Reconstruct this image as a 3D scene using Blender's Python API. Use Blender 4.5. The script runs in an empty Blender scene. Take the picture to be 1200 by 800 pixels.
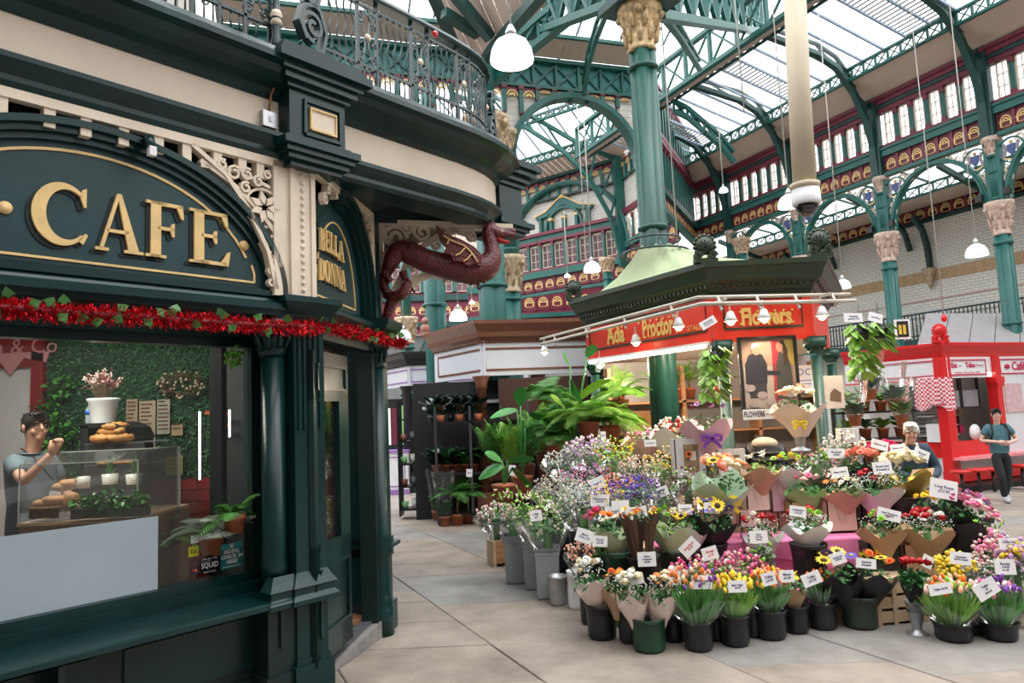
import bpy, math, random
from mathutils import Vector, Matrix
random.seed(7)
rnd = random.Random(11)
PI = math.pi
rad = math.radians
S = bpy.context.scene
COL = S.collection
# ---------------------------------------------------------------- camera
FPX, PITCH, ROLL, EYE = 840.0, math.atan(83.9/840), math.atan(.043), 1.8
_cp, _sp, _cr, _sr = math.cos(PITCH), math.sin(PITCH), math.cos(ROLL), math.sin(ROLL)
CF = Vector((0, _cp, _sp)); _r0 = Vector((1, 0, 0)); _u0 = Vector((0, -_sp, _cp))
CR = _r0*_cr-_u0*_sr; CU = _r0*_sr+_u0*_cr
cd = bpy.data.cameras.new('camera'); cam = bpy.data.objects.new('camera', cd); COL.objects.link(cam)
cd.sensor_width = 36; cd.lens = 36*FPX/1200; cd.clip_end = 300; cd.clip_start = .05
_m = Matrix((CR, CU, -CF)).transposed().to_4x4(); _m.translation = Vector((0, 0, EYE)); cam.matrix_world = _m
S.camera = cam
# ---------------------------------------------------------------- light
S.view_settings.view_transform = 'Standard'; S.view_settings.look = 'None'
S.view_settings.gamma = 1; S.view_settings.use_curve_mapping = False; S.view_settings.exposure = 0.12
W = bpy.data.worlds.new('overcast_sky'); S.world = W; W.use_nodes = True
_n = W.node_tree.nodes; _l = W.node_tree.links
_bg = _n['Background']
_tc = _n.new('ShaderNodeTexCoord'); _sx = _n.new('ShaderNodeSeparateXYZ'); _cr2 = _n.new('ShaderNodeValToRGB')
_l.new(_tc.outputs['Generated'], _sx.inputs[0]); _l.new(_sx.outputs['Z'], _cr2.inputs[0]); _l.new(_cr2.outputs[0], _bg.inputs[0])
_e = _cr2.color_ramp.elements
_e[0].position = 0.0; _e[0].color = (.42, .42, .42, 1)          # overcast sky: horizon a third of the zenith
_e[1].position = 0.9; _e[1].color = (.97, .985, 1.0, 1)
_x = _e.new(.12); _x.color = (.56, .56, .57, 1)
_bg.inputs[1].default_value = 3.6
sd = bpy.data.lights.new('veiled_sun', 'SUN'); sd.energy = 1.1; sd.angle = rad(50); sd.color = (1, .98, .95)
so = bpy.data.objects.new('veiled_sun', sd); COL.objects.link(so); so.rotation_euler = (rad(28), rad(14), rad(20))
def lamp(name, kind, loc, energy, color=(1, 1, 1), size=.1, aim=None, angle=None):
    d = bpy.data.lights.new(name, kind); d.energy = energy; d.color = color
    if kind == 'AREA': d.size = size
    elif kind != 'SUN': d.shadow_soft_size = size
    if angle: d.spot_size = rad(angle); d.spot_blend = .6
    o = bpy.data.objects.new(name, d); COL.objects.link(o); o.location = loc
    if aim is not None:
        o.rotation_euler = (Vector(aim)-Vector(loc)).to_track_quat('-Z', 'Y').to_euler()
    return o
# ---------------------------------------------------------------- pixel -> place
def ray(x, y): return CF*FPX+CR*(x-600)-CU*(y-400)
def at(x, y, D):
    d = ray(x, y); t = D/d.y; return Vector((d.x*t, D, EYE+d.z*t))
def flo(x, y, z=0.):
    d = ray(x, y); t = (z-EYE)/d.z; return Vector((d.x*t, d.y*t, z))
class Fr:
    """frame of a vertical plane: x along, y inward, z up"""
    def __init__(s, ox, oy, deg): s.o = Vector((ox, oy, 0)); s.a = rad(deg); s.u = Vector((math.cos(s.a), math.sin(s.a), 0)); s.n = Vector((-s.u.y, s.u.x, 0))
    def hit(s, x, y, off=0.):
        d = ray(x, y); k = (s.o.dot(s.n)+off)/d.dot(s.n); P = d*k+Vector((0, 0, EYE)); return ((P-s.o).dot(s.u), P.z)
    def w(s, a, b, c=0): return s.o+s.u*a+s.n*b+Vector((0, 0, c))
# ---------------------------------------------------------------- materials
MATS = {}
def mat(name, col, rough=.5, metal=0., var=.12, scale=6., bump=0., bscale=None, coat=0., emit=0., ecol=None, spec=.5, stretch=None, trans=0., alpha=1., sss=0.):
    if name in MATS: return MATS[name]
    m = bpy.data.materials.new(name); MATS[name] = m; m.use_nodes = True
    n = m.node_tree.nodes; l = m.node_tree.links; b = n['Principled BSDF']
    b.inputs['Base Color'].default_value = (*col, 1); b.inputs['Roughness'].default_value = rough; b.inputs['Metallic'].default_value = metal
    b.inputs['Specular IOR Level'].default_value = spec
    if coat: b.inputs['Coat Weight'].default_value = coat; b.inputs['Coat Roughness'].default_value = .12
    if trans: b.inputs['Transmission Weight'].default_value = trans
    if alpha < 1: b.inputs['Alpha'].default_value = alpha
    if emit: b.inputs['Emission Color'].default_value = (*(ecol or col), 1); b.inputs['Emission Strength'].default_value = emit
    if var or bump:
        tc = n.new('ShaderNodeTexCoord'); mp = n.new('ShaderNodeMapping'); l.new(tc.outputs['Object'], mp.inputs[0])
        if stretch: mp.inputs['Scale'].default_value = stretch
        nz = n.new('ShaderNodeTexNoise'); nz.inputs['Scale'].default_value = scale; nz.inputs['Detail'].default_value = 5; l.new(mp.outputs[0], nz.inputs[0])
    if var:
        r = n.new('ShaderNodeValToRGB'); r.color_ramp.elements[0].position = .3; r.color_ramp.elements[1].position = .7
        r.color_ramp.elements[0].color = (*[c*(1-var) for c in col], 1); r.color_ramp.elements[1].color = (*[min(1, c*(1+var)) for c in col], 1)
        l.new(nz.outputs[0], r.inputs[0]); l.new(r.outputs[0], b.inputs['Base Color'])
    if bump:
        nb = n.new('ShaderNodeTexNoise'); nb.inputs['Scale'].default_value = bscale or scale*4; l.new(mp.outputs[0], nb.inputs[0])
        bp = n.new('ShaderNodeBump'); bp.inputs['Strength'].default_value = bump; bp.inputs['Distance'].default_value = .02
        l.new(nb.outputs[0], bp.inputs['Height']); l.new(bp.outputs[0], b.inputs['Normal'])
    return m
def glassmat(name, tint=(1, 1, 1), white=.0, refl=.12):
    """thin sheet: mostly see-through, some mirror, some milkiness"""
    if name in MATS: return MATS[name]
    m = bpy.data.materials.new(name); MATS[name] = m; m.use_nodes = True
    n = m.node_tree.nodes; l = m.node_tree.links; n.remove(n['Principled BSDF']); out = n['Material Output']
    t = n.new('ShaderNodeBsdfTransparent'); t.inputs[0].default_value = (*tint, 1)
    g = n.new('ShaderNodeBsdfGlossy'); g.inputs['Roughness'].default_value = .02
    d = n.new('ShaderNodeBsdfTranslucent'); d.inputs[0].default_value = (.9, .93, .95, 1)
    d2 = n.new('ShaderNodeBsdfDiffuse'); d2.inputs[0].default_value = (.85, .9, .93, 1)
    dm = n.new('ShaderNodeMixShader'); l.new(d.outputs[0], dm.inputs[1]); l.new(d2.outputs[0], dm.inputs[2])
    fr = n.new('ShaderNodeFresnel'); fr.inputs[0].default_value = 1.45
    mu = n.new('ShaderNodeMath'); mu.operation = 'MULTIPLY'; mu.inputs[1].default_value = refl*8; mu.use_clamp = True; l.new(fr.outputs[0], mu.inputs[0])
    a = n.new('ShaderNodeMixShader'); a.inputs[0].default_value = white; l.new(t.outputs[0], a.inputs[1]); l.new(dm.outputs[0], a.inputs[2])
    c = n.new('ShaderNodeMixShader'); l.new(mu.outputs[0], c.inputs[0]); l.new(a.outputs[0], c.inputs[1]); l.new(g.outputs[0], c.inputs[2])
    l.new(c.outputs[0], out.inputs[0]); return m
# ---------------------------------------------------------------- mesh builder
class MB:
    def __init__(s): s.v = []; s.f = []; s.m = []; s.k = 0; s.sm = []
    def add(s, vs, fs, smooth=False):
        o = len(s.v); s.v += [tuple(p) for p in vs]
        for f in fs: s.f.append(tuple(i+o for i in f)); s.m.append(s.k); s.sm.append(smooth)
        return s
    def box(s, x0, x1, y0, y1, z0, z1):
        return s.add([(x0, y0, z0), (x1, y0, z0), (x1, y1, z0), (x0, y1, z0), (x0, y0, z1), (x1, y0, z1), (x1, y1, z1), (x0, y1, z1)],
                     [(0, 3, 2, 1), (4, 5, 6, 7), (0, 1, 5, 4), (1, 2, 6, 5), (2, 3, 7, 6), (3, 0, 4, 7)])
    def bar(s, p, q, w, h=None, up=(0, 0, 1)):
        p = Vector(p); q = Vector(q); h = h or w; d = (q-p)
        if d.length < 1e-6: return s
        d.normalize(); u = Vector(up)
        if abs(d.dot(u)) > .98: u = Vector((0, 1, 0)) if abs(d.y) < .9 else Vector((1, 0, 0))
        a = d.cross(u).normalized()*w/2; b = a.cross(d).normalized()*h/2
        return s.add([p-a-b, p+a-b, p+a+b, p-a+b, q-a-b, q+a-b, q+a+b, q-a+b],
                     [(0, 1, 2, 3), (7, 6, 5, 4), (0, 4, 5, 1), (1, 5, 6, 2), (2, 6, 7, 3), (3, 7, 4, 0)])
    def tube(s, pts, r, n=6, closed=False, smooth=True):
        pts = [Vector(p) for p in pts]; N = len(pts); rs = r if isinstance(r, (list, tuple)) else [r]*N
        prev = None; rings = []
        for i, p in enumerate(pts):
            if closed: d = pts[(i+1) % N]-pts[i-1]
            else: d = pts[min(i+1, N-1)]-pts[max(i-1, 0)]
            if d.length < 1e-9: d = Vector((0, 0, 1))
            d.normalize()
            if prev is None:
                u = Vector((0, 0, 1)) if abs(d.z) < .9 else Vector((1, 0, 0)); a = d.cross(u).normalized()
            else:
                a = prev-d*prev.dot(d)
                if a.length < 1e-6: a = d.cross(Vector((0, 0, 1)))
                a.normalize()
            prev = a; b = d.cross(a)
            rings.append([p+(a*math.cos(2*PI*k/n)+b*math.sin(2*PI*k/n))*rs[i] for k in range(n)])
        vs = [q for R in rings for q in R]; fs = []
        M = N if closed else N-1
        for i in range(M):
            j = (i+1) % N
            for k in range(n):
                k2 = (k+1) % n; fs.append((i*n+k, i*n+k2, j*n+k2, j*n+k))
        if not closed: fs.append(tuple(range(n-1, -1, -1))); fs.append(tuple((N-1)*n+k for k in range(n)))
        return s.add(vs, fs, smooth)
    def lathe(s, prof, n=16, c=(0, 0, 0), sq=False, cap=True, smooth=True, sx=1., sy=1., wob=None):
        vs = []; fs = []
        for (r, z) in prof:
            for k in range(n):
                a = 2*PI*(k+(.5 if sq else 0))/n; rr = r/math.cos(PI/n) if sq else r
                if wob: rr *= 1+wob(a, z)
                vs.append((c[0]+rr*math.cos(a)*sx, c[1]+rr*math.sin(a)*sy, c[2]+z))
        for i in range(len(prof)-1):
            for k in range(n):
                k2 = (k+1) % n; fs.append((i*n+k, i*n+k2, (i+1)*n+k2, (i+1)*n+k))
        if cap:
            fs.append(tuple(range(n-1, -1, -1))); fs.append(tuple((len(prof)-1)*n+k for k in range(n)))
        return s.add(vs, fs, smooth and not sq)
    def prism(s, poly, y0, y1):
        """outline (x,z) given thickness along y"""
        n = len(poly); ar = sum(poly[i][0]*poly[(i+1) % n][1]-poly[(i+1) % n][0]*poly[i][1] for i in range(n))
        if ar < 0: poly = poly[::-1]
        vs = [(x, y0, z) for x, z in poly]+[(x, y1, z) for x, z in poly]
        fs = [tuple(range(n)), tuple(range(2*n-1, n-1, -1))]+[(i+n, (i+1) % n+n, (i+1) % n, i) for i in range(n)]
        return s.add(vs, fs)
    def ribbon(s, pts, w, y0, y1):
        """flat curved strip in the xz plane, centre line pts, width w"""
        P = [Vector((p[0], 0, p[1])) for p in pts]; L = []; Rr = []
        ws = w if isinstance(w, (list, tuple)) else [w]*len(P)
        for i in range(len(P)):
            d = (P[min(i+1, len(P)-1)]-P[max(i-1, 0)]).normalized(); nn = Vector((-d.z, 0, d.x))*ws[i]/2
            L.append(P[i]+nn); Rr.append(P[i]-nn)
        vs = []
        for a, b in zip(L, Rr): vs += [(a.x, y0, a.z), (b.x, y0, b.z), (b.x, y1, b.z), (a.x, y1, a.z)]
        fs = []
        for i in range(len(P)-1):
            for k in range(4): fs.append((i*4+k, (i+1)*4+k, (i+1)*4+(k+1) % 4, i*4+(k+1) % 4))
        fs.append((3, 2, 1, 0)); e = (len(P)-1)*4; fs.append((e, e+1, e+2, e+3))
        return s.add(vs, fs)
    def sweep(s, path, prof, closed=False):
        """cornice: plan path [(x,y)] with outward to the right of travel; prof [(out,z)]"""
        N = len(path); P = [Vector((p[0], p[1])) for p in path]; vs = []; m = len(prof)
        for i in range(N):
            if closed or 0 < i < N-1:
                d0 = (P[i]-P[i-1]).normalized(); d1 = (P[(i+1) % N]-P[i]).normalized()
            elif i == 0: d0 = d1 = (P[1]-P[0]).normalized()
            else: d0 = d1 = (P[i]-P[i-1]).normalized()
            n0 = Vector((d0.y, -d0.x)); n1 = Vector((d1.y, -d1.x)); mm = n0+n1; mm = mm/(max(.2, mm.dot(n1)))
            for (o, z) in prof: q = P[i]+mm*o; vs.append((q.x, q.y, z))
        fs = []
        for i in range(N if closed else N-1):
            j = (i+1) % N
            for k in range(m-1): fs.append((i*m+k, j*m+k, j*m+k+1, i*m+k+1))
            fs.append((i*m+m-1, j*m+m-1, j*m, i*m))
        if not closed: fs.append(tuple(range(m))); fs.append(tuple((N-1)*m+k for k in range(m-1, -1, -1)))
        return s.add(vs, fs)
    def ball(s, c, r, n=8, m=5, sz=1., sx=1., sy=1.):
        prof = [(r*math.sin(PI*i/m) if 0 < i < m else r*.02, -r*sz*math.cos(PI*i/m)) for i in range(m+1)]
        return s.lathe(prof, n, c, sx=sx, sy=sy)
    def T(s, M, i0=0):
        for i in range(i0, len(s.v)): s.v[i] = tuple(M @ Vector(s.v[i]))
        return s
    def merge(s, o, M=None):
        vs = [tuple(M @ Vector(v)) for v in o.v] if M is not None else o.v
        b = len(s.v); s.v += vs; s.f += [tuple(i+b for i in f) for f in o.f]; s.m += [k+s.k for k in o.m]; s.sm += o.sm; return s
    def mesh(s, name, mats):
        me = bpy.data.meshes.new(name); me.from_pydata(s.v, [], s.f)
        for m in (mats if isinstance(mats, (list, tuple)) else [mats]): me.materials.append(m)
        if any(s.m): me.polygons.foreach_set('material_index', s.m)
        if any(s.sm): me.polygons.foreach_set('use_smooth', s.sm)
        me.update(); return me
    def build(s, name, mats, parent=None, loc=None, rot=None, label=None, kind=None):
        return link(name, s.mesh(name, mats), parent, loc, rot, label, kind)
def link(name, me, parent=None, loc=None, rot=None, label=None, kind=None, scale=None):
    o = bpy.data.objects.new(name, me); COL.objects.link(o)
    if parent: o.parent = parent
    if loc is not None: o.location = loc
    if rot is not None: o.rotation_euler = rot
    if scale is not None: o.scale = scale
    if label: o['label'] = label
    if kind: o['kind'] = kind
    return o
def tag(o, label, cat, group=None, kind=None):
    o['label'] = label; o['category'] = cat
    if group: o['group'] = group
    if kind: o['kind'] = kind
    return o
def thing(name, label, cat, loc=(0, 0, 0), rz=0., group=None, rot=None):
    o = bpy.data.objects.new(name, None); COL.objects.link(o); o.location = loc; o.rotation_euler = rot or (0, 0, rz); o.empty_display_size = .1
    return tag(o, label, cat, group)
def fthing(name, label, cat, fr, group=None): return thing(name, label, cat, fr.o, fr.a, group)
def struct(name, fr=None):
    o = bpy.data.objects.new(name, None); COL.objects.link(o); o['kind'] = 'structure'
    if fr: o.location = fr.o; o.rotation_euler = (0, 0, fr.a)
    return o
def dup(root, loc=None, rz=None, label=None, group=None, scale=None):
    r = root.copy(); COL.objects.link(r)
    if loc is not None: r.location = loc
    if rz is not None: r.rotation_euler = (0, 0, rz)
    if scale is not None: r.scale = (scale,)*3 if not isinstance(scale, tuple) else scale
    if label: r['label'] = label
    if group: r['group'] = group
    for c in list(root.children):
        d = c.copy(); COL.objects.link(d); d.parent = r
        for g in list(c.children):
            e = g.copy(); COL.objects.link(e); e.parent = d
    return r
def text(name, body, size, mt, parent, loc, rot, extrude=.002, align='CENTER', shear=0., offset=0., space=1., sx=1., kind=None):
    c = bpy.data.curves.new(name, 'FONT'); c.body = body; c.size = size; c.extrude = extrude; c.align_x = align; c.align_y = 'CENTER'
    c.shear = shear; c.offset = offset; c.space_character = space; c.resolution_u = 2; c.materials.append(mt)
    q = bpy.data.objects.new(name, c); me = bpy.data.meshes.new_from_object(q); bpy.data.objects.remove(q); o = bpy.data.objects.new(name, me); COL.objects.link(o); o.parent = parent; o.location = loc; o.rotation_euler = rot; o.scale = (sx, 1, 1)
    return o
def arcpts(cx, cz, r, a0, a1, n, rz=None):
    return [(cx+r*math.cos(rad(a0+(a1-a0)*i/n)), cz+(rz or r)*math.sin(rad(a0+(a1-a0)*i/n))) for i in range(n+1)]
def spiral(cx, cz, r, a0, turns, n=18, k=.25, hand=1):
    return [(cx+r*(1-(1-k)*i/n)*math.cos(a0+hand*2*PI*turns*i/n), cz+r*(1-(1-k)*i/n)*math.sin(a0+hand*2*PI*turns*i/n)) for i in range(n+1)]
# paints
DG = mat('bottle_green_gloss_paint', (.003, .026, .026), .3, var=.3, scale=3, bump=.05, coat=.08, spec=.35)
DG2 = mat('bottle_green_flat_paint', (.002, .015, .015), .5, var=.2, scale=3, bump=.05)
SIGNG = mat('sign_green_paint', (.003, .034, .040), .45, var=.12, scale=3)
IRON = mat('dark_green_iron', (.010, .036, .038), .35, var=.2, scale=9, bump=.08, coat=.2)
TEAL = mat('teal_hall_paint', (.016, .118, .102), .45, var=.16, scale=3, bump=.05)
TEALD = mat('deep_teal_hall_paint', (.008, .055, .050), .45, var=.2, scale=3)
MAROON = mat('maroon_hall_paint', (.17, .022, .045), .45, var=.15, scale=3)
CREAM = mat('cream_iron_paint', (.72, .62, .49), .5, var=.10, scale=4, bump=.06)
CREAMW = mat('cream_board_paint', (.74, .64, .51), .55, var=.07, scale=2)
GOLD = mat('gilt_paint', (.74, .52, .22), .42, var=.12, scale=8)
STONEC = mat('worn_gilt_capital', (.58, .44, .30), .6, var=.35, scale=14, bump=.4, bscale=40)
PINKB = mat('pinkish_soffit_board', (.55, .44, .38), .6, var=.06, scale=2)
BLACKP = mat('black_paint', (.012, .013, .014), .4, var=.1)
WHITEP = mat('white_paint', (.75, .76, .77), .45, var=.04)
STEEL = mat('brushed_steel', (.45, .46, .47), .32, metal=.85, var=.1, scale=20)
DSTEEL = mat('dark_steel', (.10, .105, .11), .4, metal=.6, var=.1)
GLASSR = glassmat('roof_glass', (.98, .99, 1), .06, .03)
GLASSW = glassmat('window_glass', (.95, .98, .96), .008, .07)
GLASSC = glassmat('clear_sleeve', (.99, .99, .99), .05, .1)
# ================================================================ FLOOR
def stone_mat():
    m = mat('flagstone', (.47, .42, .375), .7, var=.0, bump=.25, scale=3, bscale=18)
    n = m.node_tree.nodes; l = m.node_tree.links; b = n['Principled BSDF']
    oi = n.new('ShaderNodeObjectInfo'); r = n.new('ShaderNodeValToRGB'); e = r.color_ramp.elements
    e[0].color = (.27, .235, .205, 1); e[1].color = (.29, .272, .25, 1); x = e.new(.35); x.color = (.34, .295, .25, 1); x = e.new(.7); x.color = (.31, .265, .225, 1); x = e.new(.93); x.color = (.28, .275, .265, 1)
    l.new(oi.outputs['Random'], r.inputs[0])
    g = n.new('ShaderNodeNewGeometry'); nz = n.new('ShaderNodeTexNoise'); nz.inputs['Scale'].default_value = 1.6; nz.inputs['Detail'].default_value = 8; nz.inputs['Roughness'].default_value = .65
    l.new(g.outputs['Position'], nz.inputs[0])
    rr = n.new('ShaderNodeValToRGB'); rr.color_ramp.elements[0].position = .3; rr.color_ramp.elements[0].color = (.54, .53, .52, 1); rr.color_ramp.elements[1].position = .72; rr.color_ramp.elements[1].color = (1.14, 1.13, 1.12, 1)
    l.new(nz.outputs[0], rr.inputs[0]); mx = n.new('ShaderNodeMix'); mx.data_type = 'RGBA'; mx.blend_type = 'MULTIPLY'; mx.inputs[0].default_value = 1
    l.new(r.outputs[0], mx.inputs[6]); l.new(rr.outputs[0], mx.inputs[7]); l.new(mx.outputs[2], b.inputs['Base Color'])
    return m
STONE = stone_mat()
FLOORG = mat('floor_joint_mortar', (.16, .145, .13), .9, var=.2)
FARF = mat('far_floor_stone', (.33, .29, .25), .6, var=.12, scale=1.5)
fl = struct('floor')
MB().box(-40, 40, -4, 60, -.12, -.018).build('mortar_bed', FLOORG, fl)
def slab(poly, h, parent=fl):
    # poly: plan outline; each flagstone its own slab, edges eased
    c = Vector((sum(p[0] for p in poly)/len(poly), sum(p[1] for p in poly)/len(poly)))
    n = len(poly); b = MB(); g = .006
    def sh(p, k):
        d = (Vector(p)-c); L = d.length; return c+d*(L-k)/L
    vs = [(*sh(p, g), -.03) for p in poly]+[(*sh(p, g), h-.005) for p in poly]+[(*sh(p, g+.009), h) for p in poly]
    vs = [(v[0]-c.x, v[1]-c.y, v[2]) for v in vs]
    fs = [(i, (i+1) % n, (i+1) % n+n, i+n) for i in range(n)]+[(i+n, (i+1) % n+n, (i+1) % n+2*n, i+2*n) for i in range(n)]+[tuple(range(2*n, 3*n))]
    ar = sum(poly[i][0]*poly[(i+1) % n][1]-poly[(i+1) % n][0]*poly[i][1] for i in range(n))
    if ar < 0: fs = [f[::-1] for f in fs]
    b.add(vs, fs); return b.build('flagstone', STONE, parent, (c.x, c.y, 0))
# strips run along the aisle; joints across are roughly level with the picture
JU = Vector((-.42, .908)); jr = random.Random(5)
jp = Vector((-.027, 5.334))      # a point on the long straight joint
def cross(k, t): return jp+Vector((1, .035))*k/.9+JU*t
edges = [-6.2, -4.9, -3.7, -2.35, -1.15, 0, 1.2, 2.15, 3.5, 4.6, 6.0, 7.2, 8.6, 9.8, 11.2]
for i in range(len(edges)-1):
    t = -3.4+jr.random()*.8; k0, k1 = edges[i], edges[i+1]; sk = jr.uniform(-.06, .06)
    while t < 9.5:
        L = jr.choice([.55, .75, .9, 1.15, 1.4]); s2 = jr.uniform(-.05, .05)
        if t+L > 0 or True:
            kk = [(k0, t+sk), (k1, t-sk), (k1, t+L-s2), (k0, t+L+s2)]
            if (k1-k0) > 1.25 and L > .8 and jr.random() < .4:
                km = (k0+k1)/2+jr.uniform(-.2, .2); tm = t-sk*.0; m0 = t; m1 = t+L
                a = [cross(k0, t+sk), cross(km, t), cross(km, t+L), cross(k0, t+L+s2)]; c = [cross(km, t), cross(k1, t-sk), cross(k1, t+L-s2), cross(km, t+L)]
                slab(a, jr.uniform(-.003, .003)); slab(c, jr.uniform(-.003, .003))
            else: slab([cross(*q) for q in kk], jr.uniform(-.003, .003))
        sk = s2; t += L
fm = MB(); 
for i in range(-30, 30):
    for j in range(0, 26):
        a = cross(i*1.3, 9.9+j*1.2); c = cross(i*1.3+1.28, 9.9+j*1.2+1.18)
        fm.add([(*cross(i*1.3, 9.9+j*1.2), -.002), (*cross(i*1.3+1.285, 9.9+j*1.2), -.002), (*cross(i*1.3+1.285, 11.085+j*1.2), -.002), (*cross(i*1.3, 11.085+j*1.2), -.002)], [(0, 1, 2, 3)])
for i in range(9, 26):
    for j in range(-8, 0):
        fm.add([(*cross(i*1.3, 9.9+j*1.2), -.002), (*cross(i*1.3+1.285, 9.9+j*1.2), -.002), (*cross(i*1.3+1.285, 11.085+j*1.2), -.002), (*cross(i*1.3, 11.085+j*1.2), -.002)], [(0, 1, 2, 3)])
fm.build('distant_flagstone_paving', FARF, fl, kind='stuff')

# ================================================================ HALL KIT
def motif_mesh():
    b = MB(); b.k = 0
    b.box(-.19, .19, 0, .06, 0, .44)                      # maroon back panel
    b.box(-.19, -.15, -.035, 0, 0, .44); b.box(.15, .19, -.035, 0, 0, .44)
    b.k = 1
    b.ribbon(arcpts(0, .22, .115, 0, 180, 8), .028, -.03, 0); b.ribbon(arcpts(0, .22, .06, 0, 180, 6), .03, -.022, 0)
    b.box(-.135, -.1, -.03, 0, .1, .22); b.box(.1, .135, -.03, 0, .1, .22)
    b.box(-.15, .15, -.032, 0, .2, .225)
    b.ribbon([(-.1, .19), (-.1, .09), (.1, .09), (.1, .19)], .016, -.025, 0)
    return b.mesh('arch_relief', [MAROON, GOLD])
MOTIF = motif_mesh()
def win_mesh(w, h, name='clerestory_window'):
    b = MB(); b.k = 0
    t = .03
    b.box(-w/2, -w/2+t, -.02, .03, 0, h); b.box(w/2-t, w/2, -.02, .03, 0, h); b.box(-w/2, w/2, -.02, .03, 0, t); b.box(-w/2, w/2, -.02, .03, h-t, h)
    b.box(-.008, .008, -.01, .02, 0, h)
    for z in (.33, .66): b.box(-w/2, w/2, -.01, .02, h*z-.008, h*z+.008)
    return b.mesh(name, [CREAM])
def pane_mesh(w, h): return MB().box(-w/2+.02, w/2-.02, .004, .008, .02, h-.02).mesh('pane', GLASSR)
WINM = win_mesh(.27, .84); PANEM = pane_mesh(.27, .84)
PILM = (lambda b: (b.box(-.045, .045, -.06, .05, 0, .7), setattr(b, 'k', 1), b.box(-.06, .06, -.08, .05, .7, .86), b.box(-.055, .055, -.075, .05, -.02, .1), b)[-1])(MB()).mesh('mullion_pilaster', [TEAL, MAROON])
def window_row(P, s0, s1, z, n, off=0, wm=WINM, pm=PANEM, h=.84, pil=PILM):
    st = (s1-s0)/n
    for i in range(n):
        x = s0+st*(i+.5); w = link('window', wm, P, (x, off, z)); link('pane', pm, w)
        if i: link('mullion_pilaster', pil, P, (s0+st*i, off, z))
def motif_row(P, s0, s1, z, n, off=0, me=None, sc=None):
    st = (s1-s0)/n
    for i in range(n): link('arch_relief', me or MOTIF, P, (s0+st*(i+.5), off, z), scale=sc or (st/.38, 1, 1))
def column_mesh(r, z1, z2, quat=True, cap=.74, capm=STONEC):
    """clustered cast-iron column from z1 to z2 (capital on top); returns parts"""
    sh = MB()
    for k in range(4):
        a = PI/4+k*PI/2; sh.lathe([(r*.56, z1), (r*.56, z2-cap)], 10, (r*.46*math.cos(a), r*.46*math.sin(a), 0))
    sh.lathe([(r*.8, z1), (r*.8, z2-cap)], 8)
    for z in [z1+(z2-cap-z1)*q for q in (.05, .62, .96)]: sh.lathe([(r*1.05, z), (r*1.14, z+.02), (r*1.14, z+.05), (r*1.05, z+.07)], 16)
    c = MB(); c.lathe([(r*1.02, z2-cap), (r*1.12, z2-cap+.03), (r*.98, z2-cap+.06), (r*1.05, z2-cap*.6), (r*1.3, z2-cap*.28), (r*1.62, z2-.1), (r*1.7, z2-.06), (r*1.7, z2)], 16)
    for ring, (zz, rr, hh) in enumerate(((z2-cap*.82, r*1.12, cap*.34), (z2-cap*.52, r*1.24, cap*.36))):
        for k in range(8):
            a = 2*PI*(k+ring*.5)/8; ca, sa = math.cos(a), math.sin(a)
            c.tube([(ca*(rr-.01), sa*(rr-.01), zz), (ca*rr*1.08, sa*rr*1.08, zz+hh*.6), (ca*rr*1.28, sa*rr*1.28, zz+hh), (ca*rr*1.38, sa*rr*1.38, zz+hh*.75)], [r*.2, r*.22, r*.13, r*.06], 5)
    for k in range(4):
        a = PI/4+k*PI/2; ca, sa = math.cos(a), math.sin(a); c.ball((ca*r*1.55, sa*r*1.55, z2-cap*.2), r*.3, 8, 5)
    return sh.mesh('shaft', TEAL), c.mesh('capital', capm)
def lattice(b, p, q, h, n, w=.05, off=(0, 0, 1), x=True):
    """lattice girder between p and q, depth h along off"""
    p = Vector(p); q = Vector(q); o = Vector(off)*h
    b.bar(p, q, w*1.6, w); b.bar(p+o, q+o, w*1.6, w)
    for i in range(n+1): a = p.lerp(q, i/n); b.bar(a, a+o, w*.9)
    for i in range(n):
        a = p.lerp(q, i/n); c = p.lerp(q, (i+1)/n); b.bar(a, c+o, w*.5)
        if x: b.bar(a+o, c, w*.5)
    return b

# ================================================================ RIGHT CLERESTORY WALL
RW = Fr(10.8, 15.5, -65.2)
wr = struct('wall_right', RW)
BAY = 2.79; cols = [.07-BAY*k for k in range(-1, 4)]           # 2.86 .07 -2.72 -5.51 -8.3
CAPP = mat('pale_pink_capital', (.60, .46, .38), .6, var=.3, scale=16, bump=.3)
SH1, CP1 = column_mesh(.17, 0, 5.95, capm=CAPP)
SH2, CP2 = column_mesh(.12, 5.95, 7.42, cap=.42, capm=CAPP)
COATM = (lambda b: (b.ribbon(arcpts(0, 0, .27, 0, 360, 20), .035, -.03, .01), setattr(b, 'k', 1), b.prism([(-.09, .12), (.09, .12), (.08, -.04), (0, -.14), (-.08, -.04)], -.03, 0), setattr(b, 'k', 2), b.ribbon([(-.17, -.16), (-.12, .02), (-.15, .16)], .06, -.03, 0), b.ribbon([(.17, -.16), (.12, .02), (.15, .16)], .06, -.03, 0), setattr(b, 'k', 3), b.ribbon([(-.18, -.17), (0, -.22), (.18, -.17)], .035, -.03, 0), b.ball((0, -.01, .17), .045, 8, 4), b)[-1])(MB())
COATB = mat('heraldic_blue', (.06, .09, .24), .5); 
COATM = COATM.mesh('crest_roundel', [TEAL, COATB, mat('heraldic_grey', (.3, .26, .3), .5), GOLD])
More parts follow.
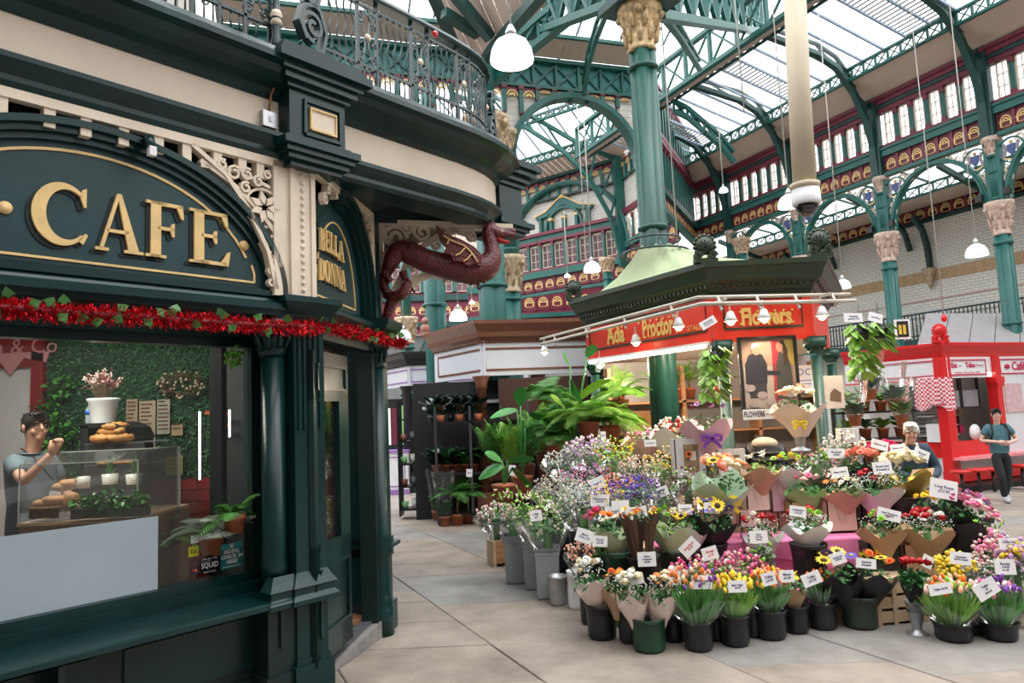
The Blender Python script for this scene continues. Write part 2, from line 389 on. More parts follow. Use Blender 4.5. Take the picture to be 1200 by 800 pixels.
def filigree():
    b = MB(); R2 = BAY/2-.16; r = random.Random(3)
    # scrolls fill between arch (radius R2 about (0,5.98+..)) and the corner
    for (x, z, q) in [(-1.13, 6.45, .1), (-1.17, 6.2, .07), (-1.18, 6.02, .06), (-.6, 7.17, .1), (-.82, 7.22, .1), (-.42, 7.27, .07), (-.25, 7.31, .05), (-1.12, 6.62, .07)]:
        b.ribbon(spiral(x, z, q, r.random()*6, 1.4, 14, .3), .025, -.012, .012)
        b.ribbon(arcpts(x, z, q, 0, 360, 10), .02, -.01, .01)
    b.bar((-1.24, 0, 5.96), (-1.24, 0, 7.4), .025); b.bar((-1.24, 0, 7.38), (0, 0, 7.38), .025)
    return b
_f = filigree(); FILL = _f.mesh('spandrel_filigree', CREAM)
_f2 = MB(); _f2.merge(_f, Matrix.Scale(-1, 4, (1, 0, 0))); FILR = _f2.mesh('spandrel_filigree', CREAM)
def arch_ring(R, zc, w, y0=-.07, y1=.07, seg=20): return MB().ribbon(arcpts(0, zc, R, 0, 180, seg, rz=7.36-zc-w/2), w, y0, y1).ribbon(arcpts(0, zc, R-.03, 0, 180, seg, rz=7.36-zc-w/2-.03), w*.5, y0-.03, y1+.03)
ARCHM = arch_ring(BAY/2-.22, 5.98, .09).mesh('arch_rib', TEAL)
pier = MB(); pier.box(-.17, -.07, -.09, .09, 5.95, 7.4); pier.box(.07, .17, -.09, .09, 5.95, 7.4); PIERM = pier.mesh('pier_flange', TEAL)
FLOODM = (lambda b: (b.box(-.07, .07, -.1, .0, -.06, .08), b.bar((0, -.05, .08), (0, .04, .16), .02), b)[-1])(MB()).mesh('floodlight', BLACKP)
brace = MB()
curve = [(0, -.12, 7.42), (0, -.16, 8.2), (0, -.36, 8.9), (0, -.72, 9.6), (0, -1.25, 10.15), (0, -1.9, 10.4), (0, -2.8, 10.5), (0, -3.7, 10.6)]
for a, c in zip(curve, curve[1:]): brace.bar(a, c, .15, .12)
for a, c in zip(curve[3:], curve[4:]):
    brace.bar((0, a[1], a[2]+.35-.04*abs(a[1])), (0, c[1], c[2]+.35-.04*abs(c[1])), .1, .06); brace.bar(a, (0, c[1], c[2]+.3-.04*abs(c[1])), .04)
brace.bar((0, -.12, 9.55), (0, -.86, 9.9), .1); brace.bar((0, -.12, 9.5), (0, -.42, 9.0), .05); brace.bar((0, -.86, 9.9), (0, -.42, 9.0), .05); brace.bar((0, -.12, 9.2), (0, -.72, 9.6), .05)
brace.bar((0, -.08, 7.42), (0, -.08, 9.6), .3, .16)
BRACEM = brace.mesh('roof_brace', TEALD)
words = ['nearest', 'second', 'third', 'fourth', 'farthest']
for i, s in enumerate(cols):
    p = RW.w(s, 0, 0)
    t = thing('cast_iron_column', '%s teal cast iron column with pale carved capital below the right clerestory windows' % ['cropped rightmost', 'right-hand tall', 'second tall', 'third more distant', 'farthest'][i], 'column', p, RW.a, 'columns under the right clerestory')
    link('shaft', SH1, t); link('capital', CP1, t); link('upper_shaft', SH2, t); link('upper_capital', CP2, t); link('pier_flange', PIERM, t)
    if i < 3:
        for dx in (-.3, .3): link('floodlight', FLOODM, t, (dx, -.12, 6.1))
    link('roof_brace', BRACEM, t)
e0, e1 = -10.05, 5.6
def ws(b, n, m, P=wr, **k): return b.build(n, m, P, **k)
ws(MB().box(e0, e1, -.1, .1, 7.38, 7.47), 'frieze_sill', TEAL); ws(MB().box(e0, e1, .02, .12, 7.4, 8.2), 'frieze_back', MAROON)
ws(MB().box(e0, e1, -.1, .14, 7.9, 8.13).box(e0, e1, -.14, .1, 8.06, 8.1), 'teal_girder', TEAL)
ws(MB().box(e0, e1, -.07, .12, 8.13, 8.2).box(e0, e1, -.07, .12, 9.04, 9.16).box(e0, e1, -.13, .12, 9.25, 9.36).box(e0, e1, -.18, .12, 9.36, 9.44), 'maroon_cornice', MAROON)
ws(MB().box(e0, e1, -.1, .12, 9.16, 9.25), 'cornice_band', TEALD)
ws(MB().box(e0, e1, .1, .14, 9.44, 9.6), 'eave_board', MAROON)
for i in range(len(cols)):
    s1 = cols[i]-.17; s0 = (cols[i]-BAY+.17) if i < 4 else e0
    if i == 4: n = 4
    else: n = 7
    motif_row(wr, s0, s1, 7.46, n if i < 4 else 4, .0)
    window_row(wr, s0, s1, 8.2, n-1 if i < 4 else 4, .03)
    if i < 4:
        c = (s0+s1)/2
        link('arch_rib', ARCHM, wr, (c, 0, 0)); link('spandrel_filigree', FILL, wr, (c, 0, 0)); link('spandrel_filigree', FILR, wr, (c, 0, 0))
        link('crest_roundel', COATM, wr, (c-1.0, 0, 7.02)); link('crest_roundel', COATM, wr, (c+1.0, 0, 7.02))
motif_row(wr, cols[0]+.17, e1, 7.46, 6, 0); window_row(wr, cols[0]+.17, e1, 8.2, 6, .03)
# ---- soffit boards, lattice girder, glazing
rf = struct('ceiling_glazed_roof', RW)
def board_sheet(P, s0, s1, a, c, n, name='soffit_board', m=PINKB):
    """matchboards laid lengthways between (off,z) a and c, each slightly dropped"""
    a = Vector((0, *a)); c = Vector((0, *c))
    for i in range(n):
        p = a.lerp(c, i/n); q = a.lerp(c, (i+.96)/n)
        MB().add([(s0, p.y, p.z), (s1, p.y, p.z), (s1, q.y, q.z), (s0, q.y, q.z), (s0, p.y, p.z+.03), (s1, p.y, p.z+.03), (s1, q.y, q.z+.03), (s0, q.y, q.z+.03)], [(0, 3, 2, 1), (4, 5, 6, 7), (0, 1, 5, 4), (2, 3, 7, 6), (0, 4, 7, 3), (1, 2, 6, 5)]).build(name, m, P)
    pz = Vector((0, 0, .035))
    MB().add([(s0, a.y, a.z+.033), (s1, a.y, a.z+.033), (s1, c.y, c.z+.033), (s0, c.y, c.z+.033)], [(0, 1, 2, 3)]).build('soffit_lining', TEALD, P)
board_sheet(rf, e0, e1, (-.1, 9.45), (-.86, 9.86), 10)
g = MB(); lattice(g, (e0, -.9, 9.84), (e1, -.9, 9.84), .3, 46, .055); g.build('eaves_lattice_girder', TEAL, rf)
GZ = [(-.92, 10.16), (-3.62, 10.75)]
board_sheet(rf, e0-1, e1, (-3.62, 10.5), (-3.98, 10.52), 5)
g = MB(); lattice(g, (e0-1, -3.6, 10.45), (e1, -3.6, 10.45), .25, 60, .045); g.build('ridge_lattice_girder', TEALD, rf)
g = MB(); lattice(g, (e0-1, -4.0, 10.45), (e1, -4.0, 10.45), .95, 17, .1); g.build('x_braced_girder', TEAL, rf)
NB = 26; LV = {3, 9, 15, 16, 21}
BARM = None
gl = [Vector((0, *GZ[0])), Vector((0, *GZ[1]))]
barm = MB().bar(gl[0], gl[1], .045, .06).mesh('glazing_bar', mat('glazing_bar_grey_blue', (.25, .33, .42), .5))
pw = (e1-e0)/NB
panem = MB().add([(.03, gl[0].y, gl[0].z), (pw-.03, gl[0].y, gl[0].z), (pw-.03, gl[1].y, gl[1].z), (.03, gl[1].y, gl[1].z)], [(0, 1, 2, 3)]).mesh('roof_pane', GLASSR)
lou = MB()
for k in range(22):
    p = gl[0].lerp(gl[1], (k+.5)/22); lou.box(.04, pw-.04, p.y-.035, p.y+.02, p.z-.015, p.z)
lou.box(.02, .06, gl[1].y, gl[0].y, 0, 0)
loum = lou.mesh('louvre_slats', mat('louvre_grey', (.42, .46, .52), .5))
for i in range(NB+1):
    link('glazing_bar', barm, rf, (e0+pw*i, 0, 0))
    if i < NB:
        if i in LV: link('louvre_vent', loum, rf, (e0+pw*i, 0, 0))
        link('roof_pane', panem, rf, (e0+pw*i, 0, .05 if i in LV else 0))
# ---- aisle behind the arcade: glazed lean-to, frieze, white glazed brick
g = MB(); lattice(g, (e0, 2.4, 7.36), (e1+1, 2.4, 7.36), .26, 40, .05); g.build('aisle_lattice_girder', TEAL, rf)
board_sheet(rf, e0-2, e1+1, (3.95, 7.42), (2.5, 7.38), 8)
for k in range(14):
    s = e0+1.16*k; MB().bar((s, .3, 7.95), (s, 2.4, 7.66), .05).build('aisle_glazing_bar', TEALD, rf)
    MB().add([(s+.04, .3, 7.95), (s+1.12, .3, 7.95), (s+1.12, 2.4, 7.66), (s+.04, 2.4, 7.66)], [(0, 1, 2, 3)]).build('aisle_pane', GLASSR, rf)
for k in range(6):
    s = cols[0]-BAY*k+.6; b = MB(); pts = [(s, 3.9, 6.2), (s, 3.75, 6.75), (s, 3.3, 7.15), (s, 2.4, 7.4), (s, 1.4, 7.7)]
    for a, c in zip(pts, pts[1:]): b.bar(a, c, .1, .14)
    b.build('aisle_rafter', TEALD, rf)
def brick_mat():
    m = mat('white_glazed_brick', (.66, .67, .62), .3, var=0); n = m.node_tree.nodes; l = m.node_tree.links; b = n['Principled BSDF']
    tc = n.new('ShaderNodeTexCoord'); mp = n.new('ShaderNodeMapping'); mp.inputs['Rotation'].default_value = (PI/2, 0, 0); l.new(tc.outputs['Object'], mp.inputs[0])
    bt = n.new('ShaderNodeTexBrick'); bt.inputs['Color1'].default_value = (.84, .85, .79, 1); bt.inputs['Color2'].default_value = (.78, .80, .73, 1); bt.inputs['Mortar'].default_value = (.5, .5, .46, 1)
    bt.inputs['Scale'].default_value = 1; bt.inputs['Brick Width'].default_value = .24; bt.inputs['Row Height'].default_value = .085; bt.inputs['Mortar Size'].default_value = .009
    l.new(mp.outputs[0], bt.inputs[0]); l.new(bt.outputs[0], b.inputs['Base Color']); bp = n.new('ShaderNodeBump'); bp.inputs['Strength'].default_value = .4; l.new(bt.outputs['Fac'], bp.inputs['Height']); bp.invert = True; l.new(bp.outputs[0], b.inputs['Normal']); return m
BRICK = brick_mat()
wb = struct('wall_aisle', RW)
MB().box(-14.5, 7, 4.0, 4.3, 0, 7.0).build('glazed_brickwork', BRICK, wb)
tan = mat('tan_tile_band', (.50, .33, .17), .4, var=.1); tanl = mat('pale_tile_lattice', (.62, .52, .36), .4)
MB().box(-14.5, 7, 3.97, 4.0, 5.18, 5.5).build('tile_band', tan, wb)
b = MB()
for k in range(72):
    x = -14.4+.3*k
    b.ribbon([(x, 5.27), (x+.05, 5.22), (x+.1, 5.27), (x+.1, 5.31), (x+.15, 5.36), (x+.1, 5.41), (x+.05, 5.46), (x, 5.41), (x, 5.37), (x-.05, 5.34)], .022, 3.962, 3.97)
b.build('tile_band_pattern', tanl, wb)
MB().box(-14.5, 7, 3.9, 4.0, 6.95, 7.05).build('frieze_sill', TEALD, wb); MB().box(-14.5, 7, 3.96, 4.05, 7.0, 7.5).build('frieze_back', MAROON, wb)
motif_row(wb, -13.9, 6.1, 7.03, 50, 3.96)
MB().box(-14.5, 7, 3.98, 3.995, 4.62, 4.635).build('red_conduit', mat('red_conduit', (.5, .05, .05), .5), wb)
for s in (-4.35, -9.4, 1.0):     # corbel brackets carrying the rafters
    b = MB(); 
    for a, c in zip([(s, 3.95, 5.55), (s, 3.9, 6.2), (s, 3.75, 6.75)], [(s, 3.9, 6.2), (s, 3.75, 6.75), (s, 3.4, 7.1)]): b.bar(a, c, .12, .16)
    b.build('corbel_bracket', TEALD, wb); MB().lathe([(.02, 4.93), (.08, 5.1), (.1, 5.25), (.17, 5.45), (.19, 5.55)], 10, (s, 3.88, 0)).build('corbel_capital', STONEC, wb)
gf = MB(); gf.box(-14.5, 7, 3.0, 4.0, 3.2, 3.42); gf.build('gallery_deck', TEALD, wb)
gr = thing('gallery_railing', 'dark green iron balcony railing in front of the white glazed brick wall', 'railing', RW.o, RW.a)
b = MB(); b.box(-14, 6, 2.98, 3.03, 4.12, 4.17); b.box(-14, 6, 2.99, 3.02, 4.0, 4.02); b.box(-14, 6, 2.98, 3.03, 3.5, 3.53); b.build('rails', IRON, gr)
b = MB()
for k in range(170): b.box(-13.9+.117*k, -13.88+.117*k, 2.99, 3.02, 3.42, 4.15)
b.build('balusters', IRON, gr, kind='stuff')

# ================================================================ SIDE WALL OF THE CROSSING (beyond the giant column)
E0 = RW.w(e0, 0, 0); SW = Fr(E0.x, E0.y, 65)
w2 = struct('wall_side', SW); a0, a1 = -5.2, 0
MB().box(a0, a1, -.1, .12, 7.36, 7.47).build('frieze_sill', TEAL, w2); MB().box(a0, a1, .02, .12, 7.4, 8.0).build('frieze_back', MAROON, w2); motif_row(w2, a0, a1, 7.46, 13, 0)
MB().box(a0, a1, -.12, .12, 7.9, 8.05).build('teal_girder', TEAL, w2)
MB().box(a0, a1, -.13, .12, 9.36, 9.5).box(a0, a1, -.09, .12, 9.6, 9.75).box(a0, a1, -.15, .12, 11.0, 11.1).box(a0, a1, -.09, .12, 8.05, 8.15).build('maroon_cornice', MAROON, w2)
MB().box(a0, a1, -.07, .12, 9.5, 9.6).build('cornice_band', CREAM, w2)
WM2 = win_mesh(.24, 1.2); PM2 = MB().box(-.1, .1, .004, .008, .02, 1.18).mesh('pane', glassmat('milky_glass', (1, 1, 1), .5, .03))
PIL2 = (lambda b: (b.box(-.045, .045, -.1, .06, 0, 1.15), setattr(b, 'k', 1), b.box(-.06, .06, -.12, .06, 1.1, 1.25), b)[-1])(MB()).mesh('mullion_pilaster', [TEAL, MAROON])
window_row(w2, a0, a1, 8.15, 14, .03, WM2, PM2, pil=PIL2); window_row(w2, a0, a1, 9.75, 14, .03, WM2, PM2, pil=PIL2)

# ================================================================ CROSSING WALL WITH THE BIG TEAL ARCH
CW = Fr(.0, 14.33, 17)
w3 = struct('wall_crossing', CW); a0, a1 = -5.5, 3.3
MB().box(a0, a1, -.06, .1, 8.6, 8.66).box(a0, a1, -.12, .1, 9.16, 9.24).build('panel_chords', TEAL, w3)
MB().box(a0, a1, .04, .08, 8.6, 9.24).build('panel_boarding', mat('blue_green_boarding', (.05, .25, .24), .5, var=.1), w3)
b = MB(); n = 17; st = (a1-a0)/n
for i in range(n+1):
    x = a0+st*i; b.box(x-.03, x+.03, -.05, .04, 8.62, 9.2)
    if i < n: b.bar((x, 0, 8.66), (x+st, 0, 9.16), .045); b.bar((x, .01, 9.16), (x+st, .01, 8.66), .045)
b.build('x_bracing', TEAL, w3)
MOT2 = (lambda b: (b.box(-.045, .045, -.05, .02, -.3, .26), setattr(b, 'k', 1), b.box(-.06, .06, -.07, .02, .2, .27), b.box(-.04, .0, -.055, .02, -.34, -.28), setattr(b, 'k', 2), b.ribbon(arcpts(.18, .06, .115, 0, 180, 8), .03, -.04, 0), b.ribbon(arcpts(.18, .06, .05, 0, 180, 6), .05, -.03, 0), setattr(b, 'k', 3), b.prism([(.05, .26), (.31, .26), (.31, .06)]+arcpts(.18, .06, .13, 0, 180, 8)+[(.05, .06)], -.01, .02), b)[-1])(MB()).mesh('frieze_arch', [TEAL, MAROON, GOLD, MAROON])
BOARDW = mat('peeling_white_boarding', (.62, .60, .56), .7, var=.2, scale=5, bump=.1)
for i in range(int((a1-a0)/.37)): link('frieze_arch', MOT2, w3, (a0+.37*i, 0, 8.33 if abs(a0+.37*i-1.7) > 1 else 8.47), scale=(1, 1, 1 if abs(a0+.37*i-1.7) > 1 else .45))
Rb = 1.47; cx = 1.62; zc = 7.02
for side in (0, 1):      # whitewashed boards either side of the arch
    for k in range(11):
        z = 7.0+k*.145; zz = min(1, max(0, (z+.07-zc)/Rb)); xx = Rb*math.sqrt(max(0, 1-zz*zz))
        x0, x1 = ((a0, cx-xx) if side == 0 else (cx+xx, a1))
        if side == 0: x0 = max(a0, -.0)
        if x1-x0 > .03: MB().box(x0, x1, .03, .07, z, z+.138).build('wall_board', BOARDW, w3)
MB().ribbon(arcpts(cx, zc, Rb, 0, 180, 28), .13, -.1, .1).ribbon(arcpts(cx, zc, Rb-.05, 0, 180, 28), .05, -.15, .15).build('arch_rib', TEAL, w3)
for x in (cx-Rb, cx+Rb): MB().box(x-.06, x+.06, -.1, .1, 3.5, zc).build('arch_post', TEAL, w3)
cr = struct('ceiling_crossing', CW)
b = MB(); 
for k in range(44):          # sloping pinkish matchboards above the panels
    x = a0+.2*k; MB().add([(x, -.1, 9.26), (x+.196, -.1, 9.26), (x+.196, -.55, 9.45), (x, -.55, 9.45), (x, -.1, 9.29), (x+.196, -.1, 9.29), (x+.196, -.55, 9.48), (x, -.55, 9.48)], [(0, 3, 2, 1), (4, 5, 6, 7), (0, 4, 7, 3), (1, 2, 6, 5), (0, 1, 5, 4), (2, 3, 7, 6)]).build('soffit_board', PINKB, cr)
MB().box(a0, a1, -.62, -.54, 9.45, 9.52).build('eaves_beam', TEAL, cr); MB().add([(a0, -.1, 9.3), (a1, -.1, 9.3), (a1, -.55, 9.49), (a0, -.55, 9.49)], [(0, 1, 2, 3)]).build('soffit_lining', PINKB, cr)
zr = [(-.6, 9.55), (-5.2, 11.7)]
for k in range(19):
    x = a0+.5*k; MB().bar((x, *zr[0]), (x, *zr[1]), .035, .05).build('glazing_bar', MATS['glazing_bar_grey_blue'], cr)
    MB().add([(x+.03, *zr[0]), (x+.48, *zr[0]), (x+.48, *zr[1]), (x+.03, *zr[1])], [(0, 1, 2, 3)]).build('roof_pane', GLASSR, cr)

# ---- second hall seen through the arch
SH = Fr(*at(700, 305, 27).xy, -37)
w4 = struct('wall_far', SH); a0, a1 = -4.6, 1.2
w4.location.z = -.45
lev = lambda px, py: SH.hit(px, py)[1]
def fw(name, b, m): return b.build(name, m, w4)
for k in range(24): fw('wall_board', MB().box(a0, a1, .1, .16, 8.9+k*.12, 9.012+k*.12) if k > 0 else MB().box(a0, a1, .1, .16, 8.9, 9.01), mat('white_boarding', (.66, .65, .6), .6, var=.06))
fw('wall_back', MB().box(a0, a1, .17, .25, 7.2, 8.95).box(-4.6, -4.2, .1, .2, 7.2, 9), MAROON)
window_row(w4, -3.75, .95, 8.0, 8, 0, win_mesh(.45, .95), pane_mesh(.45, .95), pil=(lambda b: (b.box(-.05, .05, -.1, .06, 0, .95), setattr(b, 'k', 1), b.box(-.07, .07, -.12, .06, .9, 1.02), b)[-1])(MB()).mesh('mullion_pilaster', [TEAL, MAROON]))
fw('maroon_string', MB().box(a0, a1, -.15, .1, 9.02, 9.12).box(a0, a1, -.25, .1, 9.3, 9.42).box(a0, a1, -.1, .1, 7.88, 7.98), MAROON)
fw('teal_string', MB().box(a0, a1, -.15, .1, 9.12, 9.3).box(a0, a1, -.15, .15, 7.62, 7.88).box(a0, a1, -.1, .1, 6.92, 7.02), TEAL)
motif_row(w4, a0, a1, 7.1, 11, 0, sc=(1.3, 1, 1.2)); fw('frieze_back', MB().box(a0, a1, .05, .1, 7.0, 7.7), MAROON)
fw('great_arch', MB().ribbon(arcpts(-1.4, 8.3, 2.9, 0, 180, 26), .15, -.25, .1).ribbon(arcpts(-1.4, 8.3, 2.9, 0, 180, 26), .06, -.3, -.2), TEAL)
ped = MB(); ped.k = 0; ped.ribbon([(-2.7, 10.05), (-2.2, 10.15), (-1.6, 10.5), (-1.4, 10.55), (-1.2, 10.5), (-.6, 10.15), (-.1, 10.05)], [.12, .2, .3, .34, .3, .2, .12], -.1, .1)
ped.ribbon(arcpts(-1.4, 9.45, .85, 0, 180, 14), .1, -.1, .1)
for x in (-2.5, -2.0, -1.4, -.8, -.3): ped.box(x-.06, x+.06, -.1, .1, 9.42, 10.0)
ped.k = 1; ped.ribbon([(-2.75, 10.12), (-2.2, 10.25), (-1.6, 10.65), (-1.4, 10.72), (-1.2, 10.65), (-.6, 10.25), (-.05, 10.12)], .05, -.14, .1); ped.ball((-1.4, -.1, 10.72), .1, 8, 5)
for x in (-2.0, -1.4, -.8): ped.box(x-.08, x+.08, -.13, .1, 9.85, 9.95)
for x, h in ((-4.1, 1), (1.0, -1)): ped.ribbon(spiral(x, 8.45, .22, 0, 1.4, 16, .2, h), .05, -.1, .1)
ped.build('pediment', [TEAL, GOLD], w4)
for i in range(12): link('frieze_arch', MOT2, w4, (a0+.5*i, 0, 11.15), scale=(1.35, 1, 1.35))
fw('upper_band', MB().box(a0, a1, -.1, .1, 10.73, 10.81).box(a0, a1, -.15, .1, 11.55, 11.67), TEALD)
# roof of the second hall: soffit ring, ribs and glazing fanning from its lantern
r4 = struct('ceiling_far', SH)
for k in range(26): MB().add([(a0-.6+.26*k, -.1, 11.2), (a0-.345+.26*k, -.1, 11.2), (a0-.345+.26*k, -1.2, 11.5), (a0-.6+.26*k, -1.2, 11.5)], [(0, 1, 2, 3)]).build('soffit_board', PINKB, r4)
g = MB(); lattice(g, (a0-.6, -1.2, 11.45), (a1+.6, -1.2, 11.45), .28, 22, .07); g.build('eaves_lattice_girder', TEAL, r4)
for k in range(10):
    x = a0-.6+.74*k; MB().bar((x, -1.2, 11.75), (x, -5, 13.7), .05, .06).build('glazing_bar', MATS['glazing_bar_grey_blue'], r4)
    MB().add([(x+.04, -1.2, 11.75), (x+.7, -1.2, 11.75), (x+.7, -5, 13.7), (x+.04, -5, 13.7)], [(0, 1, 2, 3)]).build('roof_pane', GLASSR, r4)
g = MB(); lattice(g, (a0-.6, -2.6, 12.4), (a1+.6, -2.6, 12.4), .22, 12, .07); g.build('purlin_girder', TEAL, r4)
# angled side of the second hall, right of its corner post
E4 = SH.w(a1, 0, 0); S5 = Fr(E4.x, E4.y, -75)
w5 = struct('wall_far_side', S5)
for k in range(14): MB().box(0, 4, .05, .1, 9.0+k*.2, 9.19+k*.2).build('wall_board', MATS['white_boarding'], w5)
MB().box(0, 4, -.1, .1, 8.95, 9.15).box(0, 4, .02, .1, 7.0, 8).build('maroon_string', MAROON, w5); MB().box(0, 4, -.1, .1, 10.28, 10.36).box(0, 4, -.1, .1, 7.7, 7.95).box(0, .2, -.3, 0, 7, 11.6).build('teal_string', TEAL, w5)
motif_row(w5, 0, 4, 7.1, 8, 0, sc=(1.3, 1, 1.2)); window_row(w5, .3, 3.9, 7.98, 6, 0, win_mesh(.45, .95), pane_mesh(.45, .95))
for i in range(8): link('frieze_arch', MOT2, w5, (.5*i, 0, 10.7), scale=(1.35, 1, 1.35))
for k in range(15): MB().add([(.26*k, -.1, 11.2), (.26*k+.255, -.1, 11.2), (.26*k+.255, -1.2, 11.5), (.26*k, -1.2, 11.5)], [(0, 1, 2, 3)]).build('soffit_board', PINKB, w5)
t = thing('roof_truss', 'teal lattice roof truss curving up from the far corner post behind the big arch', 'truss', SH.w(a1-.1, -.2, 0), SH.a)
b = MB(); pts = [(0, 0, 7.5), (-.15, -.3, 8.9), (-.6, -.9, 10.3), (-1.2, -1.7, 11.3), (-2.6, -3.2, 12.6), (-4, -4.5, 13.4)]; pt2 = [(.1, .1, 7.5), (.1, .1, 9.4), (.05, 0, 11.1), (-.9, -1.3, 11.7), (-2.3, -3, 12.9), (-3.7, -4.3, 13.8)]
for q in (pts, pt2):
    for a, c in zip(q, q[1:]): b.bar(a, c, .13)
b.build('chords', TEAL, t)
b = MB()
for i in range(5):
    for u in (0, .5): 
        a = Vector(pts[i]).lerp(Vector(pts[i+1]), u); c = Vector(pt2[i]).lerp(Vector(pt2[i+1]), u+.5 if u < .5 else 1); b.bar(a, c, .07)
b.build('braces', TEAL, t)

# ---- far left: curved clerestory behind the dragon
LW = Fr(*at(420, 350, 36).xy, 6)
w6 = struct('wall_back', LW); L = 13
MB().box(-16, L, .06, .2, 6.0, 9.6).build('wall_back_panel', MAROON, w6)
MB().box(-16, L, -.1, .1, 6.35, 6.6).box(-16, L, -.15, .1, 7.7, 8.0).box(-16, L, -.1, .1, 9.5, 9.7).build('teal_string', TEALD, w6)
MB().box(-16, L, -.3, .1, 9.7, 11.6).build('soffit_band', PINKB, w6)
motif_row(w6, 0, L, 6.9, 22, 0, sc=(1.5, 1, 1.5)); window_row(w6, 0, L, 8.15, 16, -.02, win_mesh(.6, 1.25), pane_mesh(.6, 1.25), pil=(lambda b: (b.box(-.08, .08, -.1, .06, 0, 1.3), b)[-1])(MB()).mesh('mullion_pilaster', [TEAL]))
for i in range(5): MB().ribbon(arcpts(1.5+2.6*i, 4.0, 1.2, 0, 180, 12, rz=2.2), .12, -.1, .1).build('arch_rib', TEALD, w6)
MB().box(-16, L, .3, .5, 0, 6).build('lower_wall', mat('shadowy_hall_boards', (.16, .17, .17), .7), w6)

# hall beyond the crossing, behind the stalls
MW = Fr(*at(560, 330, 33).xy, -8); w7 = struct('wall_mid', MW)
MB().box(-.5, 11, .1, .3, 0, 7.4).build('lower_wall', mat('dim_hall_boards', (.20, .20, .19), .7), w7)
for z0, z1, m in ((7.4, 7.7, TEAL), (5.2, 5.5, TEALD), (6.1, 6.3, TEAL)): MB().box(-.5, 11, -.1, .12, z0, z1).build('teal_string', m, w7)
MB().box(-.5, 11, .02, .12, 6.3, 7.4).build('frieze_back', MAROON, w7); motif_row(w7, -.5, 11, 6.45, 18, 0, sc=(1.6, 1, 1.7)); motif_row(w7, -.5, 11, 5.5, 18, 0, sc=(1.6, 1, 1.3))
# unseen rest of the hall: walls and roof strips added to darken the cafe front
HB = mat('rear_shade_brick', (.10, .065, .05), .8, var=.2); HW = struct('wall_rear_added')
MB().box(-22, 24, -7.2, -7, 0, 8.5).box(-22.2, -22, -7, 34, 0, 8.5).box(23.8, 24, -7, 12, 0, 8.5).build('rear_shade_wall', HB, HW)
HR = struct('ceiling_rear_added')
b = MB(); 
for k in range(4): b.box(-22, 24, -7+2.2*k, -5.9+2.2*k, 10.2, 10.3)
b.box(-22, 24, -7, -6.8, 8.4, 10.2); b.build('roof_shade_strips', PINKB, HR)
# ================================================================ COLUMNS
def col_at(px, py_cap, D, r, zc, label, group, mats=None, cap=.74, upper=True):
    p = at(px, py_cap, D); a, c = column_mesh(r, 0, zc, cap=cap); t = thing('cast_iron_column', label, 'column', (p.x, p.y, 0), .3, group)
    link('shaft', a, t); link('capital', c, t)
    if upper: link('upper_shaft', MB().lathe([(r*.75, zc), (r*.75, zc+2.2)], 10).mesh('upper_shaft', TEAL), t)
    return t
G = at(760, 180, 9.8)
a, c = column_mesh(.19, 0, 7.5, cap=.66, capm=mat('gilded_capital', (.52, .38, .2), .5, var=.45, scale=12, bump=.3))
t = thing('cast_iron_column', 'giant clustered green column with gilded carved capital rising through the flower kiosk roof', 'column', (G.x, G.y, 0), .5)
a.materials[0] = mat('giant_column_green', (.010, .075, .058), .4, var=.15, scale=3); link('shaft', a, t); link('capital', c, t)
MB().box(-.42, .42, -.42, .42, 7.5, 7.62).box(-.34, .34, -.34, .34, 7.62, 8.6).build('abacus', TEALD, t)
b = MB()
for z, r in ((3.92, .46), (4.1, .36)):
    b.tube([(r*math.cos(2*PI*k/20), r*math.sin(2*PI*k/20), z) for k in range(20)], .016, 5, closed=True)
for k in range(3): b.bar((.3*math.cos(k*2.1), .3*math.sin(k*2.1), 4.1), (.46*math.cos(k*2.1), .46*math.sin(k*2.1), 3.92), .02)
b.build('collar_ring', IRON, t)
for px, pc, D, r, zc, lb in [(597, 303, 14.3, .19, 4.95, 'teal paired column with pale capital just right of the dragon head'),
                             (575, 300, 13.2, .27, 7.4, 'broad teal clustered column directly behind the dragon neck'),
                             (508, 300, 16, .26, 7.6, 'teal clustered column seen below the dragon belly'),
                             (476, 368, 20, .2, 4.6, 'distant teal column with pale capital behind the dragon tail')]:
    col_at(px, pc, D, r, zc, lb, 'columns behind the dragon')
p = at(592, 165, 14.3); t = thing('cast_iron_column', 'slim upper teal column with carved capital at left foot of the big arch', 'column', (p.x, p.y, 0), .3); a, c = column_mesh(.15, 4.95, 7.6, cap=.5); link('shaft', a, t); link('capital', c, t)
for px, z0, D, lb in [(711, 0, 24.5, 'teal post of the far hall left of the giant column'), (870, 0, 22.4, 'farther teal column beyond the kiosk palmette')]:
    p = at(px, 300, D); t = thing('cast_iron_column', lb, 'column', (p.x, p.y, 0), .2); a, c = column_mesh(.17, 0, 7.0, cap=.5); link('shaft', a, t); link('capital', c, t)

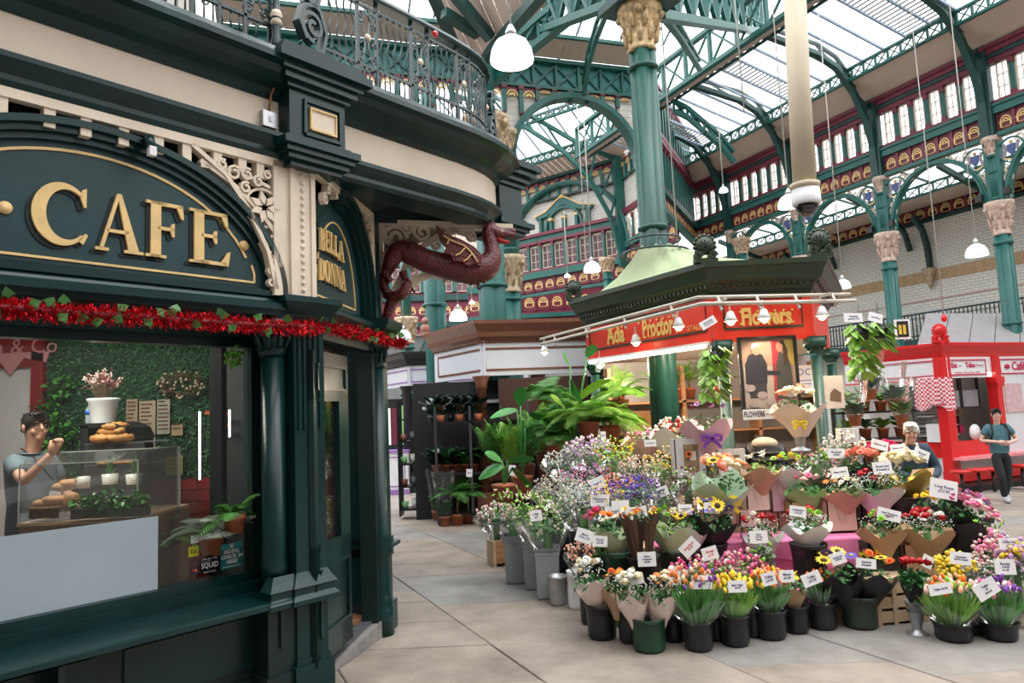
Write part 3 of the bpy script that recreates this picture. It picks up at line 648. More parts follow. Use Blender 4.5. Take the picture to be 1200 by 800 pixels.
# ================================================================ BIG TRUSSES OVERHEAD
def truss(label, A, B, h, n, w, curve=None, name='roof_truss'):
    """A,B world points of the lower chord; upper chord h above"""
    A = Vector(A); B = Vector(B); t = thing(name, label, 'truss', A)
    B = B-A; b = MB(); O = Vector((0, 0, 0)); b.bar(O, B, w*1.5, w); b.bar(O+Vector((0, 0, h)), B+Vector((0, 0, h)), w*1.5, w); b.build('chords', TEAL, t)
    b = MB()
    for i in range(n+1):
        a = O.lerp(B, i/n); b.bar(a, a+Vector((0, 0, h)), w*.8)
        if i < n: c = O.lerp(B, (i+1)/n); b.bar(a, c+Vector((0, 0, h)), w*.6); b.bar(a+Vector((0, 0, h)), c, w*.6)
    b.build('lattice_braces', TEAL, t); return t
Gt = Vector((G.x, G.y, 7.75))
truss('teal lattice truss running right from the top of the giant gilded column', at(772, 18, 9.9), at(893, 38, 19.0), 1.0, 10, .13)
truss('teal lattice truss running left from the top of the giant gilded column', at(735, -2, 9.9), at(588, 75, 14.6)+Vector((0, 0, .4)), .9, 9, .12)
def curved(label, pts, h, w, name='roof_brace'):
    P = [at(*p) for p in pts]; t = thing(name, label, 'truss', P[0]); Q = [p-P[0] for p in P]; up = Vector((0, 0, h)); b = MB(); N = len(Q)
    for i in range(N-1): b.bar(Q[i], Q[i+1], w*1.4, w); 
    b.build('lower_chord', TEAL, t); b = MB()
    for i in range(N-1): b.bar(Q[i]+up, Q[i+1]+up, w*1.2, w); b.bar(Q[i], Q[i+1]+up, w*.6); b.bar(Q[i]+up, Q[i+1], w*.6); b.bar(Q[i], Q[i]+up, w*.6)
    b.build('upper_chord', TEAL, t); return t
curved('curved teal lattice rib above the pendant lamp at upper left', [(572, 102, 13.6), (600, 78, 13.2), (632, 50, 12.6), (668, 22, 12), (700, 2, 11.4), (726, -10, 10.8)], .45, .12)
curved('slim curved teal rib rising from the arch crown toward the roof', [(684, 112, 14.6), (690, 75, 14.0), (700, 40, 13.4), (716, 5, 12.6)], .25, .06)
curved('curved teal lattice rib left of the column capital', [(640, 20, 15), (665, -2, 14.5), (700, -20, 14)], .3, .08)
curved('short teal knee brace under the right truss', [(776, 18, 11), (795, 42, 13), (808, 62, 15), (820, 82, 17)], .25, .08)
curved('curved teal roof rib crossing the skylight right of the column', [(790, 130, 19.5), (806, 138, 19.5), (826, 155, 19.5), (846, 172, 19.8), (860, 190, 20)], .3, .1)
# boarded roof slope above the cafe balcony
t = struct('ceiling_boarded_slope')
P0 = [at(500, -20, 12), at(640, -20, 9.5), at(640, 5, 10), at(555, 85, 13)]
for k in range(9):
    a0_, a1_ = k/9, (k+.93)/9
    A, B2, C2, D2 = P0[0].lerp(P0[1], a0_), P0[0].lerp(P0[1], a1_), P0[3].lerp(P0[2], a1_), P0[3].lerp(P0[2], a0_)
    MB().add([A, B2, C2, D2, A+Vector((0, 0, .03)), B2+Vector((0, 0, .03)), C2+Vector((0, 0, .03)), D2+Vector((0, 0, .03))], [(0, 1, 2, 3), (7, 6, 5, 4), (0, 4, 5, 1), (2, 6, 7, 3), (1, 5, 6, 2), (3, 7, 4, 0)]).build('roof_board', PINKB, t)
b = MB()
for a, c in (((505, -10, 11.5), (548, 88, 12.8)), ((560, 78, 12.9), (640, -14, 9.4)), ((530, -10, 11), (575, 45, 11.5)), ((520, 15, 11.5), (560, 40, 12))): b.bar(at(*a), at(*c), .16, .16)
b.build('rafter', TEALD, t)
# ================================================================ CAFE BUILDING
CA = Fr(-1.5, 4.9, 49.6)
GW = .48                                              # glass plane set back behind the sill
def wl(x, y): return tuple(CA.w(x, y, 0).xy)
cafe = fthing('cafe_building', 'dark green and cream cafe building with arched gilt lettered sign and big shop window', 'building', CA)
def cp(n, b, m, P=cafe, **k): return b.build(n, m, P, **k)
LX = -3.4
# sill, stall riser, plinth
cp('window_sill', MB().sweep([(LX, 0), (.02, 0)], [(-.55, .60), (-.02, .60), (.0, .61), (.03, .615), (.03, .645), (.015, .655), (-.55, .66)]), DG)
cp('stall_riser', MB().box(LX, .0, .22, .5, .12, .60).box(LX, .0, .19, .22, .1, .16), DG2)
for i in range(3): cp('riser_panel', MB().box(-3.1+i*1.05, -2.2+i*1.05, .205, .225, .22, .54), DG)
cp('stone_plinth', MB().box(LX, -.12, .1, .5, 0, .11), mat('worn_step_stone', (.20, .19, .18), .8, var=.3, bump=.3))
for s in (-2.9, -1.4, -.12): cp('sill_bracket', MB().prism([(0, .6), (0, .35), (.03, .35), (.03, .6)], .0, .22).T(Matrix.Translation((s, 0, 0))), DG2)
# window frame
hl = lambda x, y, o=GW: CA.hit(x, y, o)
gx1 = hl(290, 540)[0]; gz0 = hl(150, 697)[1]; gz1 = hl(150, 402)[1]
cp('window_frame', MB().box(LX, gx1+.08, GW-.06, GW+.05, gz0-.14, gz0).box(LX, gx1+.08, GW-.1, GW+.05, gz0-.14, gz0-.06).box(gx1, gx1+.09, GW-.06, GW+.05, gz0-.14, gz1+.1).box(LX, gx1+.08, GW-.06, GW+.05, gz1, gz1+.1).box(LX, gx1+.2, GW-.1, GW+.05, gz1+.06, gz1+.1), DG)
wp = cp('window_glass', MB().box(LX, gx1, GW-.004, GW+.004, gz0, gz1), GLASSW)
cp('window_surround', MB().box(gx1+.09, .3, GW-.12, GW+.02, gz0-.14, 2.6).box(gx1+.13, gx1+.2, GW-.16, GW-.12, gz0-.1, 2.5), DG)
fx = hl(185, 620, GW-.01); fz = hl(90, 617, GW-.01)[1]
cp('frosted_film', MB().box(LX, fx[0], GW-.012, GW-.005, gz0+.002, fz), mat('frosted_film', (.38, .46, .51), .25, var=.05, scale=2))
# transom beam and mouldings up to the sign
cp('transom_moulding', MB().sweep([(LX, 0), (.0, 0)], [(-.4, gz1+.06), (-.36, gz1+.06), (-.30, gz1+.12), (-.12, gz1+.15), (-.1, gz1+.24), (-.02, gz1+.26), (.02, 2.52), (.05, 2.56), (.05, 2.60), (-.0, 2.62), (-.02, 2.66), (-.4, 2.66)]), DG)
# arched sign board
sc_, sr, sz0 = -1.25, 1.12, 2.66; srz = .80
cp('sign_board', MB().prism(arcpts(sc_, sz0, sr, 0, 180, 32, rz=srz)+[(sc_-sr, sz0)][:0], .06, .12), SIGNG)
for k, (dr, y0, w) in enumerate(((.02, .0, .045), (.055, -.03, .04), (-.02, .03, .04))):
    cp('sign_arch_moulding', MB().ribbon(arcpts(sc_, sz0, sr+dr, 0, 180, 40, rz=srz+dr), w, y0, .1), DG)
cp('sign_base_moulding', MB().box(sc_-sr, sc_+sr, .0, .08, 2.655, 2.69).box(sc_-sr, sc_+sr, .03, .08, 2.69, 2.71), DG)
gp = [(sc_+x, z) for x, z in [(-(sr-.11), 2.745)]+[(-(sr-.11)+.02, 2.86)]+arcpts(0, 2.66, sr-.14, 165, 15, 26, rz=srz-.095)+[(sr-.13, 2.86), (sr-.11, 2.745), (-(sr-.11), 2.745)]]
cp('gilt_border_line', MB().ribbon(arcpts(sc_, 2.66, sr-.13, 160, 20, 28, rz=srz-.085), .016, .052, .06).ribbon([(sc_-.99, 2.745), (sc_+.99, 2.745)], .014, .052, .06).ribbon([(sc_-.99, 2.745), (sc_-.99, 2.80), (sc_-.97, 2.86)], .014, .052, .06).ribbon([(sc_+.99, 2.745), (sc_+.99, 2.80), (sc_+.97, 2.86)], .014, .052, .06), GOLD)
for x in (hl(6, 241, .05)[0], hl(286, 288, .05)[0]): cp('gilt_dot', MB().lathe([(.034, 0), (.034, .012)], 16).T(Matrix.Translation((x, .06, 2.985)) @ Matrix.Rotation(PI/2, 4, 'X')), GOLD)
def glyph(ch):
    """roman capitals with serifs in a unit-high box: list of outlines / strips"""
    P = []; st = .17; th = .055; sf = .05
    def R(x0, x1, z0, z1): P.append([(x0, z0), (x1, z0), (x1, z1), (x0, z1)])
    def serif(x0, x1, z, top=False):
        d = -sf if top else sf; R(*sorted((x0, x1)), *sorted((z, z+d)))
    w = .7
    if ch in 'EFL':
        w = .62 if ch != 'E' else .66; R(.08, .08+st, 0, 1); serif(0, .34, 0); 
        if ch != 'L': serif(0, .34, 1, True); R(.2, w, 1-th*1.2, 1); P.append([(w-.04, 1), (w+.0, 1), (w+.02, .74), (w-.03, .76), (w-.1, .93)]); R(.2, .48, .5, .5+th*1.1); P.append([(.44, .64), (.48, .64), (.48, .40), (.44, .40), (.40, .525)])
        else: serif(0, .34, 1, True)
        if ch != 'F': R(.2, w, 0, th*1.2); P.append([(w-.04, 0), (w+.02, 0), (w+.06, .28), (w+.02, .27), (w-.1, .07)])
    elif ch == 'A':
        w = .86; P.append([(.38, 1), (.46, 1), (.80, .03), (.60, .03)]); P.append([(.38, 1), (.42, .92), (.14, .03), (.07, .03)]); R(.2, .6, .32, .32+th); serif(0, .24, 0); serif(.52, .88, 0)
    elif ch == 'C':
        w = .84; pts = [(.44+.42*math.cos(rad(a)), .5+.5*math.sin(rad(a))) for a in range(48, 318, 10)]; N = len(pts)
        P.append(('r', [(.44+.37*math.cos(rad(a)), .5+.46*math.sin(rad(a))) for a in range(46, 322, 9)], [.05+.15*max(0, math.sin(PI*i/30))**1.5 for i in range(31)])); P.append([(.70, .95), (.76, .98), (.76, .66), (.72, .66), (.66, .84)]); P.append([(.64, .1), (.72, .04), (.79, .2), (.75, .23)])
    elif ch in 'BD':
        w = .72 if ch == 'D' else .66; R(.08, .08+st, 0, 1); serif(0, .3, 0); serif(0, .3, 1, True)
        if ch == 'D': P.append(('r', [(.2, .975)]+[(.30+.33*math.cos(rad(a)), .5+.475*math.sin(rad(a))) for a in range(90, -91, -12)]+[(.2, .025)], [.05, .05]+[.05+.13*math.sin(PI*i/14) for i in range(1, 15)]+[.05, .05]))
        else:
            for c, r in ((.755, .22), (.265, .24)): P.append(('r', [(.2, c+r)]+[(.34+.2*math.cos(rad(a)), c+r*math.sin(rad(a))) for a in range(90, -91, -15)]+[(.2, c-r)], [.05, .05]+[.05+.1*math.sin(PI*i/11) for i in range(1, 12)]+[.05, .05]))
    elif ch == 'O':
        w = .84; P.append(('r', [(.42+.33*math.cos(rad(a)), .5+.47*math.sin(rad(a))) for a in range(0, 361, 12)], [.05+.12*abs(math.cos(rad(a))) for a in range(0, 361, 12)]))
    elif ch == 'N':
        w = .84; R(.12, .17, 0, 1); R(.66, .71, 0, 1); P.append([(.08, 1), (.26, 1), (.71, .02), (.66, 0)]); serif(.02, .27, 0); serif(.56, .81, 1, True); serif(.0, .2, 1, True)
    return P, w
def letters(b, ch, x, z, h, y0, y1, sx=1., rot=0.):
    P, w = glyph(ch); i0 = len(b.v)
    for p in P:
        if p[0] == 'r': ws_ = p[2][:len(p[1])]; ws_ += [ws_[-1]]*(len(p[1])-len(ws_)); b.ribbon([(q[0]*h*sx, q[1]*h) for q in p[1]], [k*h for k in ws_], y0, y1)
        else: b.prism([(q[0]*h*sx, q[1]*h) for q in p], y0, y1)
    b.T(Matrix.Translation((x, 0, z)) @ Matrix.Rotation(rot, 4, 'Y'), i0); return w*h*sx
LSH = mat('letter_shade_black', (.004, .01, .012), .6, var=0)
for ch, p0, p1 in (('C', 38, 106), ('A', 111, 166), ('F', 170, 213), ('E', 221, 265)):
    x0 = hl(p0, 265, .05)[0]; x1 = hl(p1, 280, .05)[0]; P_, w_ = glyph(ch); h = .345
    b = MB(); letters(b, ch, x0, 2.825, h, .035, .06, (x1-x0)/(w_*h)); cp('gilt_letter', b, GOLD)
    b = MB(); letters(b, ch, x0-.022, 2.805, h, .052, .06, (x1-x0)/(w_*h)); cp('letter_shadow', b, LSH)
# cream fretwork round the arch
cp('fretwork_top_rail', MB().box(LX, -.06, -.03, .03, 3.555, 3.615), CREAM)
cp('fretwork_stile', MB().box(-.16, -.04, -.03, .05, 2.66, 3.6), CREAM); cp('fretwork_stile', MB().box(-2.47, -2.38, -.03, .05, 2.66, 3.6), CREAM)
for x in (-2.15, -1.95, -1.72, -1.5, -1.32, -1.12, -.92, -.75, -.55, -.38, -.25): cp('fretwork_block', MB().box(x-.028, x+.028, -.02, .05, 3.45, 3.56), CREAM)
def fret(side):
    b = MB(); cx = sc_; k = side
    X = lambda x: cx+k*(x-cx)
    arc = arcpts(cx, 2.66, sr+.13, 12, 62, 12, rz=srz+.12); arc2 = arcpts(cx, 2.66, sr+.2, 10, 50, 10, rz=srz+.34)
    b.ribbon([(X(x), z) for x, z in arc], .03, -.02, .03)
    b.ribbon([(X(x), z) for x, z in [(-.72, 3.56), (-.5, 3.42), (-.33, 3.2), (-.2, 2.95), (-.14, 2.7)]], .028, -.03, .03)
    b.ribbon([(X(x), z) for x, z in [(-.66, 3.44), (-.4, 3.46), (-.18, 3.4)]], .022, -.02, .02)
    for (x, z, r_) in [(-.52, 3.48, .035), (-.44, 3.44, .05), (-.35, 3.45, .045), (-.36, 3.36, .04), (-.27, 3.42, .04), (-.2, 3.48, .03)]:
        b.ribbon([(X(a), c) for a, c in spiral(x, z, r_, 1, 1.2, 12, .35)], .016, -.03, .02)
    fx0, fz0 = -.225, 3.25           # the star flower in the corner
    for i in range(7):
        a = 2*PI*i/7; d = (math.cos(a), math.sin(a)); n = (-d[1], d[0])
        b.prism([(X(fx0+d[0]*.02), fz0+d[1]*.02), (X(fx0+d[0]*.06+n[0]*.025), fz0+d[1]*.06+n[1]*.025), (X(fx0+d[0]*.115), fz0+d[1]*.115), (X(fx0+d[0]*.06-n[0]*.025), fz0+d[1]*.06-n[1]*.025)], -.03, -.005)
    b.ribbon([(X(a), c) for a, c in arcpts(fx0, fz0, .13, 60, 300, 14)], .018, -.01, .02)
    for z, r_ in ((3.02, .05), (2.92, .04), (2.82, .035), (2.74, .03)): b.ribbon([(X(a), c) for a, c in spiral(-.17, z, r_, 0, 1.2, 12, .3)], .016, -.02, .02)
    return b
for sd_ in (1, -1): cp('spandrel_fretwork', fret(sd_), CREAM)
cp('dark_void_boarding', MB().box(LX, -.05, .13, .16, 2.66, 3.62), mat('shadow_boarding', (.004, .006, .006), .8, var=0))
# fascia with block over the corner
cp('lower_fascia_moulding', MB().sweep([(LX, 0), (-.05, 0)], [(-.3, 3.61), (.03, 3.61), (.05, 3.64), (.05, 3.67), (.08, 3.70), (.11, 3.74), (.11, 3.77), (.02, 3.79), (.0, 3.80), (-.3, 3.80)]), DG)
cp('cream_fascia', MB().box(LX, -.02, .0, .3, 3.8, 4.04), CREAMW)
CORN = [(-.1, 4.03), (.01, 4.03), (.04, 4.06), (.05, 4.09), (.11, 4.12), (.17, 4.16), (.2, 4.2), (.25, 4.22), (.25, 4.26), (.21, 4.29), (.17, 4.34), (-.1, 4.34)]
cp('upper_cornice', MB().sweep([(LX, 0), (-.05, 0)], CORN), DG)
bx0, bx1, by = -.10, .36, -.14
blk = [(bx0, .2), (bx0, by), (bx1, by), (bx1, .2)]
cp('corner_block', MB().box(bx0, bx1, by, .3, 3.62, 4.12), DG)
def ring(out, z0, z1): return MB().box(bx0-out, bx1+out, by-out, .3, z0, z1)
b = MB()
for o_, z0, z1 in ((-.02, 3.56, 3.60), (.02, 3.60, 3.64), (.05, 3.64, 3.68), (.08, 3.68, 3.73), (.03, 3.73, 3.76), (.03, 4.10, 4.14), (.07, 4.14, 4.19), (.1, 4.19, 4.24), (.15, 4.24, 4.30), (.12, 4.30, 4.34), (.09, 4.34, 4.38)): b.merge(ring(o_, z0, z1))
cp('block_mouldings', b, DG)
cp('block_inset_panel', MB().box(.06, .27, by-.012, by, 3.84, 3.99), CREAMW); cp('gilt_panel_border', MB().ribbon([(.06, 3.84), (.27, 3.84), (.27, 3.99), (.06, 3.99), (.06, 3.84)], .016, by-.025, by), GOLD)
cp('block_panel_frame', MB().ribbon([(.02, 3.80), (.31, 3.80), (.31, 4.04), (.02, 4.04), (.02, 3.80)], .03, by-.018, by), DG)
cp('block_scroll_plinth', MB().box(.02, .28, by+.02, .16, 4.38, 4.46), DG)
# corner pilaster: base, fluted shaft, capital, cream riveted upper part
px0, px1 = -.0, .24
def pilaster(n0):
    cp('pilaster_base', MB().box(px0-.03, px1+.03, -.03, .3, 0, .2).box(px0-.01, px1+.01, -.01, .3, .2, .24).box(px0, px1, 0, .3, .24, .6), DG)
    cp('pilaster_belt', MB().sweep([(px0-.16, .1), (px0-.16, .02), (px0, .02), (px0, 0), (px1, 0), (px1, .3)], [(0, .58), (.06, .60), (.06, .63), (.035, .66), (.035, .70), (.05, .71), (.02, .76), (.0, .8)]), DG)
    cp('pilaster_shaft', MB().box(px0, px1, 0, .3, .78, 2.52), DG)
    for k in range(5): cp('flute_reed', MB().box(px0+.025+k*.042, px0+.047+k*.042, -.012, 0, 1.75, 2.42), DG)
    cp('pilaster_capital', MB().sweep([(px0-.2, .12), (px0-.02, .12), (px0-.02, 0), (px1, 0), (px1, .3)], [(-.05, 2.5), (.02, 2.5), (.04, 2.54), (.07, 2.58), (.1, 2.62), (.1, 2.66), (-.05, 2.67)]), DG)
    cp('cream_pilaster', MB().box(px0-.03, px1-.09, -.04, .1, 2.67, 3.58).box(px0-.045, px0-.01, -.055, .1, 2.67, 3.56).box(px1-.12, px1-.085, -.055, .1, 2.67, 3.56), CREAM)
    for k in range(17): cp('rivet', MB().ball((0, 0, 0), .017, 8, 4), CREAM, loc=(px0+.055, -.042, 2.71+k*.051))
pilaster(0)
SHc, CPc = column_mesh(.085, .78, 2.52, cap=.26, capm=DG)
_cc = MB().lathe([(.085, .78), (.085, .86), (.078, .9), (.078, 2.28)], 20, (-.09, .12, 0)); cp('round_column', _cc, DG); o = link('column_capital', CPc, cafe, (-.09, .12, 0))
cp('column_pedestal', MB().box(-.2, 0, .02, .4, 0, .6).box(-.22, 0, .0, .4, .0, .18), DG2)
# ---- door facet
DF = Fr(-1.344+.0, 5.083, 82.95); DL = 1.16
dfac = fthing('corner_doorway', 'chamfered corner doorway with arched gilt lettered board and half glazed green door', 'doorway', DF)
def dp(n, b, m, P=dfac, **k): return b.build(n, m, P, **k)
dp('door_board', MB().prism(arcpts(.45, 2.66, .58, 0, 140, 20, rz=.85)+[(.005, 2.66)], .06, .1), SIGNG)
for dr, y0 in ((0, -.02), (.05, -.05), (-.04, .02)): dp('arch_moulding', MB().ribbon(arcpts(.45, 2.66, .6+dr, 0, 100, 18, rz=.86+dr), .05, y0, .1).ribbon(arcpts(.45, 2.66, .6+dr, 98, 136, 9, rz=.86+dr), .05, .05, .1), DG)
dp('gilt_border_line', MB().ribbon(arcpts(.42, 2.66, .42, 168, 8, 22, rz=.68), .012, .05, .06).ribbon([(-.02, 2.71), (.84, 2.71), (.835, 2.76)], .012, .05, .06), GOLD)
def word(s, x, z, h, sx, rot0, drot):
    for i, ch in enumerate(s):
        b = MB(); P_, w_ = glyph(ch); letters(b, ch, 0, 0, h, .03, .055, sx)
        dp('gilt_letter', b, GOLD, loc=(x, .0, z+rot0[i]))
        b = MB(); letters(b, ch, 0, 0, h, .048, .056, sx); dp('letter_shadow', b, LSH, loc=(x-.012, 0, z+rot0[i]-.012))
        x += (w_*h+.012)*sx
word('BELLA', DF.hit(374.5, 290, .04)[0], 3.05, .165, .80, [0, .012, .015, .012, 0], 0)
word('DONNA', DF.hit(373.5, 318, .04)[0], 2.82, .165, .74, [0, .01, .012, .01, 0], 0)
dp('board_cornice', MB().sweep([(.0, 0), (DL, 0)], [(-.1, 2.5), (0, 2.5), (.02, 2.54), (.05, 2.58), (.05, 2.61), (0, 2.65), (-.1, 2.65)]), DG)
b = MB(); b.box(1.08, 1.17, -.02, .03, 2.66, 3.6); b.box(-.1, 1.17, -.02, .03, 3.55, 3.62)
for (x, z, r_) in [(.04, 3.42, .05), (.1, 3.5, .035), (1.03, 3.48, .04), (.95, 3.52, .03), (1.05, 3.38, .04), (1.06, 3.28, .03), (1.07, 3.18, .028), (1.07, 3.08, .025)]:
    b.ribbon(spiral(x, z, r_, 1, 1.3, 12, .3), .014, -.025, .02)
b.ribbon([(.78, 3.56), (.95, 3.42), (1.05, 3.2), (1.09, 2.95)], .022, -.02, .02)
for x in (.45, .6, .3, .75, .15): b.box(x-.02, x+.02, -.01, .05, 3.5, 3.56)
dp('cream_fretwork', b, CREAM)
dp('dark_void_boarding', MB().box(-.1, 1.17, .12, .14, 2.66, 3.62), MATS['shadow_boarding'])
dp('door_jamb_reveal', MB().box(1.02, 1.1, -.02, .12, .12, 2.5).box(0, 1.05, .0, .1, 2.38, 2.5), DG2)
dp('fanlight', MB().box(0, 1.02, .12, .15, 2.28, 2.4), GLASSW)
door = dp('door_leaf', MB().box(-.12, -.06, .03, .07, .16, 2.3).box(.34, .56, .03, .07, .16, 2.3).box(-.12, .56, .03, .07, .16, .95).box(-.12, .56, .03, .07, 1.95, 2.3), DG)
dp('door_glass', MB().box(-.06, .34, .048, .052, .95, 1.95), GLASSW, door)
dp('door_panel_moulding', MB().ribbon([(-.06, .35), (.48, .35), (.48, .78), (-.06, .78), (-.06, .35)], .025, .015, .03).ribbon([(-.06, 2.03), (.48, 2.03), (.48, 2.2), (-.06, 2.2), (-.06, 2.03)], .02, .015, .03).ribbon([(-.06, .95), (.34, .95), (.34, 1.95), (-.06, 1.95)], .02, .018, .03), DG, door)
# right jamb: round column and pilaster
jc = MB(); jc.lathe([(.10, .0), (.10, .22), (.085, .24), (.095, .27), (.075, .3), (.075, .62), (.095, .66), (.105, .7), (.085, .74), (.1, .78), (.07, .84), (.065, 2.24)], 20, (1.16, -.01, 0)); dp('jamb_column', jc, DG)
link('jamb_capital', column_mesh(.07, .78, 2.5, cap=.26, capm=DG)[1], dfac, (1.16, -.01, 0))
dp('jamb_pilaster', MB().box(1.2, 1.38, -.04, .3, 0, 2.5).box(1.18, 1.41, -.07, .3, 0, .24).box(1.2, 1.39, -.055, .3, .62, .78).box(1.15, 1.45, -.1, .3, .7, .73), DG)
dp('jamb_impost', MB().sweep([(1.05, -.06), (1.4, -.06), (1.4, .3)], [(-.1, 2.5), (.02, 2.5), (.04, 2.54), (.08, 2.58), (.1, 2.62), (.1, 2.66), (-.1, 2.67)]), DG)
dp('upper_corner_post', MB().box(1.17, 1.3, -.02, .3, 2.66, 3.62), DG)

# step with rubber mat
stp = thing('door_step', 'low stone ramp step with ribbed grey mat at the corner door', 'step', (0, 0, 0))
sp_ = [(-1.16, 6.2), (-1.42, 5.2), (-1.62, 5.15), (-2.4, 5.6), (-2.0, 7.2), (-1.25, 7.0)]
def poly(n, pts, z0, z1, m, P):
    k = len(pts); b = MB(); ar = sum(pts[i][0]*pts[(i+1) % k][1]-pts[(i+1) % k][0]*pts[i][1] for i in range(k))
    if ar < 0: pts = pts[::-1]
    zt = z1 if isinstance(z1, (list, tuple)) else [z1]*k
    if ar < 0 and isinstance(z1, (list, tuple)): zt = zt[::-1]
    b.add([(x, y, z0) for x, y in pts]+[(x, y, zt[i]) for i, (x, y) in enumerate(pts)], [tuple(range(k-1, -1, -1)), tuple(range(k, 2*k))]+[(i, (i+1) % k, (i+1) % k+k, i+k) for i in range(k)]); return b.build(n, m, P)
poly('stone_ramp', sp_, 0, [.14, .03, .03, .14, .16, .15], MATS['worn_step_stone'], stp)
RUB = mat('ribbed_rubber', (.10, .11, .12), .75, var=.1); 
poly('side_wall', [(-1.25, 6.5), (-1.45, 6.42), (-3.25, 12), (-3.05, 12)], 0, 3.7, DG2, struct('wall_cafe_side'))
b = MB()
for k in range(34):
    t_ = k/34; p = Vector((-1.44, 5.22, .035)).lerp(Vector((-1.24, 6.15, .145)), t_); q = Vector((-1.95, 5.4, .06)).lerp(Vector((-1.9, 6.4, .15)), t_); b.bar(p+Vector((0, 0, .004)), q+Vector((0, 0, .004)), .022, .008)
b.build('ribbed_mat', RUB, stp)
poly('coir_mat', [(-1.3, 6.2), (-1.4, 6.0), (-2, 6.3), (-1.9, 6.6)], .14, .165, mat('coir', (.22, .10, .05), .9), stp)
# ---- balcony over the corner
bal_pl = [(bx1-.02, 0), (.8, 0), (1.3, 0), (1.66, .0), (1.9, .02), (2.1, .06), (2.28, .13), (2.42, .22), (2.52, .33), (2.56, .46)]
cp('balcony_cream_fascia', MB().sweep(bal_pl, [(-.06, 3.78), (0, 3.78), (0, 4.05), (-.06, 4.05)]), CREAMW)
cp('balcony_cornice', MB().sweep(bal_pl, CORN), DG)
cp('balcony_lower_moulding', MB().sweep(bal_pl, [(-.3, 3.60), (-.02, 3.60), (.0, 3.63), (.0, 3.66), (.03, 3.69), (.06, 3.73), (.06, 3.76), (0, 3.79), (-.3, 3.79)]), DG)
sof = [(.3, .05), (.8, .05), (1.3, .05), (1.7, .05), (2.1, .12), (2.4, .3), (2.5, .5), (2.6, 1.6), (1.3, 1.6), (1.1, .7), (.35, .2)]
_b = MB(); k = len(sof); _b.add([(x, y, 3.78) for x, y in sof]+[(x, y, 4.3) for x, y in sof], [tuple(range(k-1, -1, -1)), tuple(range(k, 2*k))]+[(i, (i+1) % k, (i+1) % k+k, i+k) for i in range(k)]); cp('balcony_soffit_slab', _b, CREAMW)
cp('soffit_beam', MB().bar((.35, .15, 3.68), (1.35, .85, 3.68), .16, .16).bar((1.35, .85, 3.68), (2.6, .35, 3.68), .16, .16), DG2)
# end pier
ep = (2.62, .42)
b = MB(); b.box(ep[0]-.14, ep[0]+.2, ep[1]-.2, ep[1]+.16, 3.66, 4.12)
for o_, z0, z1 in ((.02, 3.58, 3.62), (.05, 3.62, 3.66), (.09, 3.66, 3.71), (.03, 3.71, 3.75), (.03, 4.08, 4.13), (.07, 4.13, 4.19), (.12, 4.19, 4.25), (.16, 4.25, 4.31), (.08, 4.31, 4.36)): b.box(ep[0]-.14-o_, ep[0]+.2+o_, ep[1]-.2-o_, ep[1]+.16+o_, z0, z1)
b.box(ep[0]-.08, ep[0]+.12, ep[1]-.12, ep[1]+.08, 4.36, 4.46); cp('end_pier', b, DG)
# upper wall of the cafe (behind the balcony) and body
cp('upper_white_boards', MB(), CREAMW) if False else None
UPB = mat('upper_cream_boards', (.66, .62, .56), .5, var=.05)
for k in range(22): cp('upper_wall_board', MB().box(LX+.14*k, LX+.132+.14*k, .75, .8, 4.3, 6.2), UPB)
cp('building_roof_deck', MB().box(LX, 1.2, .3, 4, 3.62, 3.8).box(LX, 0, .16, .8, 4.2, 4.3), DG2)
# return side wall away from the door
# ---- balcony railing
rl = fthing('balcony_railing', 'dark green wrought iron balcony railing curving round the cafe corner', 'railing', CA)
def rp(n, b, m=IRON, **k): return b.build(n, m, rl, **k)
rz0, rz1 = 4.42, 5.16
rpath = [(bx1-.1, .04), (.8, .04), (1.3, .04), (1.66, .05), (1.9, .07), (2.1, .11), (2.26, .18), (2.39, .27), (2.47, .37), (2.5, .48)]
rv = [Vector((x, y, 0)) for x, y in rpath]; cum = [0]
for a, c in zip(rv, rv[1:]): cum.append(cum[-1]+(c-a).length)
def rat(d):
    d = max(0, min(cum[-1], d))
    for i in range(len(rv)-1):
        if d <= cum[i+1]+1e-9: return rv[i].lerp(rv[i+1], (d-cum[i])/(cum[i+1]-cum[i])), (rv[i+1]-rv[i]).normalized()
def rails(path):
    rp('handrail', MB().sweep(path, [(-.05, rz1), (.05, rz1), (.06, rz1+.02), (.05, rz1+.05), (.0, rz1+.065), (-.05, rz1+.05), (-.06, rz1+.02)]))
    for z in (rz1-.07, rz0+.17, rz0): rp('rail', MB().sweep(path, [(-.012, z), (.012, z), (.012, z+.022), (-.012, z+.022)]))
rails(rpath); rails([(LX, .04), (-.12, .04)])
PANM = {}
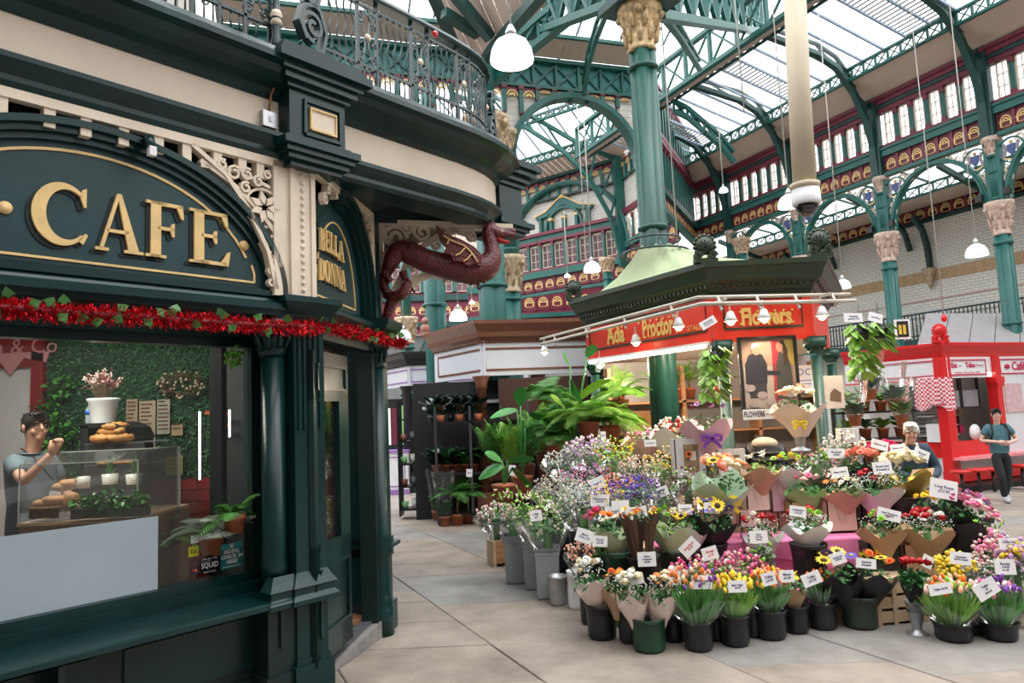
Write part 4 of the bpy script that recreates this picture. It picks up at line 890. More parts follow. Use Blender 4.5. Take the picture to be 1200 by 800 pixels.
def panel_mesh(kind):
    b = MB()
    if kind == 'wave':
        b.tube([(.014*math.sin(t*2*PI*2/12), 0, rz0+.18+(rz1-rz0-.25)*t/12) for t in range(13)], .008, 5)
    elif kind == 'dwarf': b.tube([(0, 0, rz0+.02), (0, 0, rz0+.18)], .007, 5)
    elif kind == 'post': b.box(-.012, .012, -.012, .012, rz0, rz1)
    else:
        h0, h1 = rz0+.19, rz1-.08; m_ = (h0+h1)/2+.03
        for k in (-1, 1):
            b.ribbon([(k*x, z) for x, z in [(.05, h0+.02), (.02, h0+.14), (.015, m_-.04), (.03, m_+.1), (.05, h1-.12), (.03, h1-.03)]], .012, -.008, .008)
            b.ribbon([(k*x, z) for x, z in spiral(.06, h0+.06, .045, -.5, 1.5, 16, .2)], .011, -.008, .008)
            b.ribbon([(k*x, z) for x, z in spiral(.055, h1-.05, .035, 3, 1.5, 14, .2)], .011, -.008, .008)
            b.ribbon([(k*x, z) for x, z in spiral(.07, m_+.07, .022, 0, 1.3, 12, .3)], .009, -.006, .006)
            b.ribbon([(k*x, z) for x, z in spiral(.07, m_-.08, .022, 0, 1.3, 12, .3)], .009, -.006, .006)
        b.ribbon(arcpts(0, h1-.02, .025, 0, 360, 10), .01, -.006, .006); b.ribbon(arcpts(0, rz0+.235-.07, .024, 0, 360, 10), .01, -.006, .006)
    return b.mesh(kind+'_iron', IRON)
for kx in ('wave', 'dwarf', 'post', 'scroll'): PANM[kx] = panel_mesh(kx)
ROSM = (lambda b: (b.lathe([(.03, 0), (.032, .006), (.012, .012), (.006, .02)], 10), b.T(Matrix.Rotation(PI/2, 4, 'X')), b)[-1])(MB()).mesh('cream_rosette', CREAM)
def place(kind, d, path=rat, name=None):
    p, t_ = path(d); o = link(name or {'wave': 'wavy_baluster', 'dwarf': 'dwarf_baluster', 'post': 'rail_post', 'scroll': 'scroll_panel'}[kind], PANM[kind], rl, (p.x, p.y, 0), (0, 0, math.atan2(t_.y, t_.x)))
    if kind == 'scroll': link('cream_rosette', ROSM, o, (0, -.01, (rz0+rz1)/2+.05))
tot = cum[-1]; pit = .052
def fill(path, tot, start):
    d = start; pat = 0
    while d < tot:
        for _ in range(5 if pat else 4):
            if d < tot: place('wave', d, path); d += .068
        if d < tot-.1: place('post', d-.02, path); place('scroll', d+.075, path); place('post', d+.17, path)
        d += .225; pat += 1
    n = int(tot/pit)
    for i in range(n): place('dwarf', i*pit+.02, path)
fill(rat, tot, .12)
lft = lambda d: (Vector((LX+d, .04, 0)), Vector((1, 0, 0)))
for i in range(int(3.2/.062)): place('dwarf', .06+i*.062, lft)
for i in range(17):
    d = .3+i*.185; place('post', d, lft)
    if i % 2: place('scroll', d+.09, lft)
# turned newel and scroll console on the block
rp('turned_newel', MB().lathe([(.035, 4.38), (.045, 4.44), (.03, 4.5), (.03, 4.62), (.04, 4.66), (.025, 4.7), (.022, 4.78), (.04, 5.1), (.045, 5.25)], 12, (-.12, -.02, 0)))
rp('cream_newel_collar', MB().lathe([(.03, 4.58), (.045, 4.6), (.03, 4.63), (.045, 4.66), (.03, 4.69)], 12, (-.12, -.02, 0)), CREAM)
def console(x, y, z, h, rot):
    b = MB(); b.ribbon(spiral(0, h*.32, h*.2, PI/2+PI, 1.6, 26, .18, -1), h*.05, -.03, .03); b.ribbon(spiral(0, h*.72, h*.13, PI/2, 1.5, 22, .2), h*.045, -.03, .03)
    b.ribbon([(0, 0), (h*.14, h*.06), (h*.2, h*.3), (h*.1, h*.55), (-.1*h, h*.62)], h*.05, -.035, .035); b.ribbon([(-h*.12, h*.12), (-h*.22, h*.3), (-h*.14, h*.52), (h*.06, h*.6), (h*.12, h*.78)], h*.05, -.035, .035)
    b.ribbon(spiral(.02*h, h*.93, h*.07, PI, 1.2, 14, .3), h*.035, -.03, .03)
    o = rp('scroll_console', b); o.location = (x, y, z); o.rotation_euler = (0, 0, rot)
console(.14, by+.08, 4.46, .62, .2); console(2.62, .42, 4.44, .72, .5)
rp('end_post', MB().box(2.49, 2.53, .47, .51, 4.4, 5.2)); rp('red_bauble', MB().ball((1.42, -.03, 5.12), .03, 10, 6), mat('red_bauble', (.6, .02, .02), .25, coat=.6))
# ---- small things on the front
jb = thing('junction_box', 'small grey metal junction box on the cream fascia beside the corner block', 'junction box', CA.w(-.19, 0, 3.87), CA.a)
MB().box(-.055, .055, -.05, 0, -.055, .055).build('box_body', STEEL, jb); MB().box(-.012, .012, -.056, -.05, -.018, .018).build('switch', WHITEP, jb); MB().tube([(0, -.03, .05), (.01, -.04, .18), (.05, -.1, .34), (.1, -.15, .42)], .008, 6).build('cable', mat('ochre_cable', (.3, .17, .07), .5), jb)
cc = thing('security_camera', 'small dark bullet camera fixed above the arched sign', 'camera', CA.w(-1.0, -.03, 3.46), CA.a)
MB().tube([(0, .02, .04), (0, -.05, .04), (0, -.07, -.02)], .03, 8).build('housing', DG, cc); MB().box(-.02, .02, -.1, -.06, -.07, -.015).build('lens_cover', WHITEP, cc)
# stickers on the glass
stk = thing('window_sticker', 'teal riders check in here sticker on the lower right window corner', 'sticker', CA.w(0, 0, 0), CA.a)
def stick(name, label, px0_, py0_, px1_, py1_, m, cat='sticker', round_=False):
    a = CA.hit(px0_, py1_, GW-.01); c = CA.hit(px1_, py0_, GW-.01); x, z = (a[0]+c[0])/2, (a[1]+c[1])/2; w, h = c[0]-a[0], c[1]-a[1]
    t = thing(name, label, cat, CA.w(x, GW-.006, z), CA.a)
    if round_: MB().lathe([(h/2, 0), (h/2, .002)], 28).T(Matrix.Rotation(PI/2, 4, 'X') @ Matrix.Scale(w/h, 4, (1, 0, 0))).build('disc', m, t)
    else: MB().box(-w/2, w/2, -.003, 0, -h/2, h/2).build('sheet', m, t)
    return t, w, h
bpy.data.objects.remove(stk)
FACE = (PI/2, 0, 0)
tealst = mat('sticker_teal', (.02, .17, .17), .4, var=0); aqua = mat('sticker_aqua', (.05, .42, .40), .4, var=0); blk_ = mat('sticker_black', (.012, .012, .014), .35, var=0); inkw = mat('white_ink', (.8, .82, .82), .5, var=0); yel = mat('sticker_yellow', (.65, .62, .02), .4, var=0)
t, w, h = stick('window_sticker', 'teal rectangular sticker reading riders check in here at the window corner', 259, 634, 284, 668, tealst)
MB().box(-w/2, w/2, -.005, -.003, h*.28, h/2).build('aqua_header', aqua, t)
MB().prism([(-.012, -.012), (.008, -.02), (.016, .014), (.004, .018), (.002, .004), (-.004, .016), (-.016, .012)], -.007, -.005).T(Matrix.Translation((0, 0, h*.4))).build('courier_emblem', inkw, t)
text('lettering', 'RIDERS,\nCHECK IN\nHERE', .034, inkw, t, (0, -.004, -.005), FACE, .0006, offset=.0012, shear=.15)
MB().box(-w*.4, w*.4, -.005, -.003, -.072, -.068).build('rule', inkw, t)
t, w, h = stick('window_sticker', 'small dark blue square sticker with aqua emblem above the riders sticker', 265, 612, 279, 630, mat('sticker_navy', (.01, .05, .09), .4, var=0))
MB().box(-w*.3, w*.3, -.005, -.003, -h*.3, h*.3).build('aqua_square', aqua, t); MB().bar((-w*.18, -.006, -h*.15), (w*.18, -.006, h*.15), .014, .002).build('emblem', inkw, t)
t, w, h = stick('window_sticker', 'round black payment sticker lettered squid beside the riders sticker', 234, 648, 258, 676, blk_, round_=True)
text('lettering', 'We are using', .018, inkw, t, (0, -.003, .045), FACE, .0005); text('lettering', 'SQUID', .05, inkw, t, (0, -.003, 0), FACE, .0005, sx=.8); text('lettering', 'loyalty rewards', .014, inkw, t, (0, -.003, -.042), FACE, .0005)
t, w, h = stick('window_sticker', 'yellow rounded sticker with dark lettering above the round black sticker', 221, 639, 233, 653, yel); text('lettering', 'Eat', .04, blk_, t, (0, -.004, 0), FACE, .0006)
t, w, h = stick('window_sticker', 'small plain white square sticker on the window above the yellow one', 224, 627, 233, 637, inkw); MB().box(-w*.3, w*.3, -.005, -.003, -.002, .003).build('grey_line', STEEL, t)
t, w, h = stick('window_sticker', 'tiny red and orange card payment sticker low on the window', 225, 665, 231, 672, mat('sticker_indigo', (.03, .03, .12), .4, var=0)); 
for dx, cc_ in ((-.007, (.6, .02, .02)), (.007, (.7, .3, .02))): MB().lathe([(.01, 0), (.01, .001)], 12).T(Matrix.Translation((dx, -.004, 0)) @ Matrix.Rotation(PI/2, 4, 'X')).build('dot', mat('dot_%d' % (cc_[1]*10), cc_, .4, var=0), t)

# ---- tinsel garland
gpts = [CA.w(*CA.hit(-60, 352, -.12)[:1], -.12, CA.hit(-60, 352, -.12)[1])]
for x, y in ((0, 360), (50, 364), (100, 368), (150, 370), (200, 374), (250, 378), (300, 381)): h_ = CA.hit(x, y, -.12); gpts.append(CA.w(h_[0], -.12, h_[1]))
h_ = CA.hit(350, 383, -.16); gpts.append(CA.w(h_[0], -.16, h_[1]))
for x, y, D in ((385, 384, 5.2), (410, 388, 5.55), (435, 393, 5.9), (460, 400, 6.25), (474, 402, 6.4)): gpts.append(at(x, y, D))
ga = thing('tinsel_garland', 'shiny red tinsel garland with ivy leaves strung under the cafe signs', 'garland', gpts[0])
gl_ = [p-gpts[0] for p in gpts]
TINS = mat('red_tinsel', (.62, .008, .02), .22, metal=.75, var=.3, scale=40)
IVY = mat('ivy_leaf', (.06, .20, .045), .45, var=.35, scale=10)
MB().tube(gl_, .022, 6).build('garland_core', mat('dark_red_core', (.2, .005, .01), .6), ga)
b = MB(); r = random.Random(2)
def along(pts, t):
    n = len(pts)-1; i = min(int(t*n), n-1); return pts[i].lerp(pts[i+1], t*n-i), (pts[i+1]-pts[i]).normalized()
for i in range(7000):
    c, d = along(gl_, r.random()); a = Vector((r.gauss(0, 1), r.gauss(0, 1), r.gauss(0, 1)-.15)); a = (a-d*a.dot(d)*.6).normalized()
    L = r.uniform(.03, .072); w = a.cross(Vector((r.random()-.5, r.random()-.5, r.random()-.5))).normalized()*.0028; m_ = c+a*L*.55+Vector((0, 0, r.uniform(-.008, .008)))
    tw = w.cross(a)*.9+w*.3
    b.add([c-w, c+w, m_+tw, m_-tw, c+a*L+w, c+a*L-w], [(0, 1, 2, 3), (3, 2, 4, 5)])
b.build('tinsel_strands', TINS, ga, kind='stuff')
ivm = MB(); ivm.add([(0, 0, 0), (.018, .002, .012), (.03, .004, .008), (.022, .0, .026), (.0, .004, .05), (-.022, 0, .026), (-.03, .004, .008), (-.018, .002, .012)], [(0, 1, 2, 3), (0, 3, 4, 5), (0, 5, 6, 7)]); ivm = ivm.mesh('ivy_leaf', IVY)
for i in range(40):
    c, d = along(gl_, (i+r.random())/40); link('ivy_leaf', ivm, ga, c+Vector((r.uniform(-.02, .03), -.045, r.choice([.035, .045, -.05, .02]))), (r.uniform(-.5, .5), r.uniform(-1.5, 1.5), r.uniform(-.3, 1)), scale=(1.2,)*3)

# ================================================================ DRAGON BRACKET
BR = Fr(-1.2, 6.52, 13.5)
br = fthing('scroll_bracket', 'cream cast iron scroll bracket holding the balcony behind the red dragon', 'bracket', BR)
H = lambda x, y, o=0: BR.hit(x, y, o)
def rib(pts, w, y0=-.04, y1=.04, nm='scrollwork', P=br, m=CREAM):
    q = [H(*p) for p in pts]; return MB().ribbon(q, w, y0, y1).build(nm, m, P)
rib([(446, 262), (520, 264), (600, 267)], .06, nm='top_rail'); rib([(446, 262), (446, 320), (444, 376)], .05, nm='wall_rail')
rib([(449, 378), (458, 350), (470, 325), (478, 304)], [.05, .07, .06, .05], -.05, .05, 'acanthus_leaf')
rib([(452, 375), (468, 348), (490, 328), (505, 322), (520, 325), (523, 330)], [.03, .05, .05, .045, .035, .05], -.05, .05, 'lower_scroll'); rib([(470, 340), (486, 326), (504, 319)], .025, -.05, .05, 'leaf_vein')
rib([(462, 350), (474, 332), (488, 322)], .02, -.06, .05, 'leaf_vein')
def sp2(px, py, rpx, a0, tr, w=.03, hand=1):
    c = H(px, py); r_ = rpx/840*6.6; MB().ribbon(spiral(c[0], c[1], r_, a0, tr, 22, .2, hand), w, -.035, .035).build('scrollwork', CREAM, br)
sp2(462, 279, 15, 0, 1.6, .04); sp2(495, 273, 11, 2, 1.5, .03); sp2(553, 277, 7, 1, 1.4, .022); sp2(512, 287, 7, 1, 1.2, .025); sp2(478, 268, 7, 3, 1.3, .025); sp2(452, 305, 9, 1, 1.3, .025); sp2(450, 335, 7, 1, 1.3, .02)
rib([(490, 292), (512, 278), (535, 271), (556, 271)], [.06, .05, .04, .04], -.03, .03, 'stem'); rib([(520, 268), (548, 276), (558, 282)], .02, -.03, .03, 'stem')
rib([(446, 270), (470, 298), (485, 318)], .03, -.03, .03, 'stem')
MB().prism([H(450, 300), H(478, 290), H(520, 272), H(540, 268), H(450, 268)], .03, .04).build('backing_web', mat('bracket_shadow_web', (.36, .29, .2), .6), br)
dr = fthing('carved_dragon', 'dark red carved dragon with folded gilt veined wing leaping from the cafe bracket', 'dragon sculpture', BR)
DRED = mat('oxblood_scaled_paint', (.11, .010, .012), .38, var=.35, scale=18, bump=.9, bscale=55, coat=.25)
def dw(x, y, o): q = H(x, y, o); return (q[0], o, q[1])
body = [(455, 380, 5), (458, 366, 6), (462, 352, 6.5), (471, 341, 6), (477, 333, 5)]
def limb(nm, pts, o=-.1, n=12, m=DRED, P=dr, sm=True):
    v = [dw(p[0], p[1], o if len(p) < 4 else p[3]) for p in pts]; r_ = [p[2]/840*6.5 for p in pts]
    # smooth resample
    V = [Vector(q) for q in v]; out = []; ro = []
    for i in range(len(V)-1):
        p0, p1, p2, p3 = V[max(i-1, 0)], V[i], V[i+1], V[min(i+2, len(V)-1)]
        for k in range(4):
            t = k/4; out.append(.5*((2*p1)+(p2-p0)*t+(2*p0-5*p1+4*p2-p3)*t*t+(3*p1-p0-3*p2+p3)*t**3)); ro.append(r_[i]+(r_[i+1]-r_[i])*t)
    out.append(V[-1]); ro.append(r_[-1]); return MB().tube(out, ro, n).build(nm, m, P)
# one continuous trunk: tail tip, coil, haunch, belly, breast, neck, crown
limb('body', [(452, 380, 3), (455, 365, 6), (462, 349, 7, -.14), (472, 344, 6.5, -.2), (477, 333, 6, -.2), (470, 345, 6, -.1), (455, 346, 6, -.02), (449, 334, 6, .02), (451, 322, 6, -.05)], n=12)
limb('hindquarter_and_trunk', [(456, 346, 5, -.05), (450, 335, 6, -.05), (452, 322, 6, -.05), (458, 308, 9, -.1), (462, 300, 11), (468, 293, 12), (480, 296, 14), (496, 304, 14), (515, 310, 15), (535, 314, 17), (553, 316, 18), (568, 313, 17), (576, 302, 13), (576, 290, 9.5), (573, 278, 8.5), (573, 270, 8), (578, 266, 7)], n=16)
limb('head', [(568, 267, 5), (575, 270, 8.5), (585, 273, 7), (595, 274, 5), (603, 275, 3)], n=12)
limb('lower_jaw', [(582, 279, 4), (590, 283, 3), (597, 284, 2)], n=8, m=mat('dragon_mouth_red', (.35, .01, .01), .4))
limb('upper_jaw', [(590, 271, 4), (600, 270, 3.5), (604, 273, 2)], n=8)
limb('ear', [(573, 266, 3), (567, 261, 2.5), (562, 257, .8)], n=6); limb('ear', [(580, 266, 2.5), (577, 260, 1.6), (574, 257, .5)], n=6)
MB().ball(dw(588, 271, -.19), .012, 8, 5).build('eye', GOLD, dr)
limb('claw_leg', [(472, 318, 5), (476, 330, 4), (480, 338, 3)], n=8)
for dx in (-4, 0, 4): limb('talon', [(479+dx*.5, 337, 2), (481+dx, 341, 1.6), (480+dx*1.6, 345, .5)], n=6)
limb('claw_leg', [(458, 330, 4), (452, 322, 4), (449, 316, 2.5)], n=8)
wing = [(512, 263), (520, 273), (540, 280), (556, 289), (566, 300), (563, 312), (556, 308), (549, 312), (541, 306), (532, 306), (528, 298), (520, 296), (523, 288), (517, 281)]
MB().prism([H(x, y, -.27) for x, y in wing], -.27, -.2).build('wing', DRED, dr)
for pts in ([(520, 276), (528, 281), (545, 288), (553, 296), (560, 307)], [(545, 290), (540, 296), (534, 299)], [(553, 297), (548, 303), (543, 306)], [(526, 281), (524, 286)]):
    MB().ribbon([H(x, y, -.28) for x, y in pts], .012, -.285, -.27).build('gilt_wing_vein', GOLD, dr)
for k in range(11):
    x, y = [(528, 324), (536, 327), (544, 330), (552, 332), (560, 333), (567, 330), (573, 326), (578, 318), (581, 309), (582, 300), (519, 320)][k]
    MB().ball(dw(x, y, -.1), .02, 6, 4).build('belly_scale', DRED, dr)

# ================================================================ CAFE INTERIOR
IY = 6.5
inn = struct('wall_cafe_interior')
def ip(n, b, m, **k): return b.build(n, m, inn, **k)
FLZ = .2
inf = struct('floor_cafe'); poly('floor_boards', [(-6.5, 6.5), (-6.5, 1.5), (-3.75, 2.9), (-1.9, 5.1), (-1.75, 6.5)], .0, FLZ, mat('brown_floor', (.14, .06, .04), .35, var=.3, stretch=(1, 6, 1)), inf)
ip('pale_wall', MB().box(-7, at(50, 500, IY).x, IY, IY+.1, 0, 4), mat('cafe_pale_plaster', (.52, .50, .49), .7, var=.04))
gx = at(50, 500, IY).x; gz = at(150, 563, IY).z
rd_ = mat('red_gloss_trim', (.20, .008, .01), .4, var=.15)
ip('red_door_post', MB().box(gx-.08, gx+.03, IY-.06, IY, 0, 4), rd_)
hz = at(20, 431, IY).z
ip('red_sign_header', MB().box(-7, gx-.06, IY-.05, IY, hz, 4), rd_)
_o = text('sign_lettering', 'Pasta & Co', .2, mat('faded_pink_ink', (.5, .2, .22), .6, var=0), inn, (at(15, 405, IY).x, IY-.06, at(15, 408, IY).z), FACE, .002)
_z = at(18, 414, IY); ip('sign_pennant', MB().prism([(_z.x-.35, _z.z), (_z.x+.35, _z.z), (_z.x+.32, _z.z-.1), (_z.x+.12, _z.z-.05), (_z.x, _z.z-.2), (_z.x-.12, _z.z-.05), (_z.x-.32, _z.z-.1)], IY-.06, IY-.05), MATS['faded_pink_ink'])
ip('green_wall_backing', MB().box(gx+.03, -1.3, IY, IY+.1, gz, 3.62), mat('artificial_ivy_backing', (.012, .045, .022), .8, var=.5, scale=40))
b = MB(); r = random.Random(9); gw = -1.6-gx
b2 = MB()
for i in range(9000):
    x = gx+.03+gw*r.random(); z = gz+(2.6-gz)*r.random(); s = r.uniform(.01, .02); a = r.random()*6.28; t_ = r.uniform(-.8, .8)
    (b if r.random() < .7 else b2).add([(x, IY-.005-.02*r.random(), z), (x+s*math.cos(a), IY-.02-.012*t_, z+s*math.sin(a)), (x+s*1.7*math.cos(a+.5), IY-.03, z+s*1.7*math.sin(a+.5)), (x+s*math.cos(a+1.1), IY-.02+.012*t_, z+s*math.sin(a+1.1))], [(0, 1, 2, 3)])
ip('ivy_screen_leaves', b, mat('screen_leaf_dark', (.02, .09, .035), .5, var=.4, scale=20), kind='stuff'); ip('ivy_screen_leaves_light', b2, mat('screen_leaf_mid', (.04, .16, .05), .5, var=.4, scale=20), kind='stuff')
TILR = mat('red_glazed_tile', (.22, .010, .012), .3, var=.15, coat=.3)
ip('tile_backing', MB().box(gx, -1.3, IY, IY+.1, .2, gz), mat('dark_red_grout', (.05, .004, .004), .8))
tlm = MB().add([(0, 0, 0), (.29, 0, 0), (.29, 0, .1), (0, 0, .1), (.005, -.01, .005), (.285, -.01, .005), (.285, -.01, .095), (.005, -.01, .095)], [(4, 5, 6, 7), (0, 1, 5, 4), (1, 2, 6, 5), (2, 3, 7, 6), (3, 0, 4, 7)]).mesh('tile', TILR)
for j in range(10):
    for i in range(8): link('tile', tlm, inn, (-3.75+.295*i+(.147 if j % 2 else 0), IY, gz-.105*(j+1)))
ip('partition_dark', MB().box(at(247, 480, 6.0).x, -1.75, 6.2, 6.4, .2, 3.6), mat('dark_partition', (.025, .03, .03), .6, var=.3, scale=1))
pp = at(256, 600, 5.45); ip('black_post', MB().box(pp.x-.045, pp.x+.045, 5.4, 5.5, .2, 3.0), BLACKP)
ip('cafe_ceiling', MB().box(-7, -1.6, 3.2, 6.5, 3.3, 3.4) if False else MB().add([(-7, 6.6, 3.0), (-1.7, 6.6, 3.0), (-1.8, 5.2, 3.0), (-3.9, 2.6, 3.0), (-7, 1.2, 3.0)], [(0, 1, 2, 3, 4)]), mat('cafe_ceiling', (.2, .2, .2), .8))
lamp('cafe_fill_light', 'AREA', (-3.3, 4.9, 2.95), 60, (1, .93, .85), .9)  # unseen area fill added to set the cafe interior brightness
for k in range(3): pass
# warm posters / paper menus standing on the screen wall
for i, (x0, y0, x1, y1, col_) in enumerate([(148, 468, 161, 522, (.30, .22, .14)), (163, 470, 182, 528, (.33, .27, .18)), (184, 468, 199, 508, (.28, .27, .22)), (201, 497, 214, 510, (.30, .22, .12)), (195, 534, 214, 556, (.28, .24, .08))]):
    p = at((x0+x1)/2, (y0+y1)/2, IY-.05); w = (x1-x0)/840*IY; h = (y1-y0)/840*IY
    t = thing('paper_menu', ['leftmost tan paper menu on the green ivy wall', 'second large tan menu sheet on the green ivy wall', 'third pale menu sheet on the green ivy wall', 'small square tan notice right of the menu sheets', 'lower yellow topped notice above the red tiles'][i], 'menu', p)
    MB().box(-w/2, w/2, 0, .006, -h/2, h/2).build('sheet', mat('kraft_sheet_%d' % i, col_, .7, var=.2, scale=9), t)
    b = MB()
    for k in range(int(h/.035)): b.box(-w*.4, w*(.1+.3*r.random()), -.003, 0, h*.42-k*.035, h*.42-k*.035+.012)
    b.build('print_lines', mat('brown_ink', (.10, .03, .02), .7), t)
# neon style strip frames
t = thing('led_sign', 'white lit LED tube rectangle sign on the cafe wall', 'sign', at(236, 520, 6.1))
LEDM = mat('led_tube', (1, .95, 1), .4, emit=3, var=0)
q = lambda x, y: at(x, y, 6.1)-at(236, 520, 6.1)
b = MB(); b.tube([q(234, 482), q(234, 562)], .008, 6); b.tube([q(269, 480), q(269, 512)], .008, 6); b.build('led_tube', LEDM, t)
b = MB(); b.ribbon([(q(240, 483).x, q(240, 483).z), (q(258, 486).x, q(258, 486).z), (q(268, 484).x, q(268, 484).z)], .03, 0, .02); b.ribbon([(q(246, 500).x, q(246, 500).z), (q(268, 498).x, q(268, 498).z)], .03, 0, .02); b.build('orange_panel', mat('orange_red_sign', (.5, .08, .03), .5), t)

# ---- counter with glass case
ctr = thing('display_counter', 'cafe counter with glass sided display case behind the frosted window film', 'counter', at(110, 606, 5.0))
cz = at(110, 606, 5.0).z
C0 = at(110, 606, 5.0)
L_ = lambda x, y, D: at(x, y, D)-C0
ctop = [L_(25, 606, 4.9), L_(176, 606, 4.7), L_(176, 606, 5.7), L_(70, 606, 5.8)]
cxa, cxb = L_(40, 606, 5.0).x, L_(175, 606, 5.0).x
MB().box(cxa, cxb, -.15, .6, -1.0, -.02).build('counter_front', mat('cafe_counter_wood', (.20, .11, .06), .5), ctr)
MB().box(cxa, cxb, -.18, .6, -.02, .0).build('worktop', mat('counter_oak_top', (.35, .22, .12), .45, var=.3, stretch=(1, 8, 1)), ctr)
gh = L_(110, 520, 5.0).z*.9
for nm, bb in (('front_glass', MB().box(cxa, cxb, -.16, -.154, 0, gh*.85)), ('side_glass', MB().box(cxb-.006, cxb, -.16, .45, 0, gh)), ('top_glass', MB().add([(cxa, -.16, gh*.85), (cxb, -.16, gh*.85), (cxb, .1, gh), (cxa, .1, gh)], [(0, 1, 2, 3)]))): bb.build(nm, GLASSC, ctr)
b = MB(); 
for p, q2 in (((cxa, -.157, gh*.85), (cxb, -.157, gh*.85)), ((cxa, .1, gh), (cxb, .1, gh)), ((cxb, -.157, 0), (cxb, -.157, gh*.85)), ((cxb, .45, 0), (cxb, .45, gh)), ((cxb, .1, gh), (cxb, .45, gh)), ((cxa, -.157, 0), (cxa, -.157, gh*.85))): b.bar(p, q2, .008)
b.build('edge_trim', mat('pale_edge_trim', (.5, .55, .5), .3), ctr)
hc = thing('hot_display_case', 'black curved pastry display cabinet with glass front on the cafe counter', 'cabinet', at(128, 535, 5.6)); HC0 = at(128, 535, 5.6); q = lambda x, y: at(x, y, 5.6)-HC0
w0, w1 = q(94, 500).x, q(150, 500).x; zt = q(94, 499).z; zb = q(94, 596).z
b = MB(); b.box(w0, w0+.06, 0, .4, zb, zt); b.ribbon([(w0, zt), (w1-.12, zt), (w1-.04, zt-.04), (w1, zt-.12)], .035, 0, .4); b.box(w0, w1, .38, .4, zb, zt-.1); b.build('black_shell', BLACKP, hc)
for z in (q(0, 524).z, q(0, 549).z): MB().box(w0+.05, w1+.14, -.02, .38, z-.012, z).build('glass_shelf', mat('shelf_glass_edge', (.45, .5, .48), .15, alpha=.7), hc)
MB().box(w0+.05, w1+.14, -.02, -.016, zb, q(0, 524).z).build('front_glass', GLASSC, hc)
# croissants & bakes
PASTRY = mat('golden_pastry', (.48, .22, .06), .55, var=.35, scale=25, bump=.3); BUNM = mat('bun_crust', (.42, .22, .09), .6, var=.3, scale=20); BREAD = mat('pale_roll', (.58, .42, .24), .7, var=.2, scale=15)
cro = MB(); cro.tube([(.09*math.cos(a), .05*math.sin(a), .03+.008*(i % 2)) for i, a in enumerate([PI*k/12 for k in range(13)])], [.006, .014, .02, .026, .031, .033, .035, .033, .031, .026, .02, .014, .006], 8); crom = cro.mesh('croissant', PASTRY)
pz = at(0, 524, 5.6).z
for i, (x, y, k) in enumerate([(121, 519, .0), (131, 519, .5), (141, 519, 1.0), (126, 512, .3), (136, 512, 2.0), (131, 506, .8)]):
    p = at(x, y, 5.62); o = link('croissant', crom, None, (p.x, p.y+.05*(i % 2), pz+(0, 0, 0, .05, .05, .09)[i]), (0, 0, k+3)); tag(o, ['bottom left', 'bottom middle', 'bottom right', 'upper left', 'upper right', 'topmost'][i]+' golden croissant of the pile in the black cabinet', 'croissant', 'croissants on the glass shelf')
cookie = MB().lathe([(.0, 0), (.06, 0), (.065, .012), (.05, .022), (0, .024)], 12).mesh('pastry', PASTRY); pz2 = at(0, 549, 5.6).z
for i in range(6):
    p = at(124+i*7, 548, 5.62); o = link('flat_pastry', cookie, None, (p.x, p.y+.04*(i % 2), pz2+.01*(i % 2))); tag(o, ['leftmost', 'second', 'third', 'fourth', 'fifth', 'rightmost'][i]+' flat golden pastry on the lower cabinet glass shelf', 'pastry', 'pastries on the lower shelf')
roll = MB().lathe([(.0, 0), (.045, 0), (.055, .02), (.045, .04), (.02, .048), (0, .05)], 12).mesh('bun', BUNM); bagel = MB().tube([(.05*math.cos(k*PI/8), .05*math.sin(k*PI/8), .02) for k in range(16)], .025, 8, closed=True).mesh('ring_roll', BUNM)
spots_ = [(48, 597, 'round'), (54, 590, 'ring'), (62, 596, 'ring'), (70, 603, 'round'), (64, 586, 'ring'), (78, 598, 'round'), (84, 590, 'tall'), (88, 602, 'round'), (76, 570, 'ring'), (84, 566, 'ring')]
for i, (x, y, kd) in enumerate(spots_):
    p = at(x, y, 4.95 if y > 575 else 5.35); o = link('bread_roll', bagel if kd == 'ring' else roll, None, (p.x, p.y, p.z-.02), (0, 0, i), scale=(1, 1, 2) if kd == 'tall' else (1.1,)*3)
    tag(o, ('%s brown ring shaped roll from the left in the glass counter case' % ['', 'first', 'second', '', 'third', '', '', '', 'back fourth', 'back fifth'][i] if kd == 'ring' else '%s golden round bun from the left in the glass counter case' % {0: 'first', 3: 'second', 5: 'third', 7: 'fourth'}[i] if kd == 'round' else 'tall golden brioche beside the buns in the glass case'), 'bread', 'breads in the counter case' if kd != 'tall' else None)
bk = thing('wicker_basket', 'tan bread basket at left end of the glass counter case', 'basket', at(58, 606, 4.9)); MB().box(-.1, .1, -.06, .06, 0, .07).build('basket_body', mat('wicker', (.4, .25, .12), .8, var=.4, scale=60, bump=.5), bk); MB().tube([(-.1, -.06, .07), (.1, -.06, .07), (.1, .06, .07), (-.1, .06, .07)], .008, 5, closed=True).build('rim', MATS['wicker'], bk)
nk = thing('paper_napkin', 'folded white paper napkin beside the rings of bread', 'napkin', at(66, 588, 5.2)); MB().add([(-.06, 0, 0), (.07, -.02, -.02), (.02, 0, .07), (-.05, 0, .08)], [(0, 1, 2, 3)]).add([(-.06, .01, 0), (.07, -.01, -.02), (.02, .01, .07), (-.05, .01, .08)], [(3, 2, 1, 0)]).build('folded_sheet', WHITEP, nk)
CER = mat('cream_ceramic', (.62, .60, .54), .3, var=.03, coat=.3)
def mug(x, y, D, s, label):
    t = thing('mug', label, 'mug', at(x, y, D)); MB().lathe([(.03*s, 0), (.042*s, .005), (.045*s, .09*s), (.04*s, .09*s), (.037*s, .01)], 16, cap=False).build('cup_body', CER, t); MB().tube([(-.043*s, 0, .075*s), (-.07*s, 0, .07*s), (-.072*s, 0, .04*s), (-.043*s, 0, .025*s)], .006*s, 6).build('handle', CER, t)
